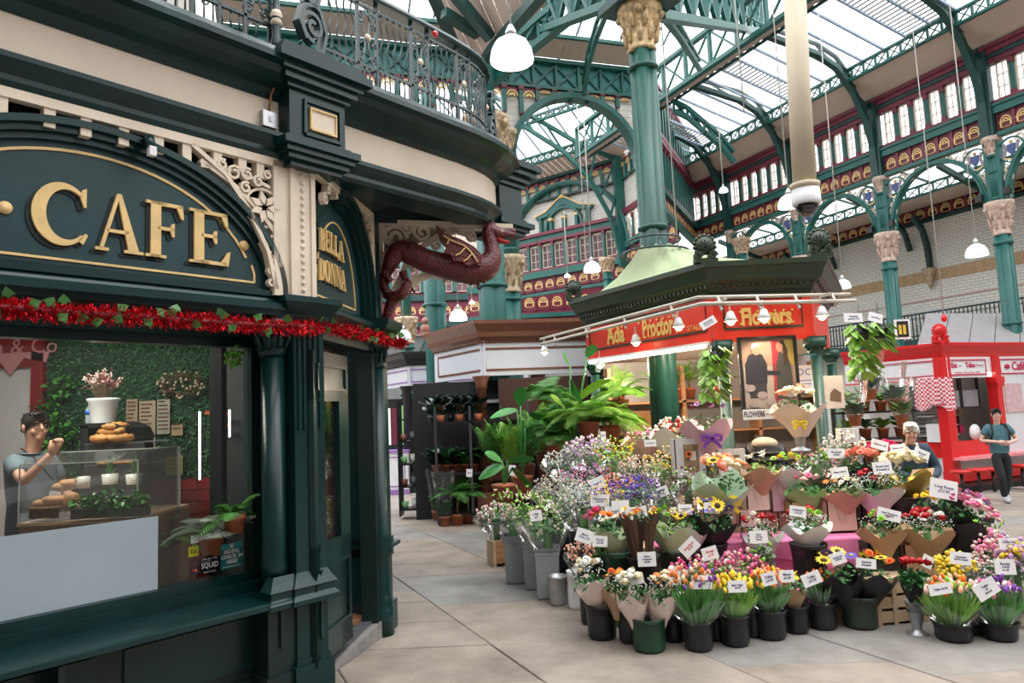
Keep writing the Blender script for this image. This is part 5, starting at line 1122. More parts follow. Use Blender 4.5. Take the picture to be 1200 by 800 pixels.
mug(98, 572, 5.3, .95, 'cream ceramic mug on the counter behind the ivy')
for x, lb in ((129, 'left white plant pot holding a small sprig behind the ivy'), (157, 'right white plant pot holding a small sprig behind the ivy')):
    t = thing('small_plant_pot', lb, 'plant pot', at(x, 567, 5.4)); MB().lathe([(.05, 0), (.058, .075), (.05, .075), (.045, .01)], 16, cap=False).build('pot', CER, t); b = MB()
    for k in range(14):
        a = k*2.4; h = .1+.05*(k % 3); b.add([(0, 0, .06), (.03*math.cos(a), .03*math.sin(a), h), (.06*math.cos(a), .06*math.sin(a), h+.02), (.03*math.cos(a+.5), .03*math.sin(a+.5), h)], [(0, 1, 2, 3)])
    b.build('sprig', IVY, t)
def leafcloud(b, c, rx, ry, rz_, n, s, r, hang=0.):
    for i in range(n):
        a = r.random()*6.283; u = r.random()**.5; p = Vector((c[0]+rx*u*math.cos(a), c[1]+ry*u*math.sin(a), c[2]+rz_*(r.random()-.5)*2*(1-u*.4)))
        d = Vector((r.gauss(0, 1), r.gauss(0, 1)-.3, r.gauss(0, .7)+.3-hang)).normalized(); w = d.cross(Vector((r.random()-.5, r.random()-.5, 1))).normalized(); ss = s*r.uniform(.6, 1.3); up = w.cross(d)*.15*ss
        b.add([p, p+d*ss*.5+w*ss*.38+up, p+d*ss, p+d*ss*.5-w*ss*.38+up], [(0, 1, 2, 3)])
t = thing('ivy_trough', 'bushy green ivy planter standing along the cafe counter', 'plant', at(130, 600, 4.85)); b = MB(); leafcloud(b, (0, .0, .05), .26, .06, .09, 420, .045, random.Random(4)); b.build('ivy_foliage', IVY, t, kind='stuff'); MB().box(-.24, .24, -.05, .05, -.03, .03).build('trough', mat('dark_trough', (.05, .05, .04), .7), t)
# bucket with dried flowers, bottle, cans on the cabinet
tz = at(0, 499, 5.7)
def onh(x, y=498): return at(x, y, 5.7)
t = thing('white_bucket', 'white plastic bucket holding dried flowers on top of the black cabinet', 'bucket', onh(121, 497)); MB().lathe([(.085, 0), (.105, .17), (.118, .19), (.118, .205), (.1, .2), (.08, .01)], 24, cap=False).build('bucket_body', WHITEP, t); MB().lathe([(.08, .0), (.08, .01)], 24).build('bucket_base', WHITEP, t)
bz = at(121, 468, 5.7)
t = thing('dried_flower_bunch', 'dried white and burgundy flower bunch in the white cafe bucket', 'flowers', bz); r = random.Random(8); b = MB(); b2 = MB(); b3 = MB()
for i in range(70):
    a = r.random()*6.28; L = r.uniform(.1, .22); sp = r.uniform(.1, .9); e_ = Vector((math.cos(a)*sp*.17, math.sin(a)*sp*.1, L*(1-.3*sp)+.02)); b.tube([(0, 0, -.1), tuple(e_*.6), tuple(e_)], .002, 3)
    for k in range(4): (b2 if i % 3 else b3).ball(e_+Vector((r.gauss(0, .012), r.gauss(0, .012), r.gauss(0, .012))), .008, 5, 3)
b.build('stems', mat('dry_stem', (.2, .12, .07), .8), t); b2.build('pale_blossoms', mat('dried_cream_blossom', (.55, .42, .36), .8, var=.2), t, kind='stuff'); b3.build('burgundy_berries', mat('dried_burgundy', (.16, .02, .03), .7), t, kind='stuff')
t = thing('water_bottle', 'clear plastic water bottle with blue label beside the drink cans', 'bottle', onh(105)); MB().lathe([(.03, 0), (.032, .02), (.032, .12), (.012, .155), (.012, .165)], 14).build('bottle_body', mat('clear_plastic', (.6, .7, .75), .1, alpha=.45, var=0), t); MB().lathe([(.033, .08), (.033, .115)], 14).build('blue_label', mat('label_blue', (.02, .12, .5), .4), t); MB().lathe([(.014, .165), (.014, .18)], 10).build('white_cap', WHITEP, t)
for x, lb, c1, c2 in ((114, 'red drink can beside the water bottle', (.5, .01, .01), (.6, .6, .6)), (122, 'yellow drink can with navy band beside the red can', (.7, .5, .02), (.02, .02, .1)), (130, 'orange yellow drink can with navy band at the right end of the cans', (.75, .35, .02), (.02, .02, .1))):
    t = thing('drink_can', lb, 'can', onh(x)); MB().lathe([(.024, 0), (.028, .008), (.028, .1), (.024, .108)], 16).build('can_body', mat('can_%d_%d' % (c1[0]*100, c1[1]*100), c1, .3, metal=.4), t)
    MB().lathe([(.0285, .06), (.0285, .085)], 16).build('band', mat('band_%d' % (c2[0]*100), c2, .4), t); MB().lathe([(.023, .108), (.023, .11)], 14).build('lid', STEEL, t)
# wall wreath, hanging ivy, palm plants
t = thing('dried_wreath', 'dried twig wreath hung on the green ivy wall', 'wreath', at(215, 450, IY-.08)); r = random.Random(3); b = MB(); b2 = MB()
for i in range(160):
    a = r.random()*6.28; c = Vector((.13*math.cos(a)*1.3, r.uniform(-.03, .01), .07*math.sin(a))); d = Vector((r.gauss(0, 1), -.4, r.gauss(0, 1))).normalized()*.06; b.tube([tuple(c), tuple(c+d)], .003, 3)
    if i % 4 == 0: b2.ball(c+d, .013, 6, 4)
b.build('twigs', mat('brown_twig', (.16, .09, .05), .8), t, kind='stuff'); b2.build('dried_blooms', mat('dried_bloom', (.45, .36, .27), .8), t, kind='stuff')
t = thing('trailing_ivy', 'bright green ivy trailing down the cafe wall behind the man', 'plant', at(64, 480, IY-.1)); b = MB(); r = random.Random(6)
for k in range(10): leafcloud(b, (r.uniform(-.08, .1), 0, .25-.08*k), .11, .04, .06, 26, .06, r, .4)
b.build('ivy_foliage', mat('bright_ivy', (.07, .26, .04), .45, var=.3), t, kind='stuff')
t = thing('hanging_fern', 'small bright green fern tuft hanging at the top right of the cafe window', 'plant', at(275, 408, 4.9)); b = MB(); leafcloud(b, (0, 0, -.05), .06, .05, .07, 70, .045, r, 1.2); b.build('fern_fronds', mat('fern_bright', (.14, .36, .05), .5), t, kind='stuff')
PALMG = mat('palm_green', (.07, .24, .04), .42, var=.35, scale=5); PALMB = mat('palm_bright_green', (.20, .44, .05), .42, var=.35, scale=4); DARKL = mat('dark_rubber_leaf', (.012, .035, .02), .25, var=.3, coat=.3); PALMP = mat('pale_cafe_palm', (.30, .36, .28), .4, var=.3)
def frond(b, base, d, L, droop, nl, lw, ll, r):
    """arched rachis with paired leaflets"""
    d = Vector(d).normalized(); base = Vector(base); side = d.cross(Vector((0, 0, 1)))
    if side.length < .1: side = Vector((1, 0, 0))
    side.normalize(); pts = []
    for i in range(nl+1):
        t = i/nl; pts.append(base+d*L*t+Vector((0, 0, -droop*L*t*t)))
    b.tube([tuple(p) for p in pts[::2]], .004, 3)
    for i in range(2, nl+1):
        p = pts[i]; ax = (pts[i]-pts[i-1]).normalized(); t = i/nl; l = ll*math.sin(PI*(.15+.8*t))*r.uniform(.85, 1.1)
        for k in (-1, 1):
            v = (side*k*.95+ax*.6+Vector((0, 0, -.05))).normalized(); wv = ax*lw; e = p+v*l+Vector((0, 0, -l*.18)); m_ = p+v*l*.5
            b.add([p-wv*.5, p+wv*.5, m_+wv*.6, e, m_-wv*.6], [(0, 1, 2, 3, 4)])
def palm(name, label, loc, n, L, mt, r, droop=.6, spread=1., stem=0., pot=None, ll=.12, nl=16, lw=.011, group=None, potm=None, lean=(0, 0)):
    t = thing(name, label, 'plant', loc, 0, group)
    for i in range(n):
        a = i*2.4+r.random(); el = r.uniform(.35, 1.25) if spread > .6 else r.uniform(.9, 1.4)
        b = MB(); frond(b, (0, 0, stem), (math.cos(a)*math.cos(el)*spread+lean[0], math.sin(a)*math.cos(el)*spread+lean[1], math.sin(el)), L*r.uniform(.75, 1.1), droop*r.uniform(.6, 1.2), nl, lw, ll, r); b.build('frond', mt, t)
    if stem: MB().tube([(0, 0, 0), (.01, 0, stem)], .018, 6).build('stem', mat('palm_stem', (.2, .17, .06), .7), t)
    if pot: MB().lathe([(pot*.75, -pot*1.6), (pot, -.02), (pot*1.08, -.02), (pot*1.08, .02), (pot*.9, .0)], 16).build('pot', potm or mat('terracotta_pot', (.42, .13, .06), .7, var=.15), t)
    return t
palm('potted_palm', 'pale fronded palm inside the cafe window above the payment stickers', at(248, 628, 5.0), 9, .42, PALMP, random.Random(5), pot=.08, ll=.16, nl=18, lw=.014)
palm('potted_palm', 'thin leaved grass palm beside the end of the cafe counter', at(184, 640, 5.3), 12, .42, PALMG, random.Random(7), pot=.08, ll=.08)
palm('potted_palm', 'leafy palm behind the black post in the right window bay', at(275, 605, 4.95), 7, .3, PALMG, random.Random(17), pot=.07, ll=.1)
# ================================================================ FLOWER KIOSK
K = [(.87, 10.37), (2.20, 7.96), (3.56, 7.92), (4.75, 10.2), (4.7, 11.9), (1.25, 12.3)]
ks = thing('flower_kiosk', 'polygonal flower kiosk with dark green cornice, bright red sign boards and green canvas top', 'kiosk', (0, 0, 0))
KG = mat('kiosk_moss_green', (.020, .035, .018), .4, var=.2, scale=4); KRED = mat('kiosk_red', (.72, .035, .012), .4, var=.05); KGR2 = mat('kiosk_post_green', (.008, .06, .045), .4, var=.2, coat=.05)
def kp(n, b, m, P=ks, **k): return b.build(n, m, P, **k)
kp('cornice', MB().sweep(K, [(-.3, 3.08), (-.17, 3.08), (-.15, 3.12), (-.12, 3.14), (-.1, 3.17), (-.06, 3.2), (-.04, 3.26), (.0, 3.33), (.02, 3.34), (.02, 3.4), (-.3, 3.42)], closed=True), KG)
kp('architrave', MB().sweep(K, [(-.3, 3.02), (-.2, 3.02), (-.19, 3.09), (-.3, 3.09)], closed=True), KG)
kv = [Vector((*p, 0)) for p in K]
def inset(i, d):      # wall corner i moved inwards
    a, b_, c = kv[i-1], kv[i], kv[(i+1) % 6]; d0 = (b_-a).normalized(); d1 = (c-b_).normalized(); n0 = Vector((-d0.y, d0.x, 0)); n1 = Vector((-d1.y, d1.x, 0)); m = n0+n1; return b_+m*(d/m.dot(n1))
KI = [inset(i, .2) for i in range(6)]
dm = MB().box(-.016, .016, -.03, 0, 0, .03).mesh('dentil', KG)
for i in range(3):
    a, c = inset(i, .13), inset(i+1, .13); n = int((c-a).length/.075); ang = math.atan2((c-a).y, (c-a).x); b = MB()
    for k in range(n): b.merge(MB().box(-.018, .018, -.03, 0, 0, .035), Matrix.Translation(a.lerp(c, (k+.5)/n)+Vector((0, 0, 3.125))) @ Matrix.Rotation(ang, 4, 'Z'))
    kp('dentil_course', b, KG)
def kfr(i, d=.2): a, c = inset(i, d), inset((i+1) % 6, d); v = c-a; return Fr(a.x, a.y, math.degrees(math.atan2(v.y, v.x))), v.length
zr0, zr1 = 2.52, 3.05
for i in range(6):
    fr, L = kfr(i); f = kp('red_sign_board' if i < 3 else 'back_board', MB().box(0, L, 0, .04, zr0, zr1), KRED if i < 3 else mat('kiosk_back_cream', (.6, .55, .45), .6)); f.location = fr.o; f.rotation_euler = (0, 0, fr.a)
    if i < 2:
        x0, x1 = (.12, L-.12) if i == 1 else (.1, L-.12)
        b = MB().ribbon([(x0, zr0+.13), (x1, zr0+.13), (x1, zr1-.06), (x0, zr1-.06), (x0, zr0+.13)], .025, -.012, 0); b.build('sign_border', KG, f)
        kp('sign_base_rail', MB().box(0, L, -.03, .05, zr0-.02, zr0+.03), KRED, f)
KSGOLD = mat('sign_gold', (.80, .50, .14), .4, var=.05)
def blackletter(s, P, x, z, h, sx=.75):
    """pen-written capitals: plain strokes weighted and shod with diamonds"""
    o = text('gilt_lettering', s, h, KSGOLD, P, (x, -.008, z), FACE, .003, offset=.011, sx=sx, shear=0.); return o
f0 = [o for o in ks.children if o.name.startswith('red_sign_board')]
frA, LA = kfr(0); frB, LB = kfr(1)
blackletter('Ada', f0[0], LA*.28, 2.80, .32); blackletter('Proctor', f0[0], LA*.62, 2.80, .32, .58); text('gilt_small_lettering', 'STALL 40', .09, KSGOLD, f0[0], (LA*.9, -.008, 2.71), FACE, .003)
b = MB()
for x in [LA*.28-.16+.105*k for k in range(4)]+[LA*.62-.36+.12*k for k in range(7)]:
    for z in (2.70, 2.90): b.prism([(x, z-.02), (x+.022, z), (x, z+.02), (x-.022, z)], -.012, -.004)
b.build('gilt_serif_diamonds', KSGOLD, f0[0])
blackletter('Flowers', f0[1], LB*.53, 2.77, .27, .66)
b = MB()
for x in [LB*.53-.29+.098*k for k in range(7)]:
    for z in (2.70, 2.84): b.prism([(x, z-.015), (x+.017, z), (x, z+.015), (x-.017, z)], -.012, -.004)
b.build('gilt_serif_diamonds', KSGOLD, f0[1])
# palmette finials
def palmette(p, s, lb):
    b = MB(); b.box(-.13*s, .13*s, -.05, .05, 0, .05*s)
    b.lathe([(.10*s, -.03), (.11*s, 0), (.10*s, .03)], 20, (0, 0, 0)); i0 = len(b.v)-60
    b.T(Matrix.Translation((0, 0, .2*s)) @ Matrix.Rotation(PI/2, 4, 'X'), i0)
    for k in range(11): a = rad(-35+k*25); b.ball((.115*s*math.cos(a), 0, .2*s+.115*s*math.sin(a)), .028*s, 7, 4)
    for k in (-1, 1): b.ribbon(spiral(k*.08*s, .08*s, .05*s, 0, 1.3, 12, .3), .025*s, -.05, .05)
    for k in range(7): a = rad(k*30); b.bar((0, -.035, .17*s), (.09*s*math.cos(a), -.035, .17*s+.09*s*math.sin(a)), .014*s)
    o = kp('palmette_finial', b, KG); o.location = p; return o
for i, s in ((0, .9), (1, 1.0), (2, 1.0)): q_ = inset(i, .06); palmette((q_.x, q_.y, 3.40), s, '')
# canvas
CANV = mat('sage_green_canvas', (.34, .40, .24), .85, var=.12, scale=3, bump=.15); b = MB(); ring_ = []; N = 60
tops = []; bots = []
per = [inset(i, .22) for i in range(6)]
for k in range(N):
    t = k/N*6; i = int(t); p = per[i].lerp(per[(i+1) % 6], t-i); a = math.atan2(p.y-G.y, p.x-G.x); w = .03*math.sin(k*2.1)+.02*math.sin(k*3.7)
    bots.append((p.x, p.y, 3.41)); tops.append((G.x+.24*math.cos(a), G.y+.24*math.sin(a), 3.98+w))
def midr(f, sag): return [tuple(Vector(bots[k]).lerp(Vector(tops[k]), f)+Vector((0, 0, -sag+.03*math.sin(k*1.7+f*3)))) for k in range(N)]
rows = [bots, midr(.3, .10), midr(.6, .12), midr(.85, .05), tops]
vs = [p for r_ in rows for p in r_]; fs = [(j*N+k, j*N+(k+1) % N, (j+1)*N+(k+1) % N, (j+1)*N+k) for j in range(4) for k in range(N)]
kp('canvas_top', MB().add(vs, fs, True), CANV)
kp('kiosk_ceiling', MB().add([(p.x, p.y, 3.0) for p in KI], [tuple(range(6))]), mat('kiosk_ceiling_white', (.6, .56, .5), .7))
# posts
ps, pc = column_mesh(.075, 0, 2.5, cap=.17, capm=KGR2)
shp = MB().lathe([(.1, 0), (.1, .3), (.075, .34), (.062, 2.3)], 14); shp.box(-.1, .1, -.1, .1, 2.47, 2.52); shp = shp.mesh('kiosk_post', KGR2)
for p in (at(849, 450, 8.15), at(959, 450, 8.15), KI[0]+Vector((.1, 0, 0)), KI[3], KI[4], KI[5]): o = link('kiosk_post', shp, ks, (p.x, p.y, 0)); link('post_capital', pc, o)
# tubes and rail
TUBE = mat('fluorescent_tube', (1, .93, .85), .4, emit=5, var=0)
o = kp('fluorescent_tube', MB().tube([(.15, 0, 0), (LA-.1, 0, 0)], .022, 8), TUBE); o.location = (frA.w(0, -.06, 2.47)); o.rotation_euler = (0, 0, frA.a)
o = kp('tube_batten', MB().box(.1, LA-.05, -.02, .04, .02, .05), WHITEP); o.location = (frA.w(0, -.06, 2.47)); o.rotation_euler = (0, 0, frA.a)
rp_ = [flo(634, 403, 2.87), flo(822, 356, 2.87), flo(1003, 352, 2.87)]
rail = thing('pipe_rail', 'white painted pipe rail frame carrying clamp lamps in front of the kiosk sign', 'rail', (0, 0, 0)); RWH = mat('grubby_white_pipe', (.50, .46, .40), .5, var=.15)
MB().tube(rp_, .022, 8).build('pipe', RWH, rail); MB().tube([p+Vector((0, .12, .09)) for p in rp_], .02, 8).build('pipe', RWH, rail)
b = MB()
for a, c in zip(rp_, rp_[1:]):
    for k in range(4): p = a.lerp(c, (k+.5)/4); b.bar(p+Vector((0, 0, -.07)), p+Vector((0, .12, .1)), .025)
b.build('clips', RWH, rail)
for p in (KI[1], KI[2], KI[0]): MB().bar((p.x, p.y, 2.95), (p.x, p.y-.5, 2.93), .03).build('bracket_arm', RWH, rail)
BULB = mat('warm_bulb', (1, .72, .42), .4, emit=14, var=0)
spt = None
for i, (x, y) in enumerate([(638, 421), (703, 436), (745, 409), (795, 390), (856, 383), (895, 380), (963, 377)]):
    t_ = .5 if x < 822 else .5; base = (rp_[0].lerp(rp_[1], (x-634)/190) if x < 822 else rp_[1].lerp(rp_[2], (x-822)/181)); p = at(x, y-12, base.y)
    if spt is None:
        spt = thing('clamp_lamp', '', 'lamp', p); MB().lathe([(.02, .06), (.035, .05), (.05, -.0), (.075, -.05), (.07, -.05), (.045, 0), (.015, .05)], 14, cap=False).build('lamp_shade', WHITEP, spt); MB().ball((0, 0, -.05), .045, 10, 6).build('bulb', BULB, spt); MB().bar((0, 0, .04), (0, .02, .16), .014).build('clamp_arm', RWH, spt)
        t = spt
    else: t = dup(spt, p)
    t['label'] = ['clamp lamp at the far left end of the pipe rail', 'clamp lamp below the first gold word of the kiosk sign', 'clamp lamp over the start of the second gold word', 'clamp lamp near the right end of the left sign board', 'clamp lamp at the left end of the gold flowers sign', 'clamp lamp in front of the gold flowers word', 'clamp lamp above the right kiosk post'][i]
    if i: lamp('clamp_light', 'SPOT', (p.x, p.y-.02, p.z-.1), 45, (1, .78, .52), .05, (p.x, p.y-.6, 0), 120)
for q_ in ((2.3, 9.0), (3.2, 9.0), (1.6, 10.3)): lamp('kiosk_light', 'POINT', (*q_, 2.3), 40, (1, .82, .6), .1)
# framed photograph: flat print of two people
D_ = 7.78; c0 = at(901, 437, D_)
pf = thing('framed_photograph', 'large black framed photograph of two people talking hung on the kiosk front', 'picture', c0); q = lambda x, y: ((at(x, y, D_)-c0).x, (at(x, y, D_)-c0).z)
a, c = q(872, 481), q(931, 394); W_, H_ = c[0]-a[0], c[1]-a[1]
MB().box(-W_/2, W_/2, 0, .02, -H_/2, H_/2).build('print', mat('print_beige', (.30, .20, .15), .5, var=.25, scale=5), pf)
MB().ribbon([(-W_/2, -H_/2), (W_/2, -H_/2), (W_/2, H_/2), (-W_/2, H_/2), (-W_/2, -H_/2)], .035, -.025, .02).build('black_frame', BLACKP, pf)
def flat(n, pts, col_, y=-.002): MB().prism([(x*W_, z*H_) for x, z in pts], y-.002, y).build(n, mat('print_'+n, col_, .5, var=.08), pf)
el = lambda cx, cz, rx, rz_: [(cx+rx*math.cos(k*PI/8), cz+rz_*math.sin(k*PI/8)) for k in range(16)]
flat('pale_backdrop', [(-.45, -.5), (.05, -.5), (.1, .1), (-.45, .1)], (.34, .28, .24)); flat('red_curtain', [(.08, -.45), (.2, -.45), (.2, .45), (.08, .45)], (.3, .03, .04)); flat('yellow_shelf', [(.28, .1), (.47, .1), (.47, .46), (.28, .46)], (.35, .24, .06))
flat('left_trousers', [(-.36, -.34), (-.06, -.34), (-.05, -.1), (-.4, -.1)], (.03, .03, .04), -.003); flat('dark_jacket', [(-.42, -.14), (-.04, -.14), (-.02, .12), (-.1, .26), (-.2, .29), (-.34, .26), (-.42, .12)], (.02, .02, .03), -.004); flat('left_face', el(-.2, .33, .085, .075), (.40, .18, .12), -.005); flat('white_hair', [(-.285, .34), (-.28, .40), (-.22, .425), (-.15, .41), (-.13, .37), (-.2, .38), (-.25, .35)], (.6, .58, .55), -.006)
flat('grey_coat', [(.12, -.36), (.42, -.36), (.4, .1), (.34, .26), (.2, .27), (.14, .1)], (.05, .05, .045), -.004); flat('right_face', el(.22, .36, .06, .075), (.40, .20, .14), -.005); flat('dark_long_hair', [(.2, .44), (.3, .45), (.36, .3), (.34, .12), (.28, .1), (.28, .38)], (.05, .025, .015), -.006); flat('arm', [(-.08, .04), (.2, .02), (.2, -.03), (-.08, -.02)], (.02, .02, .03), -.005)
for k, (x, z) in enumerate([(-.35, -.2), (-.15, -.3), (-.3, -.42), (.0, -.4), (.2, -.42), (.35, -.3)]): flat('flower_mass', el(x, z, .09, .05), [(.3, .25, .24), (.22, .16, .15), (.15, .2, .1)][k % 3], -.007)
c1 = at(894, 485, 7.7); t = thing('paper_banner', 'white paper banner with hand lettered flowers slogan under the framed photograph', 'banner', c1); MB().box(-.21, .21, 0, .004, -.055, .055).build('sheet', WHITEP, t); INK = mat('pen_ink', (.02, .02, .05), .6, var=0)
text('lettering', 'FLOWERS', .085, INK, t, (-.09, -.002, 0), FACE, .0005, sx=.6, offset=.002); text('lettering', 'for your', .04, INK, t, (.04, -.002, 0), FACE, .0005, sx=.7); text('lettering', 'PRI', .09, INK, t, (.15, -.002, 0), FACE, .0005, sx=.7, offset=.003)
# inside: back shelving with pots and boxes
sh = thing('kiosk_shelving', 'wooden back shelving inside the kiosk with drawers and boards', 'shelving', (3.0, 10.9, 0)); WOOD = mat('warm_pine', (.40, .22, .10), .6, var=.3, stretch=(1, 1, 6), scale=3); SW_ = mat('crate_pale_wood', (.58, .42, .27), .7, var=.2, scale=4, stretch=(1, 8, 1))
for z in (.5, .95, 1.4, 1.85): MB().box(-1.6, 1.6, -.2, .2, z, z+.03).build('shelf', WOOD, sh)
for x in (-1.6, -.5, .6, 1.55): MB().box(x, x+.05, -.2, .2, 0, 2.4).build('upright', WOOD, sh)
MB().box(-1.6, 1.6, .2, .22, 0, 2.5).build('back_panel', mat('kiosk_grey_back', (.32, .33, .34), .6, var=.3, scale=1), sh)
TERR = mat('terracotta_pot', (.42, .13, .06), .7, var=.15)
cup = at(760, 480, 10.5); t = thing('wooden_cupboard', 'small orange pine cupboard behind the palms', 'cupboard', (cup.x-.05, 10.4, 0)); MB().box(-.3, .1, 0, .3, 0, 1.75).build('cabinet_body', WOOD, t)
for k in range(3): d_ = MB().box(-.28, .08, -.02, 0, 1.0+.24*k, 1.21+.24*k).build('drawer', mat('orange_pine', (.52, .26, .09), .5, var=.2), t); MB().ball((-.1, -.03, 1.1+.24*k), .015, 6, 4).build('knob', DSTEEL, d_)
for i, (x, y, D, n, L) in enumerate([(810, 447, 10.0, 14, .5), (822, 440, 10.1, 12, .45), (870, 455, 9.6, 16, .6), (728, 432, 10.5, 14, .4), (790, 436, 9.6, 10, .4)]):
    p = at(x, y, D); p.z = 2.1; palm('potted_dracaena', 'spiky green dracaena inside the kiosk '+['right of the giant column', 'second right of the giant column', 'left of the framed photograph', 'above the palms under the tube light', 'beside the giant column'][i], (p.x, 10.85, p.z-.05), n, L, PALMB if i % 2 else PALMG, random.Random(i), droop=.35, pot=.09, ll=.09, nl=10, stem=.12)

# ================================================================ BROWN STALL, BLACK STALL
def stall(name, label, Cn, zt, zc, zb, cm, fm, bm, post_m, borders, posts, cout=.18):
    t = thing(name, label, 'stall', (Cn[1][0], Cn[1][1], 0)); o_ = Vector((*Cn[1], 0)); P = [(x-o_.x, y-o_.y) for x, y in Cn]
    MB().sweep(P, [(-.5, zc), (-cout, zc), (-cout*.8, zc+.05), (-cout*.45, zc+.1), (-cout*.35, zc+.18), (0, zc+(zt-zc)*.75), (.02, zt-.06), (.02, zt), (-.5, zt)]).build('cornice', cm, t)
    for i in range(len(P)-1):
        a, c = Vector((*P[i], 0)), Vector((*P[i+1], 0)); v = c-a; L = v.length; ang = math.atan2(v.y, v.x); n = Vector((-v.y, v.x, 0)).normalized()*(cout+.02)
        k0 = .1; f = MB().box(k0*(i > 0), L-k0*(i == 0), 0, .04, zb, zc).build('fascia_panel', fm, t, tuple(a+n), (0, 0, ang))
        x0, x1 = .18, L-.2; MB().ribbon([(x0, zb+.1), (x1, zb+.1), (x1, zc-.1), (x0, zc-.1), (x0, zb+.1)], .035, -.012, 0).build('panel_border', bm, f)
        m = int(L/.09); b = MB()
        for k in range(m): b.box(L*k/m+.02, L*k/m+.055, -.04, 0, zc+.0, zc+.04)
        b.build('dentils', cm, f)
    for (px, py, D, r) in posts:
        p = at(px, py, D)-o_; MB().box(p.x-r*1.3, p.x+r*1.3, p.y-r*1.3, p.y+r*1.3, 0, .5).lathe([(r, .5), (r*.8, zb-.22), (r*1.1, zb-.2), (r*.95, zb-.14), (r*1.5, zb-.02), (r*1.5, zb)], 14, (p.x, p.y, 0)).build('stall_post', post_m, t)
    return t
BRN = mat('chestnut_brown_paint', (.17, .062, .036), .4, var=.15, coat=.2); WHF = mat('fascia_cool_white', (.62, .65, .70), .5, var=.03); CRF = mat('fascia_warm_white', (.52, .51, .48), .5, var=.03)
z_ = lambda y, x=556, D=12.1: at(x, y, D).z
bs = stall('brown_stall', 'brown corniced market stall with white fascia panels behind the palm plants', [(-1.71, 13.93), (-.62, 12.1), (2.2, 12.6), (2.9, 15)], 3.4, z_(401), z_(440), BRN, WHF, BRN, BRN, None, [(566, 500, 12.3, .1), (508, 500, 14.1, .09), (633, 500, 12.7, .09)])
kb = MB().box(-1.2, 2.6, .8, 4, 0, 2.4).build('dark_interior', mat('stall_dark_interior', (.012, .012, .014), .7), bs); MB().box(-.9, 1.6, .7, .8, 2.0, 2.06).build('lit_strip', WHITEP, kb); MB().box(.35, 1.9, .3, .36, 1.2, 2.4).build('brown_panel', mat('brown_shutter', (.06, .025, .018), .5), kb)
fp = at(497, 363, 13.9); b = MB(); b.ball((0, 0, .12), .1, 10, 6); b.ball((0, 0, .28), .07, 10, 6); b.box(-.1, .1, -.1, .1, -.02, .05); o = b.build('carved_finial', mat('dusty_pink_finial', (.4, .2, .15), .6), bs); o.location = (fp.x+.62, fp.y-12.1+.1, 3.4)
kz_ = lambda y: at(472, y, 17.4).z
LILA = mat('lilac_trim', (.30, .16, .42), .5)
bl = stall('black_stall', 'black corniced market stall with white panels edged in purple left of the brown stall', [(-3.9, 19.4), (-2.67, 17.4), (.4, 17.9)], kz_(412), kz_(428), kz_(452), BLACKP, WHF, LILA, BLACKP, None, [(478, 500, 17.6, .12)])
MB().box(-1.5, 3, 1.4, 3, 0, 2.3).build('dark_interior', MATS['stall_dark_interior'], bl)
t = thing('purple_counter', 'white and lilac panelled stall counter beyond the cafe door', 'counter', (*at(463, 545, 17.2).xy, 0)); MB().box(-.5, .3, 0, .6, 0, 1.0).build('counter_body', WHITEP, t); MB().box(-.52, .32, -.03, .6, .98, 1.04).box(-.52, .32, -.02, 0, 0, .12).build('lilac_bands', LILA, t); MB().ribbon([(-.42, .2), (.22, .2), (.22, .88), (-.42, .88), (-.42, .2)], .03, -.015, 0).build('panel_moulding', LILA, t)
t = thing('stall_window_display', 'lit stall window with green and maroon panels above the lilac counter', 'display', (*at(463, 490, 17.8).xy, 1.15)); MB().box(-.5, -.12, 0, .05, 0, .9).build('white_pane', mat('lit_pane', (.8, .85, .85), .5, emit=.5), t); MB().box(-.1, .12, 0, .05, 0, .9).build('maroon_shelves', MAROON, t); MB().box(.13, .35, 0, .05, 0, .95).build('green_light_panel', mat('lime_light_panel', (.25, .55, .15), .5, emit=.15), t)  # green panel glows in place of a green stall light

# ================================================================ RED CAFE BOOTH
R1, R0, R2 = Vector((8.26, 13.75, 0)), Vector((7.1, 15.5, 0)), Vector((11.9, 15.35, 0))
RED = mat('booth_red', (.62, .012, .014), .35, var=.06, coat=.2); mat('booth_white', (.66, .67, .70), .5, var=.04); PINKI = mat('pink_red_ink', (.55, .03, .10), .5, var=0)
zz = lambda y: at(1104, y, 13.75).z
bo = thing('red_cafe_booth', 'bright red and white market food booth with serving window and grey roof', 'booth', R1)
P = [tuple((R0-R1).xy), (0, 0), tuple((R2-R1).xy)]
MB().sweep(P, [(-.5, zz(418)), (-.1, zz(418)), (-.08, zz(414)), (-.04, zz(410)), (-.02, zz(408)), (.02, zz(404)), (.02, zz(401)), (-.5, zz(400))]).build('cornice', RED, bo)
def bf(i): a, c = ((R0, R1) if i == 0 else (R1, R2)); v = c-a; return Fr(a.x, a.y, math.degrees(math.atan2(v.y, v.x))), v.length
zf0, zf1 = zz(443), zz(418)
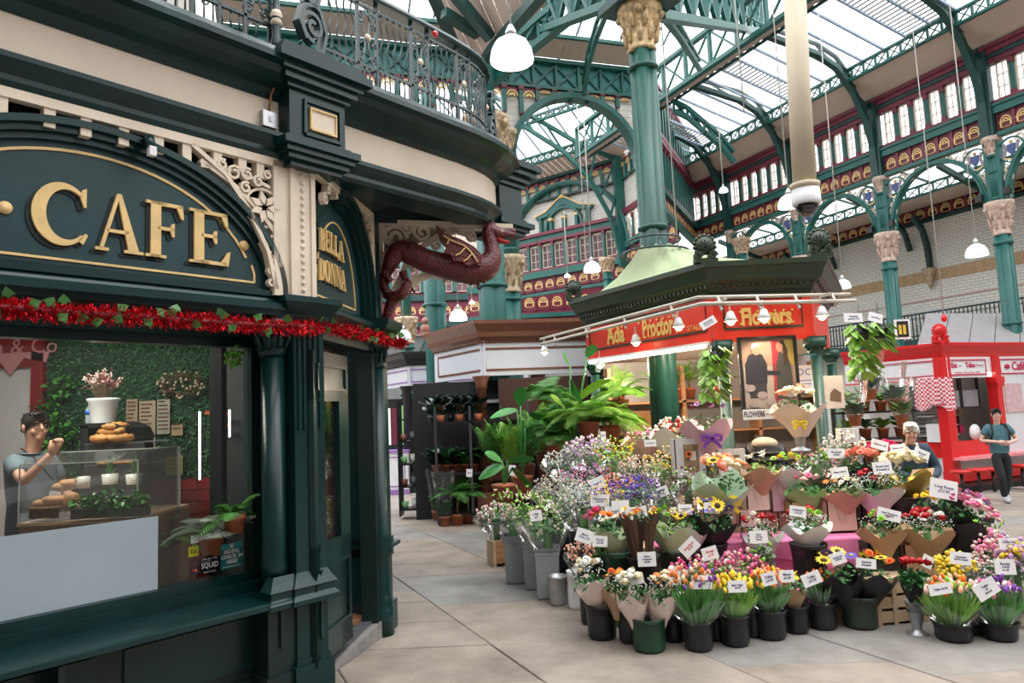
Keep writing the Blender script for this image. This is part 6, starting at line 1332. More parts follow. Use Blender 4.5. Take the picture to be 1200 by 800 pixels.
for i in (0, 1):
    fr, L = bf(i); o = bpy.data.objects.new('booth_face', None); COL.objects.link(o); o.parent = bo; o.location = fr.o-R1; o.rotation_euler = (0, 0, fr.a)
    def fb(n, b, m): return b.build(n, m, o)
    hx = lambda x, y=480: fr.hit(x, y, .1)[0]
    if i == 1:
        xs = [.12, hx(1166.5), L]; xs2 = [hx(1112), hx(1172)]
        fb('fascia_white', MB().box(0, L, .1, .14, zf0, zf1), WHITEP)
        for a_, c_ in ((hx(1115), hx(1160)), (hx(1177), L-.2)): fb('fascia_border', MB().ribbon([(a_, zf0+.06), (c_, zf0+.06), (c_, zf1-.06), (a_, zf1-.06), (a_, zf0+.06)], .025, .08, .1), PINKI)
        zc_ = (zf0+zf1)/2
        text('sign_lettering', 'Eat', .14, PINKI, o, (hx(1123), .09, zc_+.04), FACE, .002, offset=.004); text('sign_lettering', 'in', .1, mat('pale_pink_ink', (.6, .35, .38), .5, var=0), o, (hx(1130), .09, zc_+.04), FACE, .002); text('sign_lettering', 'Take', .14, PINKI, o, (hx(1142), .09, zc_+.04), FACE, .002, offset=.004); text('sign_lettering', 'Away', .11, MATS['pale_pink_ink'], o, (hx(1153), .09, zc_+.04), FACE, .002)
        text('sign_lettering', 'Sandwiches - Hot Food - Salads - Drinks', .055, MATS['pale_pink_ink'], o, (hx(1138), .09, zc_-.1), FACE, .002, sx=.8); text('sign_lettering', 'Café', .24, PINKI, o, (hx(1199), .09, zc_), FACE, .002, offset=.006)
        fb('rosette', MB().lathe([(.05, 0), (.05, .02)], 12).T(Matrix.Translation((hx(1185), .09, zc_)) @ Matrix.Rotation(PI/2, 4, 'X') @ Matrix.Scale(1.5, 4, (1, 0, 0))), PINKI)
        fb('post', MB().box(-.02, .2, .02, .22, 0, zf1), RED); fb('post', MB().box(hx(1167), hx(1173), .02, .22, zz(530), zf1), RED)
        for a_ in (-.06, hx(1165.5)): fb('post_capital', MB().box(a_, a_+.26, .0, .22, zf0-.12, zf0).box(a_+.03, a_+.23, .0, .22, zf0-.2, zf0-.12), RED)
        fb('counter_front', MB().box(0, L, .12, .2, zz(538), zz(519)), RED); fb('counter_shelf', MB().box(0, L, -.18, .2, zz(540), zz(537)), mat('pink_shelf', (.75, .25, .28), .4)); fb('lower_wall', MB().box(0, L, .15, .25, .3, zz(538)), mat('booth_white', (.66, .67, .70), .5, var=.04)); fb('red_skirting', MB().box(0, L, .1, .25, .12, .34), RED); fb('black_plinth', MB().box(-.05, L, -.35, .3, .0, .1), BLACKP)
        fb('back_wall', MB().box(0, L, .95, 1.0, 0, zf1), mat('booth_back', (.40, .36, .30), .6, var=.4, scale=1)); fb('glowing_ceiling_panel', MB().box(0, L, .14, 1.7, zf0+.02, zf0+.04), mat('booth_ceiling_glow', (.7, .7, .7), .6, emit=.3))  # ceiling panel glows faintly by itself, brightness built into its material
        for a_, c_ in ((hx(1121), hx(1138)), (hx(1140), hx(1160))): fb('grey_shutter', MB().box(a_, c_, .3, .33, zz(479), zz(458)), mat('shutter_grey', (.22, .22, .23), .5)); fb('shutter_frame', MB().ribbon([(a_, zz(479)), (c_, zz(479)), (c_, zf0), (a_, zf0), (a_, zz(479))], .03, .28, .34), BLACKP)
        for z in (zz(512), zz(500), zz(488)): fb('shelf', MB().box(.25, hx(1150), .6, .9, z-.02, z), WHITEP); [fb('stock_item', MB().box(.4+.2*q, .52+.2*q, .65, .8, z, z+.12+.04*(q % 3)), [WHITEP, WOOD, PINKI, STEEL][(q+int(z*10)) % 4]) for q in range(5)]
        fb('yellow_box', MB().box(hx(1118), hx(1124), .5, .7, zz(519), zz(505)), mat('yellow_box', (.6, .4, .05), .5)); fb('white_oval_sign', MB().lathe([(.16, 0), (.16, .02)], 24).T(Matrix.Translation((hx(1145), .2, zz(510))) @ Matrix.Rotation(PI/2, 4, 'X')), WHITEP)
        for k in range(9): fb('green_slat', MB().box(hx(1147), hx(1164), .9, .94, zz(512)+k*.075, zz(512)+k*.075+.05), mat('dark_green_slat', (.02, .09, .07), .5))
        fb('tan_board', MB().box(hx(1140), hx(1145), .7, .74, zz(519), zz(480)), SW_)
        fb('white_side_panel', MB().box(hx(1173), L, .1, .14, zz(538), zf0), MATS['booth_white']); fb('pink_menu', MB().box(hx(1179), hx(1199), .08, .1, zz(488), zz(452)), mat('menu_pink', (.62, .42, .44), .6, var=.15, scale=12))
    else:
        fb('fascia_white', MB().box(0, L, .1, .14, zf0, zf1), WHITEP); fb('fascia_border', MB().ribbon([(.2, zf0+.06), (L-.15, zf0+.06), (L-.15, zf1-.06), (.2, zf1-.06), (.2, zf0+.06)], .025, .08, .1), PINKI)
        fb('counter_front', MB().box(0, L, .12, .2, zz(538), zz(519)), RED); fb('lower_wall', MB().box(0, L, .15, .25, .0, zz(538)), MATS['booth_white']); fb('back_wall', MB().box(0, L-.95, .9, 1, 0, zf1), mat('booth_side_back', (.5, .48, .45), .6, var=.2, scale=1))
        for k in range(14): fb('grey_slat', MB().box(L*.55, L*.9, .5, .54, zz(519)+k*.06, zz(519)+k*.06+.04), mat('pale_grey_slat', (.28, .32, .33), .5))
        fb('white_notice', MB().box(L-.5, L-.15, .08, .1, zz(519), zz(497)), WHITEP); fb('curtain_rail', MB().box(0, L, .06, .09, zf0-.03, zf0), RED)
fr0, L0 = bf(0); lamp('booth_fill_light', 'AREA', (9.3, 14.7, 2.2), 35, (1, .95, .9), .6)  # unseen area fill added to lift the dark booth interior
# gingham valance
def gingham():
    m = mat('red_gingham', (.6, .05, .08), .8, var=0); n = m.node_tree.nodes; l = m.node_tree.links; tc = n.new('ShaderNodeTexCoord'); ck = n.new('ShaderNodeTexChecker'); ck.inputs['Scale'].default_value = 24; ck.inputs['Color1'].default_value = (.75, .68, .68, 1); ck.inputs['Color2'].default_value = (.60, .03, .08, 1)
    l.new(tc.outputs['Object'], ck.inputs[0]); l.new(ck.outputs[0], n['Principled BSDF'].inputs['Base Color']); return m
GH = gingham(); c0 = at(1084, 448, 14.0); t = thing('gingham_cloth', 'red and white gingham cloth hanging from the red booth left opening', 'cloth', c0, fr0.a); b = MB(); vs = []; nx = 24
for i in range(nx+1):
    for j, z in enumerate((.08, -.25, -.5+.06*math.sin(i*.5))): vs.append((-.5+1.0*i/nx, .05*math.sin(i*1.1)*(j+.3)/2, z))
b.add(vs, [(i*3+j, i*3+3+j, i*3+4+j, i*3+1+j) for i in range(nx) for j in range(2)], True); b.build('cloth_drape', GH, t)
ROOFG = mat('grey_roof_board', (.27, .26, .27), .6, var=.08)
for i in range(5):
    a, c = at(1076+i*30, 402, 15.0), at(1076+i*30+29, 402, 15.0); e_, f_ = at(1086+i*27.5, 367, 15.9), at(1086+i*27.5+26.5, 367, 15.9)
    MB().add([tuple(v-R1) for v in (a, c, f_, e_)]+[tuple(v-R1+Vector((0, .04, -.03))) for v in (a, c, f_, e_)], [(0, 1, 2, 3), (7, 6, 5, 4), (0, 4, 5, 1), (1, 5, 6, 2), (3, 2, 6, 7), (0, 3, 7, 4)]).build('roof_board', ROOFG, bo)
t = palmette((0, 0, 0), 1.0, ''); t.parent = bo; t.name = 'booth_finial'; t.location = (.0, .05, zz(401)); t.data = t.data.copy(); t.data.materials[0] = RED; t.scale = (1.1,)*3
stool = None
for i, (x, y) in enumerate([(1126, 551), (1146, 549), (1163, 548), (1197, 544)]):
    p = at(x, y, 13.35 if i < 3 else 13.9)
    if stool is None:
        stool = thing('bar_stool', '', 'stool', p); MB().lathe([(.0, -.05), (.17, -.05), (.18, -.02), (.18, 0), (.0, .01)], 20).build('seat', RED, stool); MB().tube([(0, 0, -.05), (0, 0, -.55)], .03, 8).build('pedestal', BLACKP, stool); MB().lathe([(.14, -.58), (.12, -.55), (.03, -.53)], 14).build('foot', BLACKP, stool); t = stool
    else: t = dup(stool, p)
    t['label'] = ['leftmost red topped bar stool beside the red booth post', 'second red topped bar stool from the booth corner post', 'red topped bar stool half hidden behind the walking man', 'red topped bar stool right of the walking man'][i]
fs_ = thing('booth_footrail', 'long black stepped base under the red bar stools', 'base', (0, 0, 0)); bpy.data.objects.remove(fs_)
for x, y, lb in ((1053, 392, 'black framed notice board standing on the red booth roof left end'),):
    t = thing('notice_board', lb, 'sign', at(x+6, 397, 15.2)); MB().box(-.16, .16, 0, .03, 0, .42).build('white_board', WHITEP, t); MB().box(-.12, .12, -.01, 0, .04, .38).build('black_panel', BLACKP, t); MB().box(-.09, -.03, -.015, -.01, .1, .3).box(.0, .06, -.015, -.01, .1, .3).build('yellow_marks', mat('sign_yellow', (.6, .45, .05), .5), t)
# cream pipe and cctv dome
cpz = at(936, 130, 6.2); t = thing('dome_security_camera', 'black dome security camera on a thick cream drop pipe', 'camera', at(945, 235, 6.2)); q = lambda x, y: at(x, y, 6.2)-at(945, 235, 6.2)
CPM = mat('cream_pipe', (.55, .47, .34), .5, var=.08, scale=3); MB().tube([q(943, 218), q(936, 100), q(930, -40)], [.10, .098, .095], 20).build('drop_pipe', CPM, t); MB().lathe([(.11, 0), (.13, .02), (.13, .05), (.1, .06)], 20, tuple(q(943.5, 222))).build('pipe_collar', CPM, t)
MB().lathe([(.115, -.14), (.122, -.12), (.118, .0)], 20, tuple(q(944, 222))).build('housing', WHITEP, t); MB().ball(tuple(q(945.5, 241)+Vector((0, 0, .0))), .098, 18, 10).build('dome', mat('black_dome', (.01, .01, .012), .08, coat=1, var=0), t)
# pendant lamps
SHD = mat('lit_glass_shade', (1, .99, .97), .4, emit=2.2, var=0); SHD2 = mat('prismatic_shade', (.8, .85, .86), .3, emit=.6, var=0); CORD = mat('pale_cord', (.45, .43, .40), .7)
for x, y, D, R_, lb, m in [(600, 72, 5.6, .175, 'big glowing white pendant lamp beside the balcony', SHD), (694, 318, 17, .2, 'white bell pendant lamp left of the kiosk tent', SHD), (1145, 300, 12.5, .18, 'white pendant lamp in front of the glazed brick wall', SHD2), (988, 338, 13, .14, 'small white pendant lamp just right of the kiosk roof', SHD2), (925, 243, 9.0, .14, 'white pendant lamp half hidden behind the dome camera', SHD2), (665, 325, 26, .12, 'tiny pendant lamp over the far frieze', SHD2), (474, 280, 17, .19, 'white pendant lamp beneath the dragon tail', SHD2), (473, 397, 19, .2, 'white pendant lamp above the black stall', SHD2), (537, 375, 16, .2, 'white pendant lamp over the brown stall cornice', SHD), (553, 356, 24, .1, 'little pendant lamp behind the column under the dragon', SHD2), (848, 225, 17, .11, 'small pendant lamp over the far frieze right of the column', SHD2)]:
    p = at(x, y, D); t = thing('pendant_lamp', lb, 'lamp', p); s = R_/.2
    MB().lathe([(.2*s, -.0), (.205*s, .02*s), (.19*s, .1*s), (.15*s, .18*s), (.07*s, .235*s), (.03*s, .25*s)], 24, cap=False).build('glass_shade', m, t); MB().lathe([(.0, .01), (.19*s, .01)], 20, cap=False).build('diffuser', m, t); MB().lathe([(.06*s, .23*s), (.05*s, .3*s), (.02*s, .36*s)], 12).build('cap', STEEL, t); MB().tube([(0, 0, .34*s), (0, 0, 9.2-p.z if p.z < 7 else 4)], .008*max(1, D/10), 4).build('cord', CORD, t)
for x, y0, y1, D in ((792, 60, 290, 12), (575, 200, 205, 20), (679, 200, 330, 20), (690, 190, 325, 18), (718, 160, 330, 20), (738, 20, 150, 12.2), (800, 40, 300, 11.5)):
    pass
for i, (x, y1, D) in enumerate([(795, 300, 12), (688, 322, 17.5), (1106, 370, 14.5), (872, 130, 12)]):
    a = at(x, y1, D); t = thing('ceiling_pull_line', ['pale cord hanging just right of the giant column', 'pale cord hanging beside the far pendant lamp', 'dark cord with red pull hanging before the brick wall', 'pale cord ending in the upper roof space'][i], 'cord', a); MB().tube([(0, 0, 0), (-.03, 0, 10-a.z)], .012, 4).build('cord_line', CORD, t)
    if i == 2: MB().ball((0, 0, -.05), .06, 8, 5, 1.4).build('red_pull', RED, t)
# ================================================================ PLANTS AT THE LEFT OF THE KIOSK
def bigleaf(b, p, d, L, w, roll=0.):
    """paddle leaf with folded midrib"""
    p = Vector(p); d = Vector(d).normalized(); s = d.cross(Vector((0, 0, 1))).normalized(); up = s.cross(d).normalized(); s = (s*math.cos(roll)+up*math.sin(roll)); up = s.cross(d)
    N = 7; vs = []
    for i in range(N+1):
        t = i/N; c = p+d*L*t-Vector((0, 0, L*.35*t*t)); ww = w*math.sin(PI*min(.97, t*.93+.06))**.7
        vs += [c+s*ww-up*ww*.3, c, c-s*ww-up*ww*.3]
    b.add(vs, [(i*3+j, i*3+3+j, i*3+4+j, i*3+1+j) for i in range(N) for j in (0, 1)], True)
BANL = mat('banana_leaf', (.05, .27, .05), .35, var=.3, scale=2); BANY = mat('banana_leaf_light', (.28, .50, .06), .35, var=.2, scale=2)
TERR = MATS['terracotta_pot']
for i, (x, y, n, L, mt, lb) in enumerate([
    (664, 500, 16, .75, PALMG, 'tall feathery palm centred in the palm group left of the kiosk'), (690, 495, 18, .62, PALMB, 'bright yellow green areca palm in front of the kiosk left side'),
    (715, 500, 16, .6, PALMB, 'bushy areca palm nearest the giant column'), (640, 470, 14, .5, PALMG, 'fine leaved palm at the back of the palm group'), (652, 520, 14, .5, PALMG, 'low dark palm behind the gypsophila'), (725, 470, 12, .5, PALMB, 'upper right areca palm under the tube light')]):
    D = [9.6, 9.0, 9.1, 10.2, 9.2, 9.7][i]; p = at(x, y, D); palm('areca_palm', lb, p, n+16, L*1.1, mt, random.Random(20+i), droop=.65, pot=.13, ll=.2, nl=24, lw=.008, stem=.05)
def paddle_plant(label, x, y, D, leaves, h=0.):
    p = at(x, y, D); t = thing('banana_plant', label, 'plant', p)
    MB().lathe([(.10, -.2), (.13, 0), (.14, .0), (.14, .03)], 16).build('pot', TERR, t)
    for (lx, ly, dx, dz, L, w, c) in leaves:
        q = at(lx, ly, D)-p; d = Vector((dx, -.25, dz)); b = MB(); b.tube([(0, 0, 0), tuple(q*.6+Vector((0, .03, 0))), tuple(q)], .012, 5); bigleaf(b, q, d, L, w, .9); b.build('leaf', BANY if c else BANL, t)
paddle_plant('broad leaved banana plant with upright bright leaf at the rack', 612, 560, 9.3, [(610, 475, .1, 1, .38, .1, 0), (606, 480, -1, .1, .36, .06, 0), (620, 485, .9, -.1, .34, .07, 0), (616, 500, .5, -.6, .3, .06, 0)])
paddle_plant('tall banana plant with pale arching leaf beside the tube light', 672, 520, 9.0, [(668, 428, -.3, 1, .3, .08, 0), (676, 470, .8, .9, .65, .06, 1), (668, 445, .5, -.8, .26, .07, 0), (688, 418, .4, .9, .26, .07, 0), (660, 475, -.5, .8, .3, .06, 1)])
paddle_plant('low glossy plant with drooping leaf above the lilies', 590, 570, 8.4, [(595, 540, .9, .4, .35, .07, 0), (590, 545, -.9, -.1, .3, .07, 0), (600, 548, .7, -.4, .3, .07, 0), (588, 540, -.5, .6, .3, .07, 0)])
rk = thing('plant_rack', 'galvanised slotted metal rack full of potted plants beside the aisle', 'rack', (*at(585, 598, 12.3).xy, 0)); 
for x in (-1.0, -.42, .1, .55): MB().box(x-.02, x+.02, -.3, -.27, .06, 1.95).build('upright', DSTEEL, rk); MB().box(x-.02, x+.02, .3, .33, .06, 1.95).build('upright', DSTEEL, rk)
for z in (.16, .82, 1.67): MB().box(-1.0, .55, -.3, .33, z, z+.03).build('rack_shelf', BLACKP, rk)
for x, y in ((-.95, -.25), (.5, -.25), (-.95, .28), (.5, .28)): MB().lathe([(.06, -.02), (.06, .02)], 12).T(Matrix.Translation((x, y, .06)) @ Matrix.Rotation(PI/2, 4, 'X')).build('castor', BLACKP, rk)
for i in range(6):      # dark rubber plants on the top shelf
    p = at(506+i*11, 492, 12.3); t = thing('rubber_plant', ['leftmost', 'second', 'third', 'fourth', 'fifth', 'rightmost'][i]+' dark glossy rubber plant on the top shelf of the metal rack', 'plant', (p.x, p.y-.1*(i % 2), 1.70)); MB().lathe([(.05, 0), (.07, .12), (.06, .12)], 12).build('pot', TERR if i % 2 else BLACKP, t)
    for k in range(9): a = k*2.4; b = MB(); bigleaf(b, (0, 0, .12+.03*k), (math.cos(a), math.sin(a), 1.1), .32, .075, .3); b.build('leaf', DARKL, t)
def poly_plant(name, lb, p, n, L, w, mt, pot=.08, r=None, up=.6, ph=None, pm=None):
    r = r or rnd; t = thing(name, lb, 'plant', p); ph = ph or pot*1.7; MB().lathe([(pot*.75, 0), (pot, ph), (pot*1.08, ph), (pot*1.08, ph*.85)], 14).build('pot', pm or TERR, t); b = MB()
    for k in range(n): a = k*2.4+r.random(); bigleaf(b, (0, 0, ph+.4*L*k/n), (math.cos(a), math.sin(a), up+r.uniform(-.3, .5)), L*r.uniform(.7, 1.1), w, .2)
    b.build('foliage', mt, t); return t
MIDG = mat('mid_green_foliage', (.05, .20, .05), .45, var=.4, scale=6); BLUEG = mat('grey_green_foliage', (.14, .24, .13), .5, var=.3, scale=6); LGR = mat('light_green_foliage', (.22, .42, .08), .5, var=.3, scale=6)
SLEEVE = GLASSC
for i, (x, y, D0) in enumerate([(521, 617, 0), (536, 616, 0), (549, 614, 0), (512, 610, 0), (565, 608, 0), (530, 607, 0), (580, 604, 0)]):
    p = flo(x, y); p.y += .08; lb = ['front left', 'front middle', 'front right', 'aisle side', 'right end', 'back middle', 'farthest right'][i]
    if i in (0, 3, 5): t = poly_plant('sleeved_plant', lb+' leafy pot plant in a clear sleeve on the floor by the rack', p, 34, .3, .045, MIDG, .095, random.Random(i), 1.6)
    else: t = palm('potted_dracaena', lb+' terracotta potted dracaena on the floor by the rack', p+Vector((0, 0, .17)), 24, .5, PALMG, random.Random(i), droop=.5, pot=.105, ll=.14, nl=14, lw=.014, stem=.3)
    if i in (0, 3, 5): MB().lathe([(.09, .1), (.15, .5), (.21, .9)], 16, cap=False).build('clear_sleeve', SLEEVE, t)
for i in range(7):
    p = at(512+i*11, 555, 12.3); poly_plant('shelf_plant', ['leftmost', 'second', 'third', 'fourth', 'fifth', 'sixth', 'rightmost'][i]+' dark foliage plant on the lower rack shelf', (p.x, p.y, .85), 26, .42, .05, MIDG if i % 2 else DARKL, .075, random.Random(i+3), .9)
for i, (x, y, D) in enumerate([(580, 548, 9.6), (598, 548, 9.5), (618, 545, 9.6), (636, 530, 9.8)]):
    p = at(x, y, D); palm('kentia_palm', ['leftmost', 'second', 'third', 'rightmost'][i]+' upright kentia palm in brown pot along the aisle display', p, 16, .85, [PALMG, PALMB][i % 2], random.Random(40+i), droop=.35, spread=.55, pot=.1, ll=.17, nl=20, lw=.011, lean=(0, 0), potm=mat('brown_pot', (.16, .05, .03), .6))
tr = thing('goods_trolley', 'tall black wire trolley with small plants and goods beside the black stall', 'trolley', (*at(489, 600, 13.2).xy, 0))
for x in (-.28, .28): MB().box(x-.015, x+.015, -.2, .2, .05, 2.1).build('side_frame', BLACKP, tr)
for z in (.15, .55, .95, 1.35, 1.75): MB().box(-.28, .28, -.2, .2, z, z+.03).build('trolley_shelf', BLACKP, tr)
for i in range(12):
    c_ = [(.2, .5, .2), (.6, .6, .55), (.6, .45, .05), (.25, .08, .05), (.1, .1, .1), (.3, .4, .5)][i % 6]; p = tr.location+Vector((-.2+.18*(i % 3), -.1, [.18, .58, .98, 1.38][i//3])); t = thing('trolley_item', ['lowest', 'second', 'third', 'fourth'][i//3]+' shelf '+['left', 'middle', 'right'][i % 3]+' small pot on the black goods trolley', 'pot', p); MB().lathe([(.05, 0), (.065, .12+.1*((i*7) % 3)/2), (.05, .12)], 12).build('pot_body', mat('item_%d' % (i % 6), c_, .5), t)

# ================================================================ FLOWER HEADS
HM = {}
COLS = dict(red=(.42, .006, .012), pink=(.78, .22, .38), hot=(.75, .05, .22), peach=(.85, .42, .26), orange=(.85, .20, .02), yellow=(.85, .60, .03), cream=(.80, .72, .50), white=(.80, .79, .72), purple=(.20, .05, .36), lilac=(.52, .30, .58), green=(.22, .48, .05), salmon=(.85, .32, .22), blush=(.80, .52, .48), wine=(.16, .01, .04), lime=(.30, .62, .06), blue=(.12, .10, .50), gyp=(.74, .75, .72), dry=(.55, .42, .30))
def fm_(c): return mat('petal_'+c, COLS[c], .55, var=.18, scale=30)
def head(kind, c):
    if (kind, c) in HM: return HM[kind, c]
    b = MB(); m = fm_(c); ms = [m]
    if kind == 'rose':
        for j, (r_, h_, n) in enumerate(((1., .5, 7), (.78, .75, 6), (.5, .95, 5))):
            for k in range(n):
                a = 2*PI*k/n+j*.5; ca, sa = math.cos(a), math.sin(a); w = r_*.62; vs = []
                for (t, rr, zz_) in ((-1, .75, .2), (0, 1., .1), (1, .75, .2)): pass
                b.add([(0, 0, -.35), (ca*r_*.8-sa*w, sa*r_*.8+ca*w, h_*.5), (ca*r_*1.08, sa*r_*1.08, h_*.78), (ca*r_*.8+sa*w, sa*r_*.8-ca*w, h_*.5)], [(0, 3, 2, 1)])
        b.ball((0, 0, .3), .66, 7, 5)
    elif kind == 'tulip': b.lathe([(.05, -1.1), (.62, -.7), (.78, 0), (.66, .8), (.25, 1.45)], 6)
    elif kind == 'sun':
        ms = [m, mat('sunflower_eye', (.05, .02, .01), .8)]
        for k in range(14): a = 2*PI*k/14; ca, sa = math.cos(a), math.sin(a); b.add([(ca*.3, sa*.3, 0), (ca*.7-sa*.17, sa*.7+ca*.17, .1), (ca*1.15, sa*1.15, .05+.1*(k % 2)), (ca*.7+sa*.17, sa*.7-ca*.17, .1)], [(0, 3, 2, 1)])
        b.k = 1; b.lathe([(.42, 0), (.42, .1), (.25, .2), (0, .18)], 10)
    elif kind == 'daisy':
        ms = [m, fm_('yellow')]
        for k in range(10): a = 2*PI*k/10; ca, sa = math.cos(a), math.sin(a); b.add([(0, 0, .0), (ca*.6-sa*.24, sa*.6+ca*.24, .12), (ca*1.05, sa*1.05, .02), (ca*.6+sa*.24, sa*.6-ca*.24, .12)], [(0, 3, 2, 1)])
        b.k = 1; b.ball((0, 0, .08), .25, 6, 4)
    elif kind == 'mum':
        for j, (r_, z) in enumerate(((1., .1), (.8, .4), (.5, .65))):
            for k in range(9): a = 2*PI*k/9+j; ca, sa = math.cos(a), math.sin(a); b.add([(0, 0, z-.3), (ca*r_*.6-sa*.2, sa*r_*.6+ca*.2, z), (ca*r_, sa*r_, z+.12), (ca*r_*.6+sa*.2, sa*r_*.6-ca*.2, z)], [(0, 3, 2, 1)])
        b.ball((0, 0, .5), .35, 6, 3)
    elif kind == 'lily':
        for k in range(6): a = 2*PI*k/6; ca, sa = math.cos(a), math.sin(a); b.add([(0, 0, -.6), (ca*.5-sa*.25, sa*.5+ca*.25, .2), (ca*1.2, sa*1.2, .45), (ca*.5+sa*.25, sa*.5-ca*.25, .2)], [(0, 3, 2, 1)])
    elif kind == 'bud': b.lathe([(.1, -1.6), (.35, -.9), (.4, 0), (.2, 1.0), (.02, 1.5)], 6)
    HM[kind, c] = b.mesh('flower_head', ms); return HM[kind, c]
PAPERS = dict(blush=(.74, .60, .55), kraft=(.48, .32, .19), white=(.74, .75, .74), black=(.012, .012, .014), mint=(.46, .62, .46), sage=(.52, .60, .38), gold=(.42, .30, .07), brown=(.07, .035, .02), green=(.24, .48, .15), cello=None, pinkp=(.75, .45, .5))
PM_ = {k: (mat('wrap_'+k, v, .55 if k != 'gold' else .3, var=.06, metal=.6 if k == 'gold' else 0.) if v else GLASSC) for k, v in PAPERS.items()}
STEMG = mat('flower_stem_green', (.07, .20, .04), .5, var=.3, scale=8)
GYPM = fm_('gyp')
def paper_cone(b, s, h, r, ruf=.16, z0=-.3, k0=.28):
    N = 26; ph = r.random()*6; rows = []
    for j, (f, rr) in enumerate(((0, k0), (.35, .5), (.7, .8), (1., 1.))):
        rows.append([(s*rr*math.cos(2*PI*k/N)*(1+ruf*f*math.sin(3*2*PI*k/N+ph)), s*rr*math.sin(2*PI*k/N)*(1+ruf*f*math.sin(5*2*PI*k/N+ph)), h*(z0+(1-z0)*.58*f)+(h*.13*f*f*math.sin(4*2*PI*k/N+ph) if f > .6 else 0)) for k in range(N)])
    vs = [p for q in rows for p in q]; b.add(vs, [(j*N+k, j*N+(k+1) % N, (j+1)*N+(k+1) % N, (j+1)*N+k) for j in range(3) for k in range(N)], True)
BN = [0]
LEAFT = mat('tulip_leaf_green', (.11, .30, .08), .45, var=.35, scale=6)
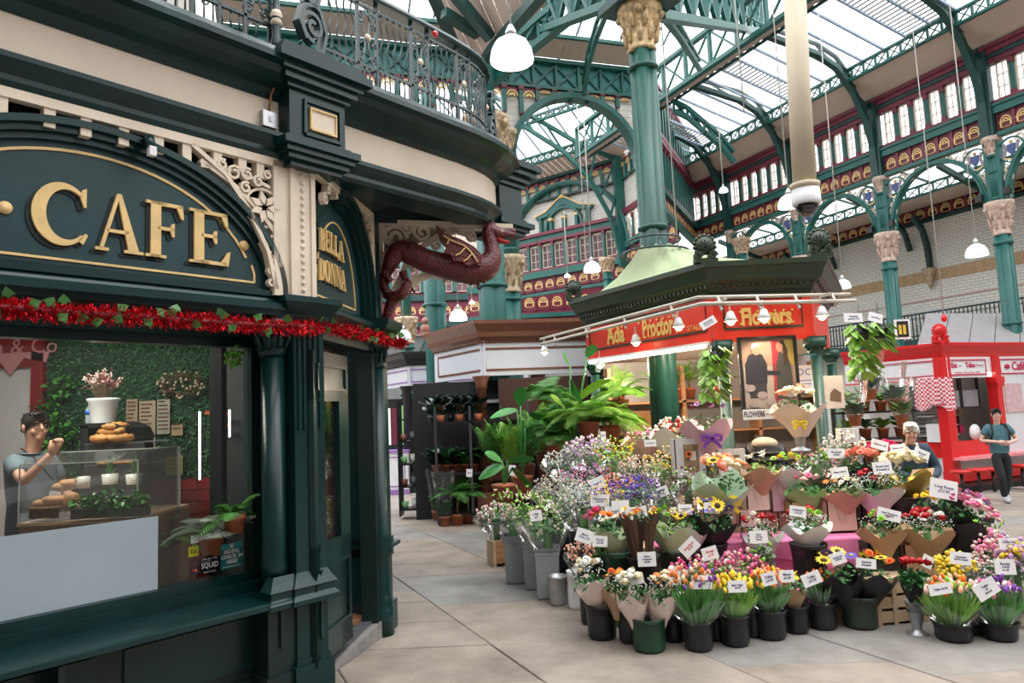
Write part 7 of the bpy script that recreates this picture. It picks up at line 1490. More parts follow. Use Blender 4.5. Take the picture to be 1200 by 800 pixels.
def bunch(kind, px, py, D, s, h, heads, paper, label, fol='mid', n=12, hs=.028, lean=(0, 0), gyp=0, cat='flowers', name='flower_bunch', group=None):
    """px,py: foot of the bunch at its bucket rim; s,h half width and height in photo pixels"""
    BN[0] += 1; r = random.Random(BN[0]*13+5); u = D/840; s *= u; h *= u; p = at(px, py, D); t = thing(name, label, cat, p, 0, group, rot=(lean[1], lean[0], 0)); FM = dict(mid=MIDG, blue=BLUEG, light=LGR, dark=DARKL, palm=PALMB)[fol]
    hk = [(k, c) for k, c in heads]
    def hd(i, pos, sc=1., tilt=.5):
        k, c = hk[i % len(hk)]; link('flower_head', head(k, c), t, pos, (r.uniform(-tilt, tilt)+.35, r.uniform(-tilt, tilt), r.random()*6), scale=(hs*sc*1.32*r.uniform(.85, 1.15),)*3)
    b = MB(); f = MB()
    if kind in ('cone', 'dome'):
        k = .74 if kind == 'cone' else .8
        paper_cone(b, s, h, r, .12 if kind == 'cone' else .05); b.build('paper_wrap' if paper != 'cello' else 'clear_wrap', PM_[paper], t)
        leafcloud(f, (0, 0, h*.5), s*.8, s*.7, h*.18, 60, .05, r); f.build('foliage', FM, t, kind='stuff')
        for i in range(n):
            a = i*2.4; q = math.sqrt((i+.4)/n)*k; hd(i, (s*q*math.cos(a), s*q*math.sin(a), h*(.68+.32*(1-q*q)*.9)+r.uniform(-.01, .01)))
        MB().tube([(0, 0, -h*.5), (0, 0, h*.4)], s*.14, 6).build('stems', STEMG, t)
    elif kind == 'tulips':
        for i in range(n*4): a = r.random()*6.28; q = r.random()**.5; x, y = s*q*math.cos(a)*.55, s*q*math.sin(a)*.5; d = Vector((x*1.1, y, h*r.uniform(.4, .72))); w = Vector((r.gauss(0, 1), r.gauss(0, 1), 0)).normalized()*.012; f.add([(x*.6, y*.6, -.03), tuple(Vector((x, y, 0))+d*.55+w), tuple(Vector((x, y, 0))+d), tuple(Vector((x, y, 0))+d*.55-w)], [(0, 1, 2, 3)])
        f.build('tulip_leaves', FM if fol != 'mid' else LEAFT, t, kind='stuff')
        for i in range(n): a = i*2.4; q = math.sqrt((i+.4)/n)*.9; pz = h*(.68+.3*(1-q*q)+r.uniform(-.12, .08)); pos = (s*q*math.cos(a), s*q*math.sin(a)*.8, pz); b.tube([(pos[0]*.4, pos[1]*.4, 0), pos], .003, 3); hd(i, pos, .85, .25)
        b.build('stems', STEMG, t)
        c = MB(); paper_cone(c, s*1.1, h*.9, r, .1); c.build('clear_sleeve', GLASSC, t)
    elif kind == 'mass':       # cellophaned sheaf of filler flowers
        leafcloud(f, (0, 0, h*.42), s*.75, s*.7, h*.3, 130, .05, r); f.build('foliage', FM, t, kind='stuff')
        for ci, (k, c) in enumerate(hk):
            m_ = MB()
            for i in range(int(n*9/len(hk))): a = r.random()*6.28; q = r.random()**.55; e_ = (s*q*math.cos(a), s*q*math.sin(a), h*(.42+.55*r.random()*(1.15-q*.5))); m_.ball(e_, hs*.55*r.uniform(.6, 1.3), 5, 3, r.uniform(.6, 1.4))
            m_.build('blossoms', fm_(c), t, kind='stuff')
        if hk[0][0] == 'lily':
            for i in range(16): a = i*2.4; q = math.sqrt(i/16); link('flower_head', head('bud' if i % 3 else 'lily', 'cream' if i % 2 else 'lime'), t, (s*q*math.cos(a), s*q*math.sin(a), h*(.75+.3*r.random())), (.3, r.uniform(-.5, .5), 0), scale=(.022,)*3)
        if paper: c = MB(); paper_cone(c, s*1.12, h*1.15, r, .12); c.build('clear_sleeve' if paper == 'cello' else 'paper_wrap', PM_[paper], t)
        MB().tube([(0, 0, -h*.3), (0, 0, h*.4)], s*.2, 6).build('stems', STEMG, t)
    elif kind == 'sleeves':
        for i in range(n):
            a = i*2*PI/n+.3; x, y = s*.45*math.cos(a), s*.35*math.sin(a); c = MB(); L = h*.85; x2, y2 = x*2.0, y*1.8; w = s*.3
            c.add([(x-w*.4, y, -.05), (x+w*.4, y, -.05), (x2+w, y2, L), (x2, y2-.01, L*.86), (x2-w, y2, L), (x+w*.4, y+w*.5, -.05), (x2+w*.9, y2+w*1.2, L*1.1), (x2-w*.9, y2+w*1.2, L*1.1)], [(0, 1, 2, 3, 4), (1, 5, 6, 2), (0, 4, 7, 5)]); c.build('paper_sleeve', PM_[paper], t); hd(i, (x2, y2+w*.6, L*1.02))
            hd(i+1, (x2+w*.3, y2+w*.7, L*1.12), .8)
        leafcloud(f, (0, 0, h*.75), s*.6, s*.5, h*.12, 40, .04, r); f.build('foliage', FM, t, kind='stuff')
    if gyp:
        g_ = MB()
        for i in range(gyp): a = r.random()*6.28; q = r.random()**.5; g_.ball((s*.95*q*math.cos(a), s*.9*q*math.sin(a), h*(.62+.35*r.random()*(1.1-q*.5))), .006, 4, 3)
        g_.build('gypsophila_blossoms', GYPM, t, kind='stuff')
    return t
BKM = dict(black=mat('black_bucket_plastic', (.012, .013, .015), .35, var=.15, bump=.03), green=mat('green_bucket_plastic', (.010, .050, .026), .35, var=.15), olive=mat('olive_bucket_plastic', (.02, .035, .02), .4), cream=mat('cream_bucket_plastic', (.60, .55, .42), .45), grey=mat('grey_square_bucket', (.27, .30, .30), .45, var=.05), steel=mat('zinc_bucket', (.42, .43, .44), .4, metal=.7, var=.2, scale=10), white=WHITEP, clear=GLASSC)
WATER = mat('bucket_water', (.03, .05, .04), .1)
def bucket(px, rimy, D, rp, col, label, bot=0., sq=False, vase=False):
    p = at(px, rimy, D); r_ = rp/840*D; H_ = p.z-bot; t = thing('flower_vase' if vase else 'flower_bucket', label, 'vase' if vase else 'bucket', (p.x, p.y, bot)); n = 4 if sq else 26
    if vase: pr = [(r_*1.1, 0), (r_*1.1, .012), (r_*.5, .03), (r_*.45, .05), (r_, H_), (r_*1.05, H_), (r_*.95, H_-.005), (r_*.4, .08)]
    else: pr = [(r_*.78, 0), (r_*.8, .01), (r_*.97, H_*.85), (r_, H_*.86), (r_*1.0, H_*.93), (r_*1.04, H_*.95), (r_*1.06, H_), (r_*1.0, H_), (r_*.92, H_*.6), (r_*.9, .02)]
    MB().lathe(pr, n, sq=sq, cap=False, smooth=not sq).build('bucket_body', BKM[col], t); MB().lathe([(r_*.76 if not vase else r_*.5, .0), (r_*.76 if not vase else r_*.5, .012)], n, sq=sq).build('base', BKM[col], t)
    if H_ > .15: MB().lathe([(r_*.9*.97, H_*.7), (r_*.9*.97, H_*.7+.003)], n, sq=sq).build('water', WATER, t)
    if not vase and not sq: MB().box(-r_*.35, r_*.35, -r_*1.12, -r_*.98, H_*.93, H_*.99).build('grip_lug', BKM[col], t)
    return t
CARD = mat('white_card', (.80, .80, .80), .6, var=.03); INKP = mat('navy_pen_ink', (.03, .02, .12), .6, var=0); REDI = mat('red_pen_ink', (.6, .02, .03), .6, var=0)
def card(px, py, D, w, h, body, label, roll=0., yaw=0., stick=12, red=False):
    u = D/840; p = at(px, py, D); t = thing('price_card', label, 'price card', p, rot=(rad(-8), rad(roll), rad(yaw))); w *= u; h *= u
    MB().box(-w/2, w/2, 0, .003, -h/2, h/2).build('card_sheet', CARD, t); ls = body.split('\n'); fs = min(h*.5/len(ls)*1.15, w*1.5/max(len(x) for x in ls))
    text('handwriting', body, fs, REDI if red else INKP, t, (0, -.001, 0), FACE, .0003, shear=.25, offset=.0006)
    if stick: MB().tube([(0, .004, -h*.4), (0, .008, -h/2-stick*u)], .002, 4).build('card_stick', STEMG, t)
    return t
def lv(D, px=900):
    X = (px-600)/840*D; return 0. if D < 6.03 or X < (1.0 if D < 7.15 else .8) else .26 if D < 6.55 else .56 if D < 7.15 else .84
fd = lambda x, y, r=.1: flo(x, y).y+r
# ---- tiers
PINKC = mat('pink_table_cloth', (.78, .22, .42), .7, var=.06, scale=3, bump=.1)
st_ = thing('tiered_stand', 'stepped flower stand of pale wooden boxes under bright pink cloth', 'stand', (0, 0, 0))
for (x0, x1, y0, y1, z) in ((1.05, 3.45, 6.05, 6.55, .25), (1.1, 3.9, 6.57, 7.12, .55), (.85, 4.0, 7.14, 8.2, .83)):
    MB().box(x0, x1, y0, y1, z-.03, z).build('tier_board', SW_, st_)
    for k in range(int((x1-x0)/.12)): MB().box(x0+.12*k, x0+.12*k+.105, y0, y0+.02, 0, z-.03).build('slat', SW_, st_)
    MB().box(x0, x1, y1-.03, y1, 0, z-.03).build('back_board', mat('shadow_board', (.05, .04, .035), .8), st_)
for i, (x0, x1, y0, z, dr_) in enumerate([(1.55, 2.5, 6.02, .262, .0), (1.2, 3.45, 6.54, .562, .0), (2.2, 3.2, 6.52, .568, .05), (1.3, 2.0, 6.5, .566, .04)]):
    t = thing('pink_cloth', ['pink cloth on the lowest tier of the stand', 'long bright pink cloth over the middle tier edge', 'pink cloth corner hanging in a point near the black bouquet box', 'pink cloth corner hanging left of the white rose bouquets'][i], 'cloth', (0, 0, 0)); b = MB()
    zb = z-.16 if i < 2 else z-.12; pts = [(x0, z), (x1, z), (x1, zb)]+([((x0+x1)/2+.2, zb-.16 if i else zb)] if True else [])+[(x0, zb)]
    b.prism(pts, y0-dr_*0-.012*(i+1), y0-.006*(i+1)); b.box(x0, x1, y0-.01, y0+.5, z-.001, z+.004); b.build('cloth_sheet', PINKC, t)
cr_ = thing('wooden_crate', 'pale slatted wooden crate on the floor beside the cone vase of single roses', 'crate', flo(1056, 732)+Vector((0, .17, 0)), .15)
for z in (.02, .13, .24): MB().box(-.22, .22, -.15, -.135, z, z+.085).build('slat', SW_, cr_); MB().box(-.22, .22, .135, .15, z, z+.085).build('slat', SW_, cr_); MB().box(-.22, -.205, -.15, .15, z, z+.085).build('slat', SW_, cr_)
for x in (-.21, -.07, .07, .19): MB().box(x, x+.035, -.16, -.15, 0, .34).build('upright_slat', SW_, cr_)
MB().box(-.22, .22, -.15, .15, .33, .345).build('crate_top', SW_, cr_); MB().box(.205, .22, -.15, .15, 0, .33).build('crate_end', SW_, cr_)
cr2 = thing('wooden_crate', 'small orange pine crate on its end beside the grey square buckets', 'crate', flo(584, 664)+Vector((0, .1, 0)), .4); MB().box(-.09, .07, -.1, .1, .04, .3).build('crate_body', WOOD, cr2); MB().box(-.1, -.07, -.11, .11, 0, .3).box(.06, .09, -.11, .11, 0, .3).build('end_rails', SW_, cr2)

# ---- front row:  px, rim, base, r, colour
FR = [(704, 706, 752, 18, 'black', 'left front black bucket under the white rose paper cones'), (689, 668, 733, 12, 'black', 'tall black bucket at the left corner under peach chrysanthemums'), (737, 714, 756, 14, 'black', 'black bucket tucked left of the dark green bucket'), (759, 722, 768, 20, 'green', 'dark green plastic bucket nearest the viewer'), (817, 726, 766, 18, 'black', 'black bucket of mixed coloured tulips right of the green bucket'), (788, 716, 754, 15, 'black', 'black bucket in shadow between the green and mixed tulip buckets'), (860, 719, 760, 17, 'black', 'black bucket holding yellow tulips'), (902, 713, 752, 18, 'black', 'black bucket holding orange red tulips'), (932, 708, 744, 14, 'black', 'slim black bucket holding the kraft wrapped yellow bunch'), (962, 704, 740, 17, 'black', 'black bucket holding small orange tulips'), (1006, 696, 740, 20, 'olive', 'large olive black bucket under the black paper sunflower bouquets'), (1116, 727, 756, 21, 'black', 'low wide black bucket of orange and green tulips'), (1170, 727, 755, 20, 'black', 'low wide black bucket of pink and purple tulips'), (1143, 728, 746, 14, 'black', 'low black bucket between the two tulip bowls at right'), (881, 712, 748, 12, 'black', 'black bucket in shadow between yellow and orange tulips'), (838, 716, 752, 13, 'black', 'black bucket in shadow behind the yellow tulips')]
FD = []
for (x, ry, by_, r_, c, lb) in FR: D = fd(x, by_, r_*.0062); FD.append(D); bucket(x, ry, D, r_, c, lb)
bucket(1192, 682, fd(1192, 738), 13, 'cream', 'tall cream bucket at the right edge of the picture')
bucket(1072, 704, fd(1072, 746, .06), 11, 'steel', 'tapered zinc cone vase of single wrapped roses', vase=True)
bucket(653, 674, fd(653, 711), 11, 'steel', 'zinc cylinder bucket left of the white bucket'); bucket(673, 668, fd(673, 716), 9, 'white', 'tall white plastic bucket beside the zinc cylinder')
for (x, ry, by_, r_, lb) in ((602, 626, 685, 12, 'leftmost'), (624, 632, 692, 12, 'middle'), (640, 640, 703, 14, 'front right')): bucket(x, ry, fd(x, by_, .1), r_, 'grey', lb+' grey square florist bucket holding lilies', sq=True)
W2 = 'white'
bunch('cone', 699, 706, FD[0], 22, 50, [('rose', 'white'), ('mum', 'cream')], 'blush', 'white roses in blush paper in the left front bucket', n=9, gyp=60, lean=(-.25, 0))
bunch('cone', 724, 712, FD[2], 18, 42, [('daisy', 'orange'), ('mum', 'orange')], 'kraft', 'orange gerberas in kraft paper behind the green bucket', n=7, gyp=50, hs=.032)
bunch('cone', 745, 724, FD[3], 19, 52, [('rose', 'white'), ('rose', 'cream')], 'blush', 'left blush paper cone of cream flowers in the green bucket', n=8, gyp=60, lean=(-.12, 0)); bunch('cone', 773, 724, FD[3], 20, 50, [('rose', 'cream'), ('daisy', 'orange')], 'blush', 'right blush paper cone of cream and orange flowers in the green bucket', n=8, gyp=70, lean=(.12, 0))
bunch('cone', 795, 712, FD[5], 16, 44, [('mum', 'salmon'), ('rose', 'white')], 'kraft', 'kraft cone with salmon carnations behind the mixed tulips', n=7, gyp=40)
bunch('mass', 681, 670, FD[1], 18, 38, [('mum', 'peach'), ('mum', 'blush')], 'cello', 'peach chrysanthemums in cellophane at the left corner', n=14, hs=.024, fol='dark'); bunch('mass', 705, 672, FD[1]+.1, 15, 32, [('mum', 'lime')], 'cello', 'bright lime green chrysanthemums in cellophane', n=14, hs=.022, fol='light')
bunch('tulips', 817, 726, FD[4], 33, 58, [('tulip', 'orange'), ('tulip', 'purple'), ('tulip', 'cream'), ('tulip', 'peach'), ('tulip', 'salmon')], 'cello', 'mixed orange purple and cream tulips in the front black bucket', n=42, hs=.017)
bunch('tulips', 860, 719, FD[6], 26, 42, [('tulip', 'yellow')], 'cello', 'bright yellow tulips in the front row', n=42, hs=.018, fol='light'); bunch('tulips', 902, 713, FD[7], 23, 44, [('tulip', 'orange'), ('tulip', 'salmon'), ('tulip', 'yellow')], 'cello', 'flame orange and yellow tulips in the front row', n=42, hs=.016)
bunch('cone', 930, 708, FD[8], 15, 36, [('daisy', 'yellow')], 'kraft', 'kraft wrapped yellow daisies in the slim bucket', n=4); bunch('tulips', 962, 704, FD[9], 19, 34, [('tulip', 'orange')], 'cello', 'small deep orange tulips left of the black paper bouquets', n=18, hs=.015, fol='blue')
bunch('cone', 992, 698, FD[10], 26, 52, [('sun', 'yellow'), ('daisy', 'blue')], 'black', 'left black paper sunflower bouquet in the olive bucket', n=7, hs=.04, lean=(-.2, 0)); bunch('cone', 1020, 698, FD[10], 24, 48, [('sun', 'yellow'), ('mum', 'orange')], 'black', 'right black paper sunflower bouquet in the olive bucket', n=7, hs=.038, lean=(.22, 0))
bunch('tulips', 1116, 727, FD[11], 32, 48, [('tulip', 'peach'), ('tulip', 'orange'), ('tulip', 'blush'), ('tulip', 'lime')], 'cello', 'orange and peach tulips in the low bucket', n=42, hs=.019, fol='light'); bunch('tulips', 1170, 727, FD[12], 28, 46, [('tulip', 'purple'), ('tulip', 'pink'), ('tulip', 'white'), ('tulip', 'purple')], 'cello', 'purple pink and white tulips in the low right bucket', n=42, hs=.018)
for i, (x, l) in enumerate([(1065, -.25), (1071, -.05), (1079, .2), (1084, .45), (1060, -.4)]):
    D = fd(1072, 746, .06); t = bunch('dome', x*.3+1072*.7, 703, D, 6, 48, [('rose', 'red')], 'black', ['second from left', 'middle', 'second from right', 'rightmost tilted', 'leftmost'][i]+' single red rose in a black sleeve in the cone vase', n=1, hs=.03, lean=(l*.6, 0), name='wrapped_rose')
for i, (x, y, D, s, h) in enumerate([(601, 628, fd(602, 685), 26, 52), (625, 632, fd(624, 692), 24, 56), (642, 642, fd(640, 703), 27, 58)]): bunch('mass', x, y, D, s, h, [('lily', 'green'), ('lily', 'cream')], 'cello', ['leftmost', 'middle', 'front right'][i]+' sheaf of green budded lilies in a grey square bucket', n=6, hs=.025, fol='light' if i == 1 else 'mid')
bunch('mass', 582, 622, 8.0, 22, 34, [('mum', 'white'), ('mum', 'blush')], 'cello', 'white chrysanthemums in cellophane at the far left of the lilies', n=16, hs=.034)
# ---- second row
def row(items):
    for (k, x, y, D, s, h, hd_, pp_, lb, kw, bk) in items:
        if bk: bucket(x, y+2, D, bk[0], bk[1], bk[1]+' bucket under the '+lb, bot=lv(D, x))
        bunch(k, x, y, D, s, h, hd_, pp_, lb, **kw)
R_, T_, M_, Dz, L_b, Sn = 'rose', 'tulip', 'mum', 'daisy', 'lily', 'sun'
row([
 ('cone', 706, 640, 6.45, 20, 42, [(R_, 'hot'), (M_, 'pink'), (Dz, 'orange')], 'sage', 'bunch of pink and red roses in sage paper left of the alstroemeria', dict(n=9, lean=(-.2, 0)), None),
 ('cone', 722, 642, 6.3, 22, 38, [(L_b, 'cream'), (R_, 'orange')], 'sage', 'bunch of mixed blooms in pale green paper above the green bucket', dict(n=7), (20, 'green')),
 ('sleeves', 752, 648, 6.15, 20, 52, [(L_b, 'yellow'), (Dz, 'orange'), (L_b, 'white')], 'brown', 'brown paper sleeves of alstroemeria', dict(n=5, hs=.028), (20, 'black')),
 ('cone', 788, 642, 6.35, 24, 46, [(L_b, 'white'), (M_, 'lime'), (L_b, 'cream')], 'sage', 'white lily bunch in pale green paper', dict(n=8, hs=.032, fol='light'), (16, 'olive')),
 ('cone', 806, 640, 6.45, 26, 44, [(Sn, 'yellow'), (Sn, 'yellow'), (Dz, 'purple')], 'white', 'sunflower bouquet in white paper', dict(n=8, hs=.042), (17, 'black')),
 ('cone', 834, 634, 6.5, 28, 48, [(Sn, 'yellow'), (Dz, 'blue')], 'black', 'sunflower and purple statice bouquet in black paper', dict(n=8, hs=.046, lean=(.1, .1)), (17, 'black')),
 ('mass', 815, 690, 6.05, 24, 40, [(R_, 'hot'), (R_, 'blush')], 'cello', 'spray rose sheaf leaning left below the sunflowers', dict(n=10, hs=.026, lean=(-.5, 0), fol='light'), None),
 ('mass', 838, 692, 6.0, 26, 44, [(R_, 'pink'), (R_, 'hot'), (M_, 'white')], 'cello', 'pink spray rose sheaf in cellophane', dict(n=12, hs=.026, fol='light'), (15, 'black')),
 ('mass', 868, 690, 6.0, 28, 44, [(R_, 'pink'), (R_, 'blush'), (R_, 'hot')], 'cello', 'pale pink spray rose sheaf in green and clear film', dict(n=12, hs=.026, lean=(.3, 0), fol='light'), (14, 'olive')),
 ('mass', 893, 682, 6.1, 16, 58, [(M_, 'green')], 'cello', 'clear sleeve of slim green stems', dict(n=2, fol='blue'), (14, 'cream')),
 ('cone', 893, 648, 6.4, 24, 44, [(R_, 'red'), (M_, 'white'), (R_, 'red')], 'white', 'red rose bouquet in white paper left of the black bucket', dict(n=10, gyp=110), (15, 'steel')),
 ('cone', 947, 634, 6.2, 27, 36, [(R_, 'red'), (L_b, 'white'), (M_, 'lime')], 'white', 'red rose and white lily bouquet in white paper with black edge', dict(n=11, gyp=90), (20, 'black')),
 ('cone', 1036, 640, 6.2, 26, 40, [(R_, 'red'), (M_, 'lime'), (R_, 'red')], 'kraft', 'red rose bouquet in printed kraft paper on the black box', dict(n=9, gyp=60), None),
 ('cone', 1088, 642, 6.2, 30, 42, [(R_, 'red'), (R_, 'red'), (M_, 'white')], 'kraft', 'red rose bouquet in flared kraft paper on the peach bag', dict(n=12, gyp=120), None),
 ('dome', 1096, 612, 6.5, 22, 34, [(M_, 'yellow')], 'cello', 'yellow chrysanthemum bunch left of the pink roses', dict(n=12), (11, 'cream')),
 ('dome', 1112, 626, 6.4, 26, 48, [(R_, 'pink')], 'black', 'pink rose bunch in black film leaning right, left one', dict(n=18, hs=.022, lean=(.35, .1)), None),
 ('dome', 1128, 640, 6.3, 26, 54, [(R_, 'pink'), (R_, 'blush')], 'black', 'pink rose bunch in black film leaning right, front one', dict(n=18, hs=.022, lean=(.55, .1)), None),
 ('dome', 1122, 618, 6.6, 28, 46, [(M_, 'lilac'), (R_, 'pink')], 'black', 'lilac and pink rose bunch in black film behind the others', dict(n=18, hs=.022, lean=(.6, 0)), None),
 ('mass', 1124, 700, 5.75, 22, 56, [(M_, 'yellow')], 'cello', 'yellow chrysanthemum sheaf above the orange tulips', dict(n=7, hs=.036), (11, 'cream')),
 ('mass', 1150, 706, 5.75, 20, 60, [(M_, 'white'), (M_, 'blush')], 'cello', 'white pompom sheaf in cellophane at right', dict(n=12, hs=.02, fol='blue'), (11, 'olive')),
 ('mass', 1170, 690, 5.9, 22, 64, [(R_, 'pink'), (R_, 'blush')], 'cello', 'blush pink rose sheaf at the right edge', dict(n=12, hs=.034), (12, 'cream')),
 ('mass', 1194, 690, 5.6, 18, 60, [(M_, 'yellow'), (M_, 'lilac')], 'cello', 'yellow and lilac sheaf cropped at the right edge', dict(n=12, hs=.034), None),
 ('mass', 1160, 668, 6.2, 22, 56, [(L_b, 'lilac'), (L_b, 'white')], 'cello', 'lilac orchid stems in tall clear sleeve', dict(n=8, hs=.024, fol='blue'), (12, 'steel')),
])
# ---- third row and back
row([
 ('cone', 990, 592, 6.8, 25, 32, [(Dz, 'orange'), (M_, 'white'), (L_b, 'cream')], 'kraft', 'orange and white daisy bouquet in peach kraft on the tall gift bag', dict(n=10, gyp=40), None),
 ('cone', 946, 592, 6.9, 22, 36, [(M_, 'pink'), (R_, 'blush')], 'green', 'pink carnation bouquet in green paper on the olive box', dict(n=9), None),
 ('cone', 892, 568, 7.0, 24, 38, [(L_b, 'white'), (Dz, 'white')], 'kraft', 'white lily bouquet in pointed brown paper on the cream gift bag', dict(n=7, fol='light'), None),
 ('cone', 926, 568, 7.1, 22, 36, [(M_, 'yellow'), (M_, 'lime')], 'white', 'yellow bouquet in white paper with black edge on the pink bag', dict(n=10), None),
 ('cone', 846, 590, 6.75, 33, 56, [(Sn, 'yellow'), (R_, 'peach'), (R_, 'cream'), (R_, 'salmon')], 'mint', 'big sunflower and peach rose bouquet in mint paper with yellow bow', dict(n=15, hs=.042, lean=(.05, .25)), None),
 ('cone', 830, 520, 7.3, 30, 50, [(R_, 'wine'), (M_, 'lilac')], 'pinkp', 'dark rose and fern bouquet in pale pink paper tied with purple ribbon', dict(n=6, hs=.03), None),
 ('cone', 937, 498, 7.45, 30, 44, [(R_, 'peach'), (R_, 'cream'), (L_b, 'white')], 'blush', 'peach rose bouquet in pale paper beside the framed photograph', dict(n=13, hs=.04), None),
 ('dome', 1012, 570, 7.2, 22, 44, [(M_, 'salmon')], 'black', 'salmon carnation bunch beside the right kiosk post', dict(n=20, hs=.036), (17, 'black')),
 ('dome', 1038, 560, 7.4, 20, 42, [(M_, 'hot')], 'cello', 'deep pink carnation bunch behind the cream roses', dict(n=16, hs=.036), (14, 'black')),
 ('dome', 1060, 578, 7.0, 32, 46, [(R_, 'cream')], 'gold', 'cream rose bunch in gold paper before the old man', dict(n=26, hs=.036), (24, 'black')),
 ('cone', 1028, 590, 6.85, 32, 38, [(R_, 'red'), (R_, 'red'), (M_, 'white')], 'white', 'red rose and gypsophila bouquet in white paper above the black boxes', dict(n=9, gyp=160), None),
 ('mass', 958, 556, 7.4, 26, 30, [(R_, 'pink'), (M_, 'lime'), (L_b, 'white')], 'cello', 'mixed pink posy row behind the gift bags', dict(n=12, hs=.03), (16, 'green')),
 ('mass', 990, 545, 7.6, 24, 40, [(M_, 'white'), (M_, 'white')], 'cello', 'white orchid sheaf in cellophane beside the right kiosk post', dict(n=12, hs=.03, fol='blue'), (14, 'black')),
 ('mass', 745, 606, 7.0, 30, 52, [(M_, 'purple'), (M_, 'blue')], 'cello', 'deep purple statice sheaf in cellophane', dict(n=26, hs=.02), (16, 'black')),
 ('mass', 712, 608, 7.0, 26, 44, [(M_, 'yellow'), (M_, 'purple')], 'cello', 'small purple and yellow statice sheaf left of the deep purple one', dict(n=16, hs=.02, fol='blue'), (14, 'black')),
 ('mass', 684, 618, 7.1, 30, 56, [(M_, 'gyp'), (M_, 'gyp'), (M_, 'white')], 'cello', 'frothy white gypsophila sheaf in cellophane', dict(n=40, hs=.014, fol='blue'), (17, 'black')),
 ('mass', 655, 596, 7.8, 28, 44, [(M_, 'gyp'), (M_, 'dry')], 'cello', 'dried beige gypsophila sheaf behind the lilies', dict(n=42, hs=.014, fol='blue'), (15, 'black')),
 ('mass', 688, 584, 7.8, 30, 42, [(M_, 'lilac'), (M_, 'pink')], 'cello', 'lilac pink statice sheaf in cellophane', dict(n=26, hs=.018, fol='blue'), (15, 'black')),
 ('mass', 722, 560, 8.0, 26, 50, [(M_, 'yellow'), (M_, 'lime')], 'cello', 'tall yellow mimosa sheaf in cellophane', dict(n=16, hs=.024, fol='light'), (15, 'black')),
 ('mass', 692, 550, 8.2, 28, 40, [(M_, 'white'), (M_, 'lilac')], 'cello', 'white and lilac stock sheaf under the palms', dict(n=24, hs=.03, fol='blue'), (15, 'black')),
 ('mass', 665, 560, 8.3, 26, 36, [(M_, 'white'), (M_, 'gyp')], 'cello', 'white limonium sheaf beside the palm pots', dict(n=24, hs=.02, fol='blue'), (15, 'black')),
 ('mass', 752, 572, 7.7, 26, 40, [(M_, 'cream'), (M_, 'blush')], 'cello', 'cream waxflower sheaf in cellophane', dict(n=26, hs=.018, fol='blue'), (14, 'black')),
 ('mass', 782, 570, 7.6, 26, 46, [(M_, 'yellow'), (M_, 'cream'), (M_, 'dry')], 'cello', 'yellow narcissus and waxflower sheaf', dict(n=18, hs=.026, fol='light'), (14, 'black')),
 ('mass', 776, 608, 7.0, 24, 56, [(M_, 'dry'), (M_, 'blush')], 'cello', 'bare pinkish twig sheaf right of the purple statice', dict(n=8, hs=.012, fol='blue'), (13, 'black')),
 ('mass', 758, 534, 8.3, 24, 34, [(M_, 'pink'), (M_, 'white')], 'pinkp', 'pink wrapped mixed sheaf below the wooden cupboard', dict(n=14, hs=.026), (13, 'black')),
 ('mass', 792, 530, 8.0, 24, 44, [(M_, 'white'), (R_, 'red'), (M_, 'cream')], 'white', 'white and red posy in front of the giant column', dict(n=16, hs=.034), (13, 'black')),
 ('mass', 720, 590, 7.4, 24, 36, [(M_, 'blush'), (M_, 'orange')], 'cello', 'blush and apricot waxflower sheaf between the statice', dict(n=22, hs=.018), (13, 'black')),
 ('mass', 808, 596, 7.0, 24, 50, [(M_, 'wine'), (M_, 'white'), (M_, 'green')], 'cello', 'dark berry and eucalyptus sheaf below the window gift box', dict(n=12, hs=.022, fol='blue'), (13, 'black')),
])
# ---- gift bags and boxes, vases
def bag(px, y0, y1, D, wpx, col, label, name='gift_bag', win=False, bot=None):
    u = D/840; p = at(px, y1, D); h = (y1-y0)*u; w = wpx*u; t = thing(name, label, 'gift bag' if name == 'gift_bag' else 'box', p); m = mat('bag_%d_%d_%d' % tuple(int(c*99) for c in col), col, .6, var=.04)
    MB().box(-w/2, w/2, 0, .012, 0, h).box(-w/2, w/2, w*.7-.01, w*.7, 0, h).box(-w/2, -w/2+.01, 0, w*.7, 0, h).box(w/2-.01, w/2, 0, w*.7, 0, h).box(-w/2, w/2, 0, w*.7, 0, .01).build('bag_body', m, t)
    if win: MB().box(-w*.22, w*.26, -.004, 0, h*.14, h*.86).build('window', mat('bag_window', (.3, .2, .12), .3, var=.5, scale=15), t); link('flower_head', head('sun', 'orange'), t, (-.02, -.02, h*.62), (PI/2, 0, 0), scale=(.04,)*3); MB().box(-.01, .05, -.012, -.006, h*.45, h*.68).build('gift_tag', CARD, t)
    else: MB().tube([(-w*.2, -.003, h*.9), (-w*.1, -.01, h*.35), (w*.1, -.01, h*.35), (w*.2, -.003, h*.9)], .003, 4).build('cord_handle', m, t)
    return t
bag(989, 588, 623, 6.75, 34, (.60, .46, .33), 'tall pale tan gift bag under the orange and white daisy bouquet'); bag(944, 589, 606, 6.85, 31, (.40, .30, .12), 'olive brown card box under the green wrapped pink bouquet', 'gift_box'); bag(890, 563, 599, 6.95, 27, (.66, .55, .45), 'cream gift bag under the pointed brown paper bouquet'); bag(918, 563, 600, 7.05, 25, (.66, .50, .50), 'pale pink gift bag right of the cream gift bag')
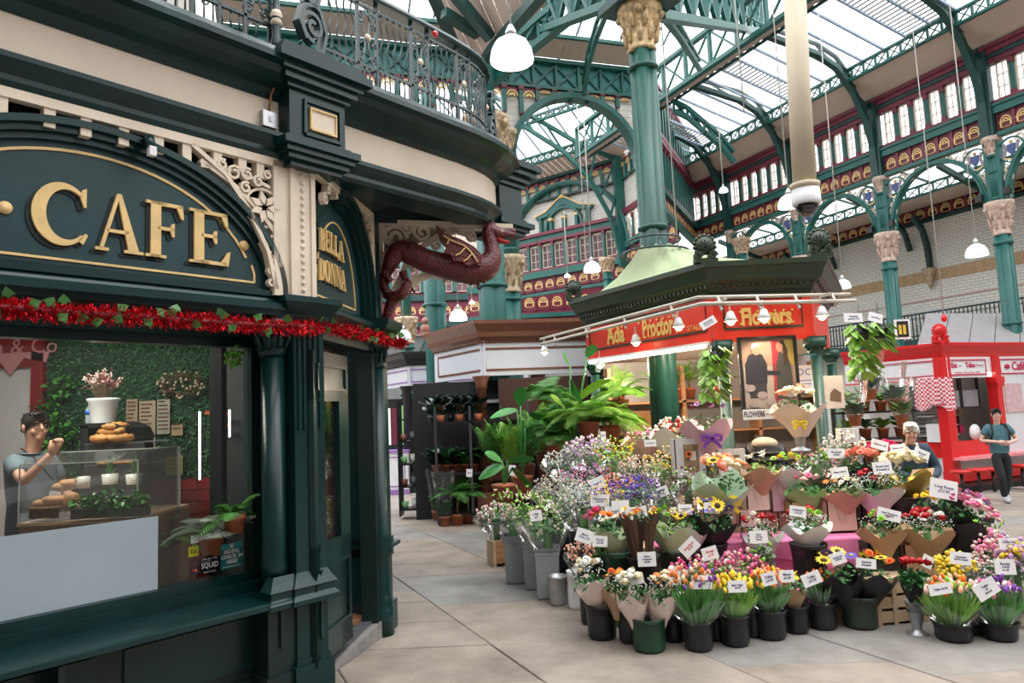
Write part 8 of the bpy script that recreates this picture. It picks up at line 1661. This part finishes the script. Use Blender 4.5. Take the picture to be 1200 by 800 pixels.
bag(1040, 638, 675, 6.2, 36, (.02, .02, .022), 'black gift box under the printed kraft rose bouquet', 'gift_box'); bag(1082, 640, 675, 6.2, 38, (.58, .36, .24), 'peach tan gift bag under the flared kraft rose bouquet'); bag(811, 515, 560, 7.25, 36, (.62, .60, .58), 'white window gift box with dried sunflower behind the mint bouquet', 'gift_box', True); bag(860, 528, 570, 7.2, 34, (.62, .58, .54), 'second white window gift box right of the mint bouquet', 'gift_box', True)
bag(878, 600, 618, 6.7, 20, (.66, .42, .38), 'pink card box below the cream gift bag', 'gift_box'); bag(1022, 590, 612, 6.9, 22, (.03, .02, .03), 'dark box under the red rose and gypsophila bouquet', 'gift_box'); bag(998, 502, 520, 7.7, 22, (.68, .66, .62), 'small white teapot box on the shelf by the right kiosk post', 'gift_box')
for (x, ry, by_, D, r_, lb) in ((847, 585, 607, 6.75, 10, 'zinc vase under the mint sunflower bouquet'), (831, 515, 545, 7.3, 8, 'zinc vase under the purple ribboned bouquet'), (936, 498, 528, 7.45, 10, 'tall zinc cone vase of the peach rose bouquet')): bucket(x, ry, D, r_, 'steel', lb, bot=at(x, by_, D).z, vase=True)
for (x, y, D, c, lb, s) in ((852, 588, 6.7, 'yellow', 'big yellow ribbon bow on the mint sunflower bouquet', 1.2), (834, 514, 7.2, 'purple', 'purple satin ribbon bow on the dark rose bouquet', 1.), (937, 496, 7.35, 'yellow', 'thin yellow ribbon round the peach rose bouquet', .7)):
    t = thing('ribbon_bow', lb, 'ribbon', at(x, y, D-.13)); b = MB(); s *= .075
    for k in (-1, 1): b.ribbon([(0, 0), (k*s*.6, s*.5), (k*s*1.3, s*.3), (k*s*1.2, -s*.2), (k*s*.5, -s*.2), (0, 0)], s*.35, -.02, .02); b.ribbon([(0, 0), (k*s*.7, -s*.6), (k*s*1.1, -s*1.1)], s*.4, -.01, .01)
    b.build('bow_loops', mat('ribbon_'+c, COLS[c], .35, coat=.3), t)
fwr = thing('lettering_tag', 'printed flowers lettering band on the kraft rose bouquet', 'label', at(1035, 622, 6.0)); text('lettering', 'FLOWERS', .05, mat('brown_print', (.10, .06, .03), .6, var=0), fwr, (0, 0, 0), (PI/2, rad(4), 0), .0005, offset=.001)
# ---- shelves of plants right of the kiosk, hanging plants
rs = thing('plant_shelf', 'black metal shelf rack with small potted plants between kiosk and red booth', 'rack', (*at(1030, 530, 9.5).xy, 0))
for x in (-.5, .42): MB().box(x, x+.03, -.15, -.12, 0, 1.95).build('upright', DSTEEL, rs); MB().box(x, x+.03, .15, .18, 0, 1.95).build('upright', DSTEEL, rs)
for z in (.9, 1.25, 1.6): MB().box(-.5, .45, -.15, .18, z, z+.025).build('rack_shelf', BLACKP, rs)
o_ = rs.location
for i in range(12):
    z = (.925, 1.275, 1.625)[i//4]; x = o_.x-.38+.23*(i % 4); ms_ = [PALMB, MIDG, LGR, BLUEG][(i*3) % 4]; lb = ['bottom', 'middle', 'top'][i//4]+' shelf '+['leftmost', 'second', 'third', 'rightmost'][i % 4]+' terracotta potted plant on the black rack'
    if i//4 == 2 and i % 2: palm('potted_dracaena', lb, (x, o_.y, z+.14), 14, .3, PALMG, random.Random(i), droop=.2, pot=.085, ll=.08, nl=9)
    else: poly_plant('potted_plant', lb, (x, o_.y, z), 20, .2, .035, ms_, .075, random.Random(i), .8)
for i, (x, y, D) in enumerate([(1018, 440, 9.0), (1045, 452, 9.1), (1055, 470, 9.0), (1000, 470, 8.8)]):
    p = at(x, y, D); t = poly_plant('sleeved_plant', ['leftmost upper', 'middle upper', 'right lower', 'front left'][i]+' cellophane sleeved plant above the black rack', p-Vector((0, 0, .3)), 26, .24, .04, [BLUEG, MIDG, LGR, BLUEG][i], .08, random.Random(i+60), 1.); MB().lathe([(.09, .1), (.16, .4), (.2, .6)], 14, cap=False).build('clear_sleeve', SLEEVE, t)
POTH = mat('golden_pothos_leaf', (.20, .38, .05), .35, var=.4, scale=4)
for i, (x, y, D, n, dz) in enumerate([(1008, 385, 7.2, 90, .5), (1030, 383, 7.3, 40, .25), (836, 412, 7.2, 80, .5)]):
    p = at(x, y, D); t = thing('hanging_pothos', ['yellow green pothos trailing from the right end of the pipe rail', 'smaller broad leaved pothos hanging at the far right rail hook', 'pothos trailing from the rail corner over the left kiosk post'][i], 'plant', p); MB().lathe([(.06, -.12), (.09, 0), (.085, 0)], 14).build('hanging_pot', BLACKP, t); r = random.Random(i); b = MB()
    for k in range(n): a = r.random()*6.28; q = r.uniform(.3, 1); bigleaf(b, (.11*q*math.cos(a), .09*q*math.sin(a), .05-dz*r.random()**1.2), (math.cos(a), math.sin(a)-.5, -.5), .1, .034, r.random())
    b.build('trailing_leaves', POTH, t); MB().tube([(0, 0, 0), (0, 0, at(0, 352, 7.2).z*0+.25)], .003, 4).build('hanger', BLACKP, t)
row([('dome', 846, 470, 7.9, 1, 1, [(M_, 'white')], 'cello', 'tiny white tag of blossom on the left kiosk post', dict(n=1), None)][:0])
t = thing('picture_bag', 'cream hanging bag printed with a bird picture right of the kiosk post', 'bag', at(978, 458, 7.9)); MB().box(-.1, .1, 0, .03, -.19, .17).build('bag_body', mat('bag_cream_print', (.62, .54, .46), .6), t); MB().prism([(-.06, -.1), (.06, -.12), (.07, -.02), (.0, .03), (-.05, -.02)], -.004, 0).build('print', mat('print_brown', (.16, .10, .06), .6), t)
t = thing('poster', 'blue and white stock poster seen behind the framed photograph', 'poster', at(943, 441, 10.2)); MB().box(-.2, .2, 0, .01, -.18, .16).build('sheet', WHITEP, t); text('lettering', 'POCK', .14, mat('poster_blue', (.08, .2, .45), .5, var=0), t, (0, -.004, .06), FACE, .001); MB().box(-.15, .15, -.004, 0, -.06, -.05).box(-.15, .15, -.004, 0, -.11, -.1).build('print_lines', MATS['poster_blue'], t)
# ---- price cards:  px,py,D,w,h,text,roll,label
CS = [(703, 586, 6.85, 22, 14, 'Two bunches\n£10.00', 4, 'between the statice and roses'), (719, 600, 6.6, 20, 13, 'Alstroemeria\n£10.00', 0, 'above the pink and red rose bunch'), (727, 593, 6.75, 20, 13, '', 0, 'blank, behind the lily bunches'), (738, 603, 6.6, 20, 12, 'Lilies £8.50', -14, 'left above the brown sleeves'), (748, 600, 6.7, 20, 13, 'Roses £12', -5, 'right above the brown sleeves'), (685, 628, 6.15, 20, 15, 'Mums\n3 for £10', 20, 'tilted over the peach chrysanthemums'), (703, 634, 6.1, 17, 12, 'Stocks\n£5.00', 5, 'above the lime chrysanthemums'), (758, 655, 5.95, 21, 16, 'Select\nwrapped\n£8.00', 0, 'fixed on the black alstroemeria bucket'), (746, 678, 5.55, 16, 12, 'Cones £7', -8, 'behind the left blush cone'), (791, 677, 5.7, 13, 15, 'Mixed\n£10', 2, 'behind the right blush cone'), (803, 597, 6.35, 16, 12, 'Sunflowers\n£10', 0, 'above the white wrapped sunflowers'), (834, 595, 6.4, 17, 12, 'Seasonal\nSunflowers', 6, 'above the black wrapped sunflowers'), (808, 641, 5.9, 22, 15, 'Spray Roses\n£7.50', -42, 'steeply tilted over the spray roses'), (832, 648, 5.85, 18, 14, 'Roses\n£10', -14, 'slightly tilted over the pink spray roses'), (889, 629, 6.0, 21, 14, 'From\n£15 the\nbunch', 0, 'in front of the white red rose bouquet'), (935, 599, 6.05, 19, 12, 'Letterbox\n£16.50', 10, 'above the black bucket rose bouquet'), (823, 682, 5.45, 23, 15, 'Mixed Tulips\n£4.45', 2, 'over the mixed tulips'), (864, 687, 5.45, 21, 13, 'Best Tulips\n£4.95', 0, 'over the yellow tulips'), (901, 678, 5.55, 16, 14, 'Tulips\n£4.95', -12, 'over the flame orange tulips'), (922, 675, 5.65, 17, 13, 'Mixed\n£6.00', 0, 'over the kraft wrapped yellow bunch'), (951, 678, 5.6, 22, 14, 'Tulips\n£5.00', -18, 'tilted over the small orange tulips'), (982, 654, 5.7, 17, 13, 'Sunflowers\n£10.00', -16, 'above the left black paper bouquet'), (1015, 660, 5.65, 23, 11, 'Seasonal\nBouquet', 8, 'above the right black paper bouquet'), (1042, 603, 6.1, 27, 13, 'Hand Tied Roses\nfrom £18', 16, 'above the printed kraft rose bouquet'), (1087, 658, 5.75, 13, 14, 'Rose\n£4', 30, 'small tilted over the cone vase roses'), (1126, 654, 5.6, 24, 14, 'Chrysanths\n£6.50 a bunch', 8, 'above the yellow chrysanthemum sheaf'), (1102, 690, 5.35, 26, 12, 'Tulips £4.95', -6, 'over the orange and peach tulips'), (1156, 690, 5.25, 27, 18, 'Tulips\n£5\nbunch', -28, 'tilted diamond over the purple tulips'), (1178, 664, 5.5, 24, 17, 'Bunches\n£10.00\nor £5', 3, 'below the blush pink roses at right edge'), (1184, 637, 5.6, 26, 13, 'Roses From\n£12.95', 3, 'above the blush pink roses at right edge'), (1106, 573, 6.35, 32, 22, 'Long Roses\n£12.95', 14, 'large, over the pink rose bunches'), (1143, 590, 6.3, 17, 12, 'Rose Stem\n£4.75', 5, 'at the right of the pink rose bunches'), (1034, 548, 6.75, 22, 14, 'Roses and\nBouquet £', -2, 'behind the gypsophila rose bouquet'), (1080, 533, 6.9, 18, 13, 'Roses\n£20', 24, 'tilted before the old man'), (1052, 525, 7.1, 17, 9, 'Bunch £10', -2, 'over the deep pink carnations'), (1031, 521, 7.2, 20, 11, 'Salmon £8', 18, 'tilted over the salmon carnations'), (980, 531, 7.2, 20, 11, 'Bouquets\n£8.00', 3, 'near the right kiosk post'), (984, 553, 7.0, 20, 11, 'Mixed £20.00', -4, 'over the daisy bouquet'), (830, 378, 7.15, 20, 10, 'Bouquets\nFrom £15', -28, 'tilted on the pipe rail at the sign corner'), (1000, 372, 7.1, 22, 11, 'Hanging\nplants £10', 2, 'hanging at the right rail end'), (1026, 372, 7.1, 17, 11, 'House Plants', 18, 'brownish, hanging at the far right rail hook'), (852, 552, 7.1, 12, 10, 'Mixed', 0, 'on the second window gift box'), (776, 576, 6.9, 14, 11, 'Twigs\n£4', -20, 'over the bare twig sheaf'), (700, 566, 7.2, 18, 13, 'Statice £4', -22, 'tilted over the lilac statice')]
CS += [(762, 519, 7.6, 14, 8, 'Large Roses', 0, 'on the pink wrapped sheaf below the cupboard'), (628, 604, 6.7, 14, 12, 'Lilies\n£5', -6, 'on the middle lily sheaf'), (707, 510, 8.6, 6, 9, 'Palm', 0, 'small, on the areca palm pot'), (600, 551, 8.9, 8, 12, 'Ficus', 5, 'small, beside the low glossy plant'), (550, 554, 10.4, 7, 9, 'Plants', 5, 'tiny, on the dracaena rack')]
for (x, y, D, w, h, tx, ro, lb) in CS: card(x, y, D, w, h, tx or ' ', 'white handwritten price card '+lb if tx else 'blank white card behind the lily bunches', ro, stick=0 if y < 390 or (x, y) == (758, 655) else 12, red=(x in (808, 832)))
# ================================================================ PEOPLE
def skinm(name, J, E, mt, parent, lvl=2):
    ks_ = list(J); me = bpy.data.meshes.new(name); me.from_pydata([J[k][0] for k in ks_], [(ks_.index(a), ks_.index(c)) for a, c in E], []); me.materials.append(mt)
    o = link(name, me, parent); m = o.modifiers.new('skin', 'SKIN'); m.use_smooth_shade = True
    for i, k in enumerate(ks_): r_ = J[k][1]; me.skin_vertices[0].data[i].radius = r_ if isinstance(r_, tuple) else (r_, r_); me.skin_vertices[0].data[i].use_root = (i == 0)
    s_ = o.modifiers.new('sub', 'SUBSURF'); s_.levels = s_.render_levels = lvl; return o
SKIN = mat('skin', (.56, .30, .21), .5, var=.06, scale=8); SKIN2 = mat('skin_pale', (.66, .40, .32), .5, var=.06, scale=8)
def person(label, loc, rz, P, sk, hair, top, bot, shoe, scale=1., topn='t_shirt', long=False, hairl=1., cw=1., seat=False, lean=0., puffer=False, stub=False):
    """P: joint positions for a 1.75 m figure facing -y; body is one skinned surface, clothes follow it"""
    t = thing('person', label, 'person', loc, 0, rot=(lean, 0, rz)); t.scale = (scale,)*3
    g = dict(hip=(0, 0, .93), waist=(0, 0, 1.08), chest=(0, 0, 1.30), neckb=(0, 0, 1.44), neck=(0, -.01, 1.51), jaw=(0, -.03, 1.575), head=(0, -.015, 1.65), crown=(0, 0, 1.70),
             shr=(-.17, 0, 1.40), shl=(.17, 0, 1.40), elr=(-.24, .02, 1.13), ell=(.24, .02, 1.13), wrr=(-.26, -.05, .88), wrl=(.26, -.05, .88), hr=(-.09, 0, .88), hl=(.09, 0, .88), knr=(-.10, -.02, .48), knl=(.10, -.02, .48), anr=(-.10, .01, .08), anl=(.10, .01, .08), tor=(-.11, -.16, .04), tol=(.11, -.16, .04))
    g.update(P); R = dict(hip=(.09, .07), waist=(.09, .07), chest=(.10, .07), neckb=(.06, .05), neck=.052, jaw=(.062, .07), head=(.074, .092), crown=(.055, .07), shr=.045, shl=.045, elr=.04, ell=.04, wrr=.026, wrl=.026, hr=.07, hl=.07, knr=.05, knl=.05, anr=.035, anl=.035, tor=.035, tol=.035)
    E = [('hip', 'waist'), ('waist', 'chest'), ('chest', 'neckb'), ('neckb', 'neck'), ('neck', 'jaw'), ('jaw', 'head'), ('head', 'crown'), ('chest', 'shr'), ('chest', 'shl'), ('shr', 'elr'), ('elr', 'wrr'), ('shl', 'ell'), ('ell', 'wrl'), ('hip', 'hr'), ('hip', 'hl'), ('hr', 'knr'), ('knr', 'anr'), ('hl', 'knl'), ('knl', 'anl'), ('anr', 'tor'), ('anl', 'tol')]
    RC = dict(R); skinm('body', {k: (g[k], R[k]) for k in R}, E, sk, t)
    lerp = lambda a, c, f: tuple(Vector(g[a]).lerp(Vector(g[c]), f)); inf = lambda k, d: tuple(x+d for x in R[k]) if isinstance(R[k], tuple) else R[k]+d
    R.update(hip=(.15*cw, .115), waist=(.15*cw, .115), chest=(.168*cw, .125*cw)); d = .03 if long or puffer else .018; d2 = .045 if puffer else d
    J = {'waist': (g['waist'], inf('waist', d2)), 'hip': (lerp('hip', 'waist', -.15), inf('hip', d2+.008)), 'chest': (g['chest'], inf('chest', d2)), 'neckb': (lerp('neckb', 'neck', .15), (.085, .075)), 'shr': (g['shr'], (.064+d)*cw), 'shl': (g['shl'], (.064+d)*cw)}; E2 = [('waist', 'hip'), ('waist', 'chest'), ('chest', 'neckb'), ('chest', 'shr'), ('chest', 'shl')]
    for s_ in 'rl':
        if long: J['el'+s_] = (g['el'+s_], .042+d); J['wr'+s_] = (lerp('el'+s_, 'wr'+s_, .93), .03+d*.8); E2 += [('sh'+s_, 'el'+s_), ('el'+s_, 'wr'+s_)]
        else: J['el'+s_] = (lerp('sh'+s_, 'el'+s_, .62), .052+d); E2 += [('sh'+s_, 'el'+s_)]
    skinm(topn, J, E2, top, t)
    J = {'hip': (g['hip'], inf('hip', .014)), 'wst': (lerp('hip', 'waist', .5), inf('waist', .01))}; E2 = [('hip', 'wst')]
    for s_ in 'rl': J['h'+s_] = (g['h'+s_], .105); J['kn'+s_] = (g['kn'+s_], .08); J['an'+s_] = (g['an'+s_], .058); E2 += [('hip', 'h'+s_), ('h'+s_, 'kn'+s_), ('kn'+s_, 'an'+s_)]
    skinm('trousers', J, E2, bot, t)
    for s_ in 'rl':
        a, c = Vector(g['an'+s_]), Vector(g['to'+s_]); MB().tube([a+(a-c)*.25+Vector((0, 0, -.03)), a+Vector((0, 0, -.025)), a.lerp(c, .6)+Vector((0, 0, -.01)), c+Vector((0, 0, 0)), c+(c-a)*.2], [.035, .05, .048, .044, .02], 10).build('shoe', shoe, t)
        w = Vector(g['wr'+s_]); e = Vector(g['el'+s_]); dd = Vector(P.get('hd'+s_, (w-e))).normalized(); sd = dd.cross(Vector((0, 1, .2))).normalized(); up = sd.cross(dd); h = MB(); k = 1 if s_ == 'r' else -1; fist = 'fist' in P.get('k'+s_, '')
        h.tube([w-dd*.01, w+dd*.03, w+dd*.085], [.026, .038, .036], 8)
        for i, L in enumerate((.062, .072, .068, .052)):
            b0 = w+dd*.082+sd*(-.028+.019*i); cu = up*(.03 if fist else .012)*-1; h.tube([b0, b0+dd*L*(.3 if fist else .5)+cu*.6, b0+(dd*L*(-.1 if fist else .95))+cu*(1.05 if fist else 1.8)], [.0105, .0095, .007], 6)
        b0 = w+dd*.03+sd*.034*-k; h.tube([b0, b0+dd*.03-sd*.022*k, b0+dd*.062-sd*.016*k-up*.01], [.013, .011, .008], 6); h.build('hand', sk, t)
    # face
    hc = Vector(g['head'])+Vector((0, -.01, 0)); fa = P.get('face', 0.); M = Matrix.Translation(hc) @ Matrix.Rotation(fa, 4, 'Z') @ Matrix.Rotation(P.get('nod', 0.), 4, 'X')
    f = MB(); f.tube([(0, -.08, .02), (0, -.1, -.012), (0, -.1, -.022), (0, -.08, -.028)], [.006, .010, .013, .005], 8)
    for k in (-1, 1): f.ball((k*.08, .005, -.005), .022, 8, 5, 1.4, .5); f.ball((k*.036, -.052, -.035), .022, 8, 5)
    f.ball((0, -.062, -.083), .022, 8, 5); f.T(M).build('face_features', sk, t, kind='stuff')
    f = MB()
    for k in (-1, 1): f.ball((k*.032, -.084, .012), .0105, 8, 5, .6)
    f.T(M).build('eyes', mat('eye_dark', (.03, .02, .02), .3), t, kind='stuff'); f = MB()
    for k in (-1, 1): f.tube([(k*.015, -.092, .03), (k*.034, -.09, .036), (k*.052, -.078, .03)], .005, 5)
    f.T(M).build('eyebrows', hair, t, kind='stuff'); MB().tube([(-.024, -.09, -.056), (0, -.1, -.053), (.024, -.09, -.056)], .006, 6).T(M).build('mouth', mat('lips', (.42, .13, .12), .5), t)
    h = MB(); r = random.Random(3); n = 16
    prof = [(.03, .118), (.072, .10), (.093, .06), (.097, .02), (.092, -.03*hairl), (.06, -.05*hairl)]; vs = []
    for (rr, z) in prof:
        for k in range(n):
            a = 2*PI*k/n; fr_ = max(0, -math.sin(a)); zz_ = z+(.085*fr_**1.5 if z < .06 else 0); w = 1+.05*math.sin(k*5+z*60); vs.append((rr*.88*math.cos(a)*w, rr*1.12*math.sin(a)*w+.012, min(zz_, .112)))
    h.add(vs, [(i*n+k, (i+1)*n+k, (i+1)*n+(k+1) % n, i*n+(k+1) % n) for i in range(5) for k in range(n)]+[tuple(range(n))], True)
    for k in range(26): a = r.random()*6.28; q = r.random(); p = Vector((.07*q*math.cos(a), .09*q*math.sin(a), .115-.03*q)); h.tube([p, p+Vector((.02*math.cos(a), .02*math.sin(a)-.01, .012))], [.008, .002], 4)
    h.T(M).build('hair', hair, t); return t, g, M
BLKH = mat('black_hair', (.018, .014, .012), .5, var=.3, scale=30); WHH = mat('white_hair', (.68, .66, .62), .6, var=.1, scale=30); DENIM = mat('dark_denim', (.02, .045, .075), .8, var=.2); BLKT = mat('black_trousers', (.012, .014, .018), .8, var=.2); SHW = mat('grey_white_trainers', (.40, .44, .46), .5)
p = at(38, 505, 5.35)
t, g, M = person('cafe man in grey blue t-shirt and dark apron raising one fist behind the counter', (p.x, 5.35, .2), rad(82), dict(elr=(-.29, -.20, 1.27), wrr=(-.22, -.36, 1.46), hdr=(.05, -.25, 1.), kr='fist', ell=(.26, -.08, 1.12), wrl=(.14, -.24, 1.05), face=rad(-24)), SKIN, BLKH, mat('grey_blue_tee', (.12, .16, .19), .85, var=.1), DENIM, BLKT, 1.0, cw=.8)
ap = MB(); ap.tube([(0, -.0, 1.12), (0, 0, 1.0), (0, -.01, .8), (0, -.01, .62)], [.16, .17, .182, .175], 20); ap.T(Matrix.Scale(.8, 4, (0, 1, 0))); ap.build('apron', mat('charcoal_apron', (.025, .03, .035), .8), t); MB().tube([(-.07, .03, 1.50), (-.05, -.07, 1.42), (0, -.185, 1.25)], .006, 4).build('apron_strap', BLKH, t)
p = at(1068, 507, 7.65)
t, g, M = person('elderly white haired man in navy jacket looking down at paper behind the cream roses', (p.x, 7.72, 0), rad(-12), dict(neck=(0, -.06, 1.49), jaw=(0, -.11, 1.54), head=(0, -.12, 1.61), crown=(0, -.10, 1.67), elr=(-.27, -.02, 1.14), ell=(.27, -.02, 1.14), wrr=(-.06, -.28, 1.07), wrl=(.12, -.28, 1.07), hdr=(.6, -.6, 0), hdl=(-.6, -.6, 0), nod=rad(14), face=rad(-14)), SKIN2, WHH, mat('navy_jacket', (.022, .045, .075), .7, var=.15), BLKT, BLKT, .885, 'jacket', True)
MB().tube([(-.07, -.03, 1.46), (-.055, -.115, 1.40), (0, -.19, 1.33), (.055, -.115, 1.40), (.07, -.03, 1.46)], .024, 8).build('shirt_collar', mat('cream_shirt', (.65, .6, .5), .7), t); MB().add([(-.12, -.3, 1.06), (.1, -.36, 1.08), (.16, -.3, 1.2), (-.06, -.24, 1.18), (-.12, -.302, 1.055), (.1, -.362, 1.075)], [(0, 1, 2, 3), (0, 4, 5, 1)]).build('held_paper', PM_['kraft'], t)
t, g, M = person('young dark haired man walking in teal t-shirt and black trousers past the red booth', (8.0, 12.04, 0), rad(-12), dict(elr=(-.30, .02, 1.16), ell=(.32, .02, 1.16), wrr=(-.09, -.22, 1.14), wrl=(.11, -.22, 1.12), hdr=(.8, -.3, -.1), hdl=(-.8, -.3, 0), knr=(-.06, -.12, .48), anr=(-.02, -.05, .09), tor=(-.02, -.21, .04), knl=(.11, .04, .48), anl=(.08, .16, .10), tol=(.08, .0, .05), face=rad(-8)), SKIN2, BLKH, mat('teal_tee', (.06, .15, .18), .8, var=.1), BLKT, SHW, .87, hairl=.8)
for k in (-1, 1): MB().tube([(k*.10, .09, 1.46), (k*.12, -.07, 1.455), (k*.14, -.14, 1.32), (k*.16, -.09, 1.18), (k*.15, .05, 1.12)], .02, 6).build('backpack_strap', BLKT, t)
MB().box(-.14, .14, .12, .24, 1.08, 1.46).build('backpack', BLKT, t)
PUF = mat('black_puffer', (.014, .014, .017), .4, var=.2, bump=.3, bscale=12)
p = at(895, 512, 8.75); t, g, M = person('person in black quilted jacket with cream hood bending away inside the kiosk', (p.x, 8.6, 0), rad(175), dict(chest=(0, -.14, 1.24), neckb=(0, -.27, 1.30), neck=(0, -.33, 1.32), jaw=(0, -.38, 1.31), head=(0, -.44, 1.31), crown=(0, -.48, 1.30), shr=(-.17, -.22, 1.27), shl=(.17, -.22, 1.27), elr=(-.25, -.25, 1.05), ell=(.25, -.25, 1.05), wrr=(-.2, -.42, .95), wrl=(.2, -.42, .95)), SKIN, BLKH, PUF, BLKT, BLKT, .98, 'quilted_jacket', True, puffer=True)
for z, rr in ((.98, .17), (1.06, .175), (1.14, .18), (1.22, .185)): MB().tube([(rr*math.cos(k*PI/10), (rr*.82)*math.sin(k*PI/10)-.14*max(0, (z-1.05))/.2, z) for k in range(20)], .024, 7, closed=True).build('quilted_baffle', PUF, t)
MB().ball((0, -.2, 1.33), .16, 14, 8, .5).build('cream_hood', mat('cream_knit', (.62, .52, .40), .9), t)
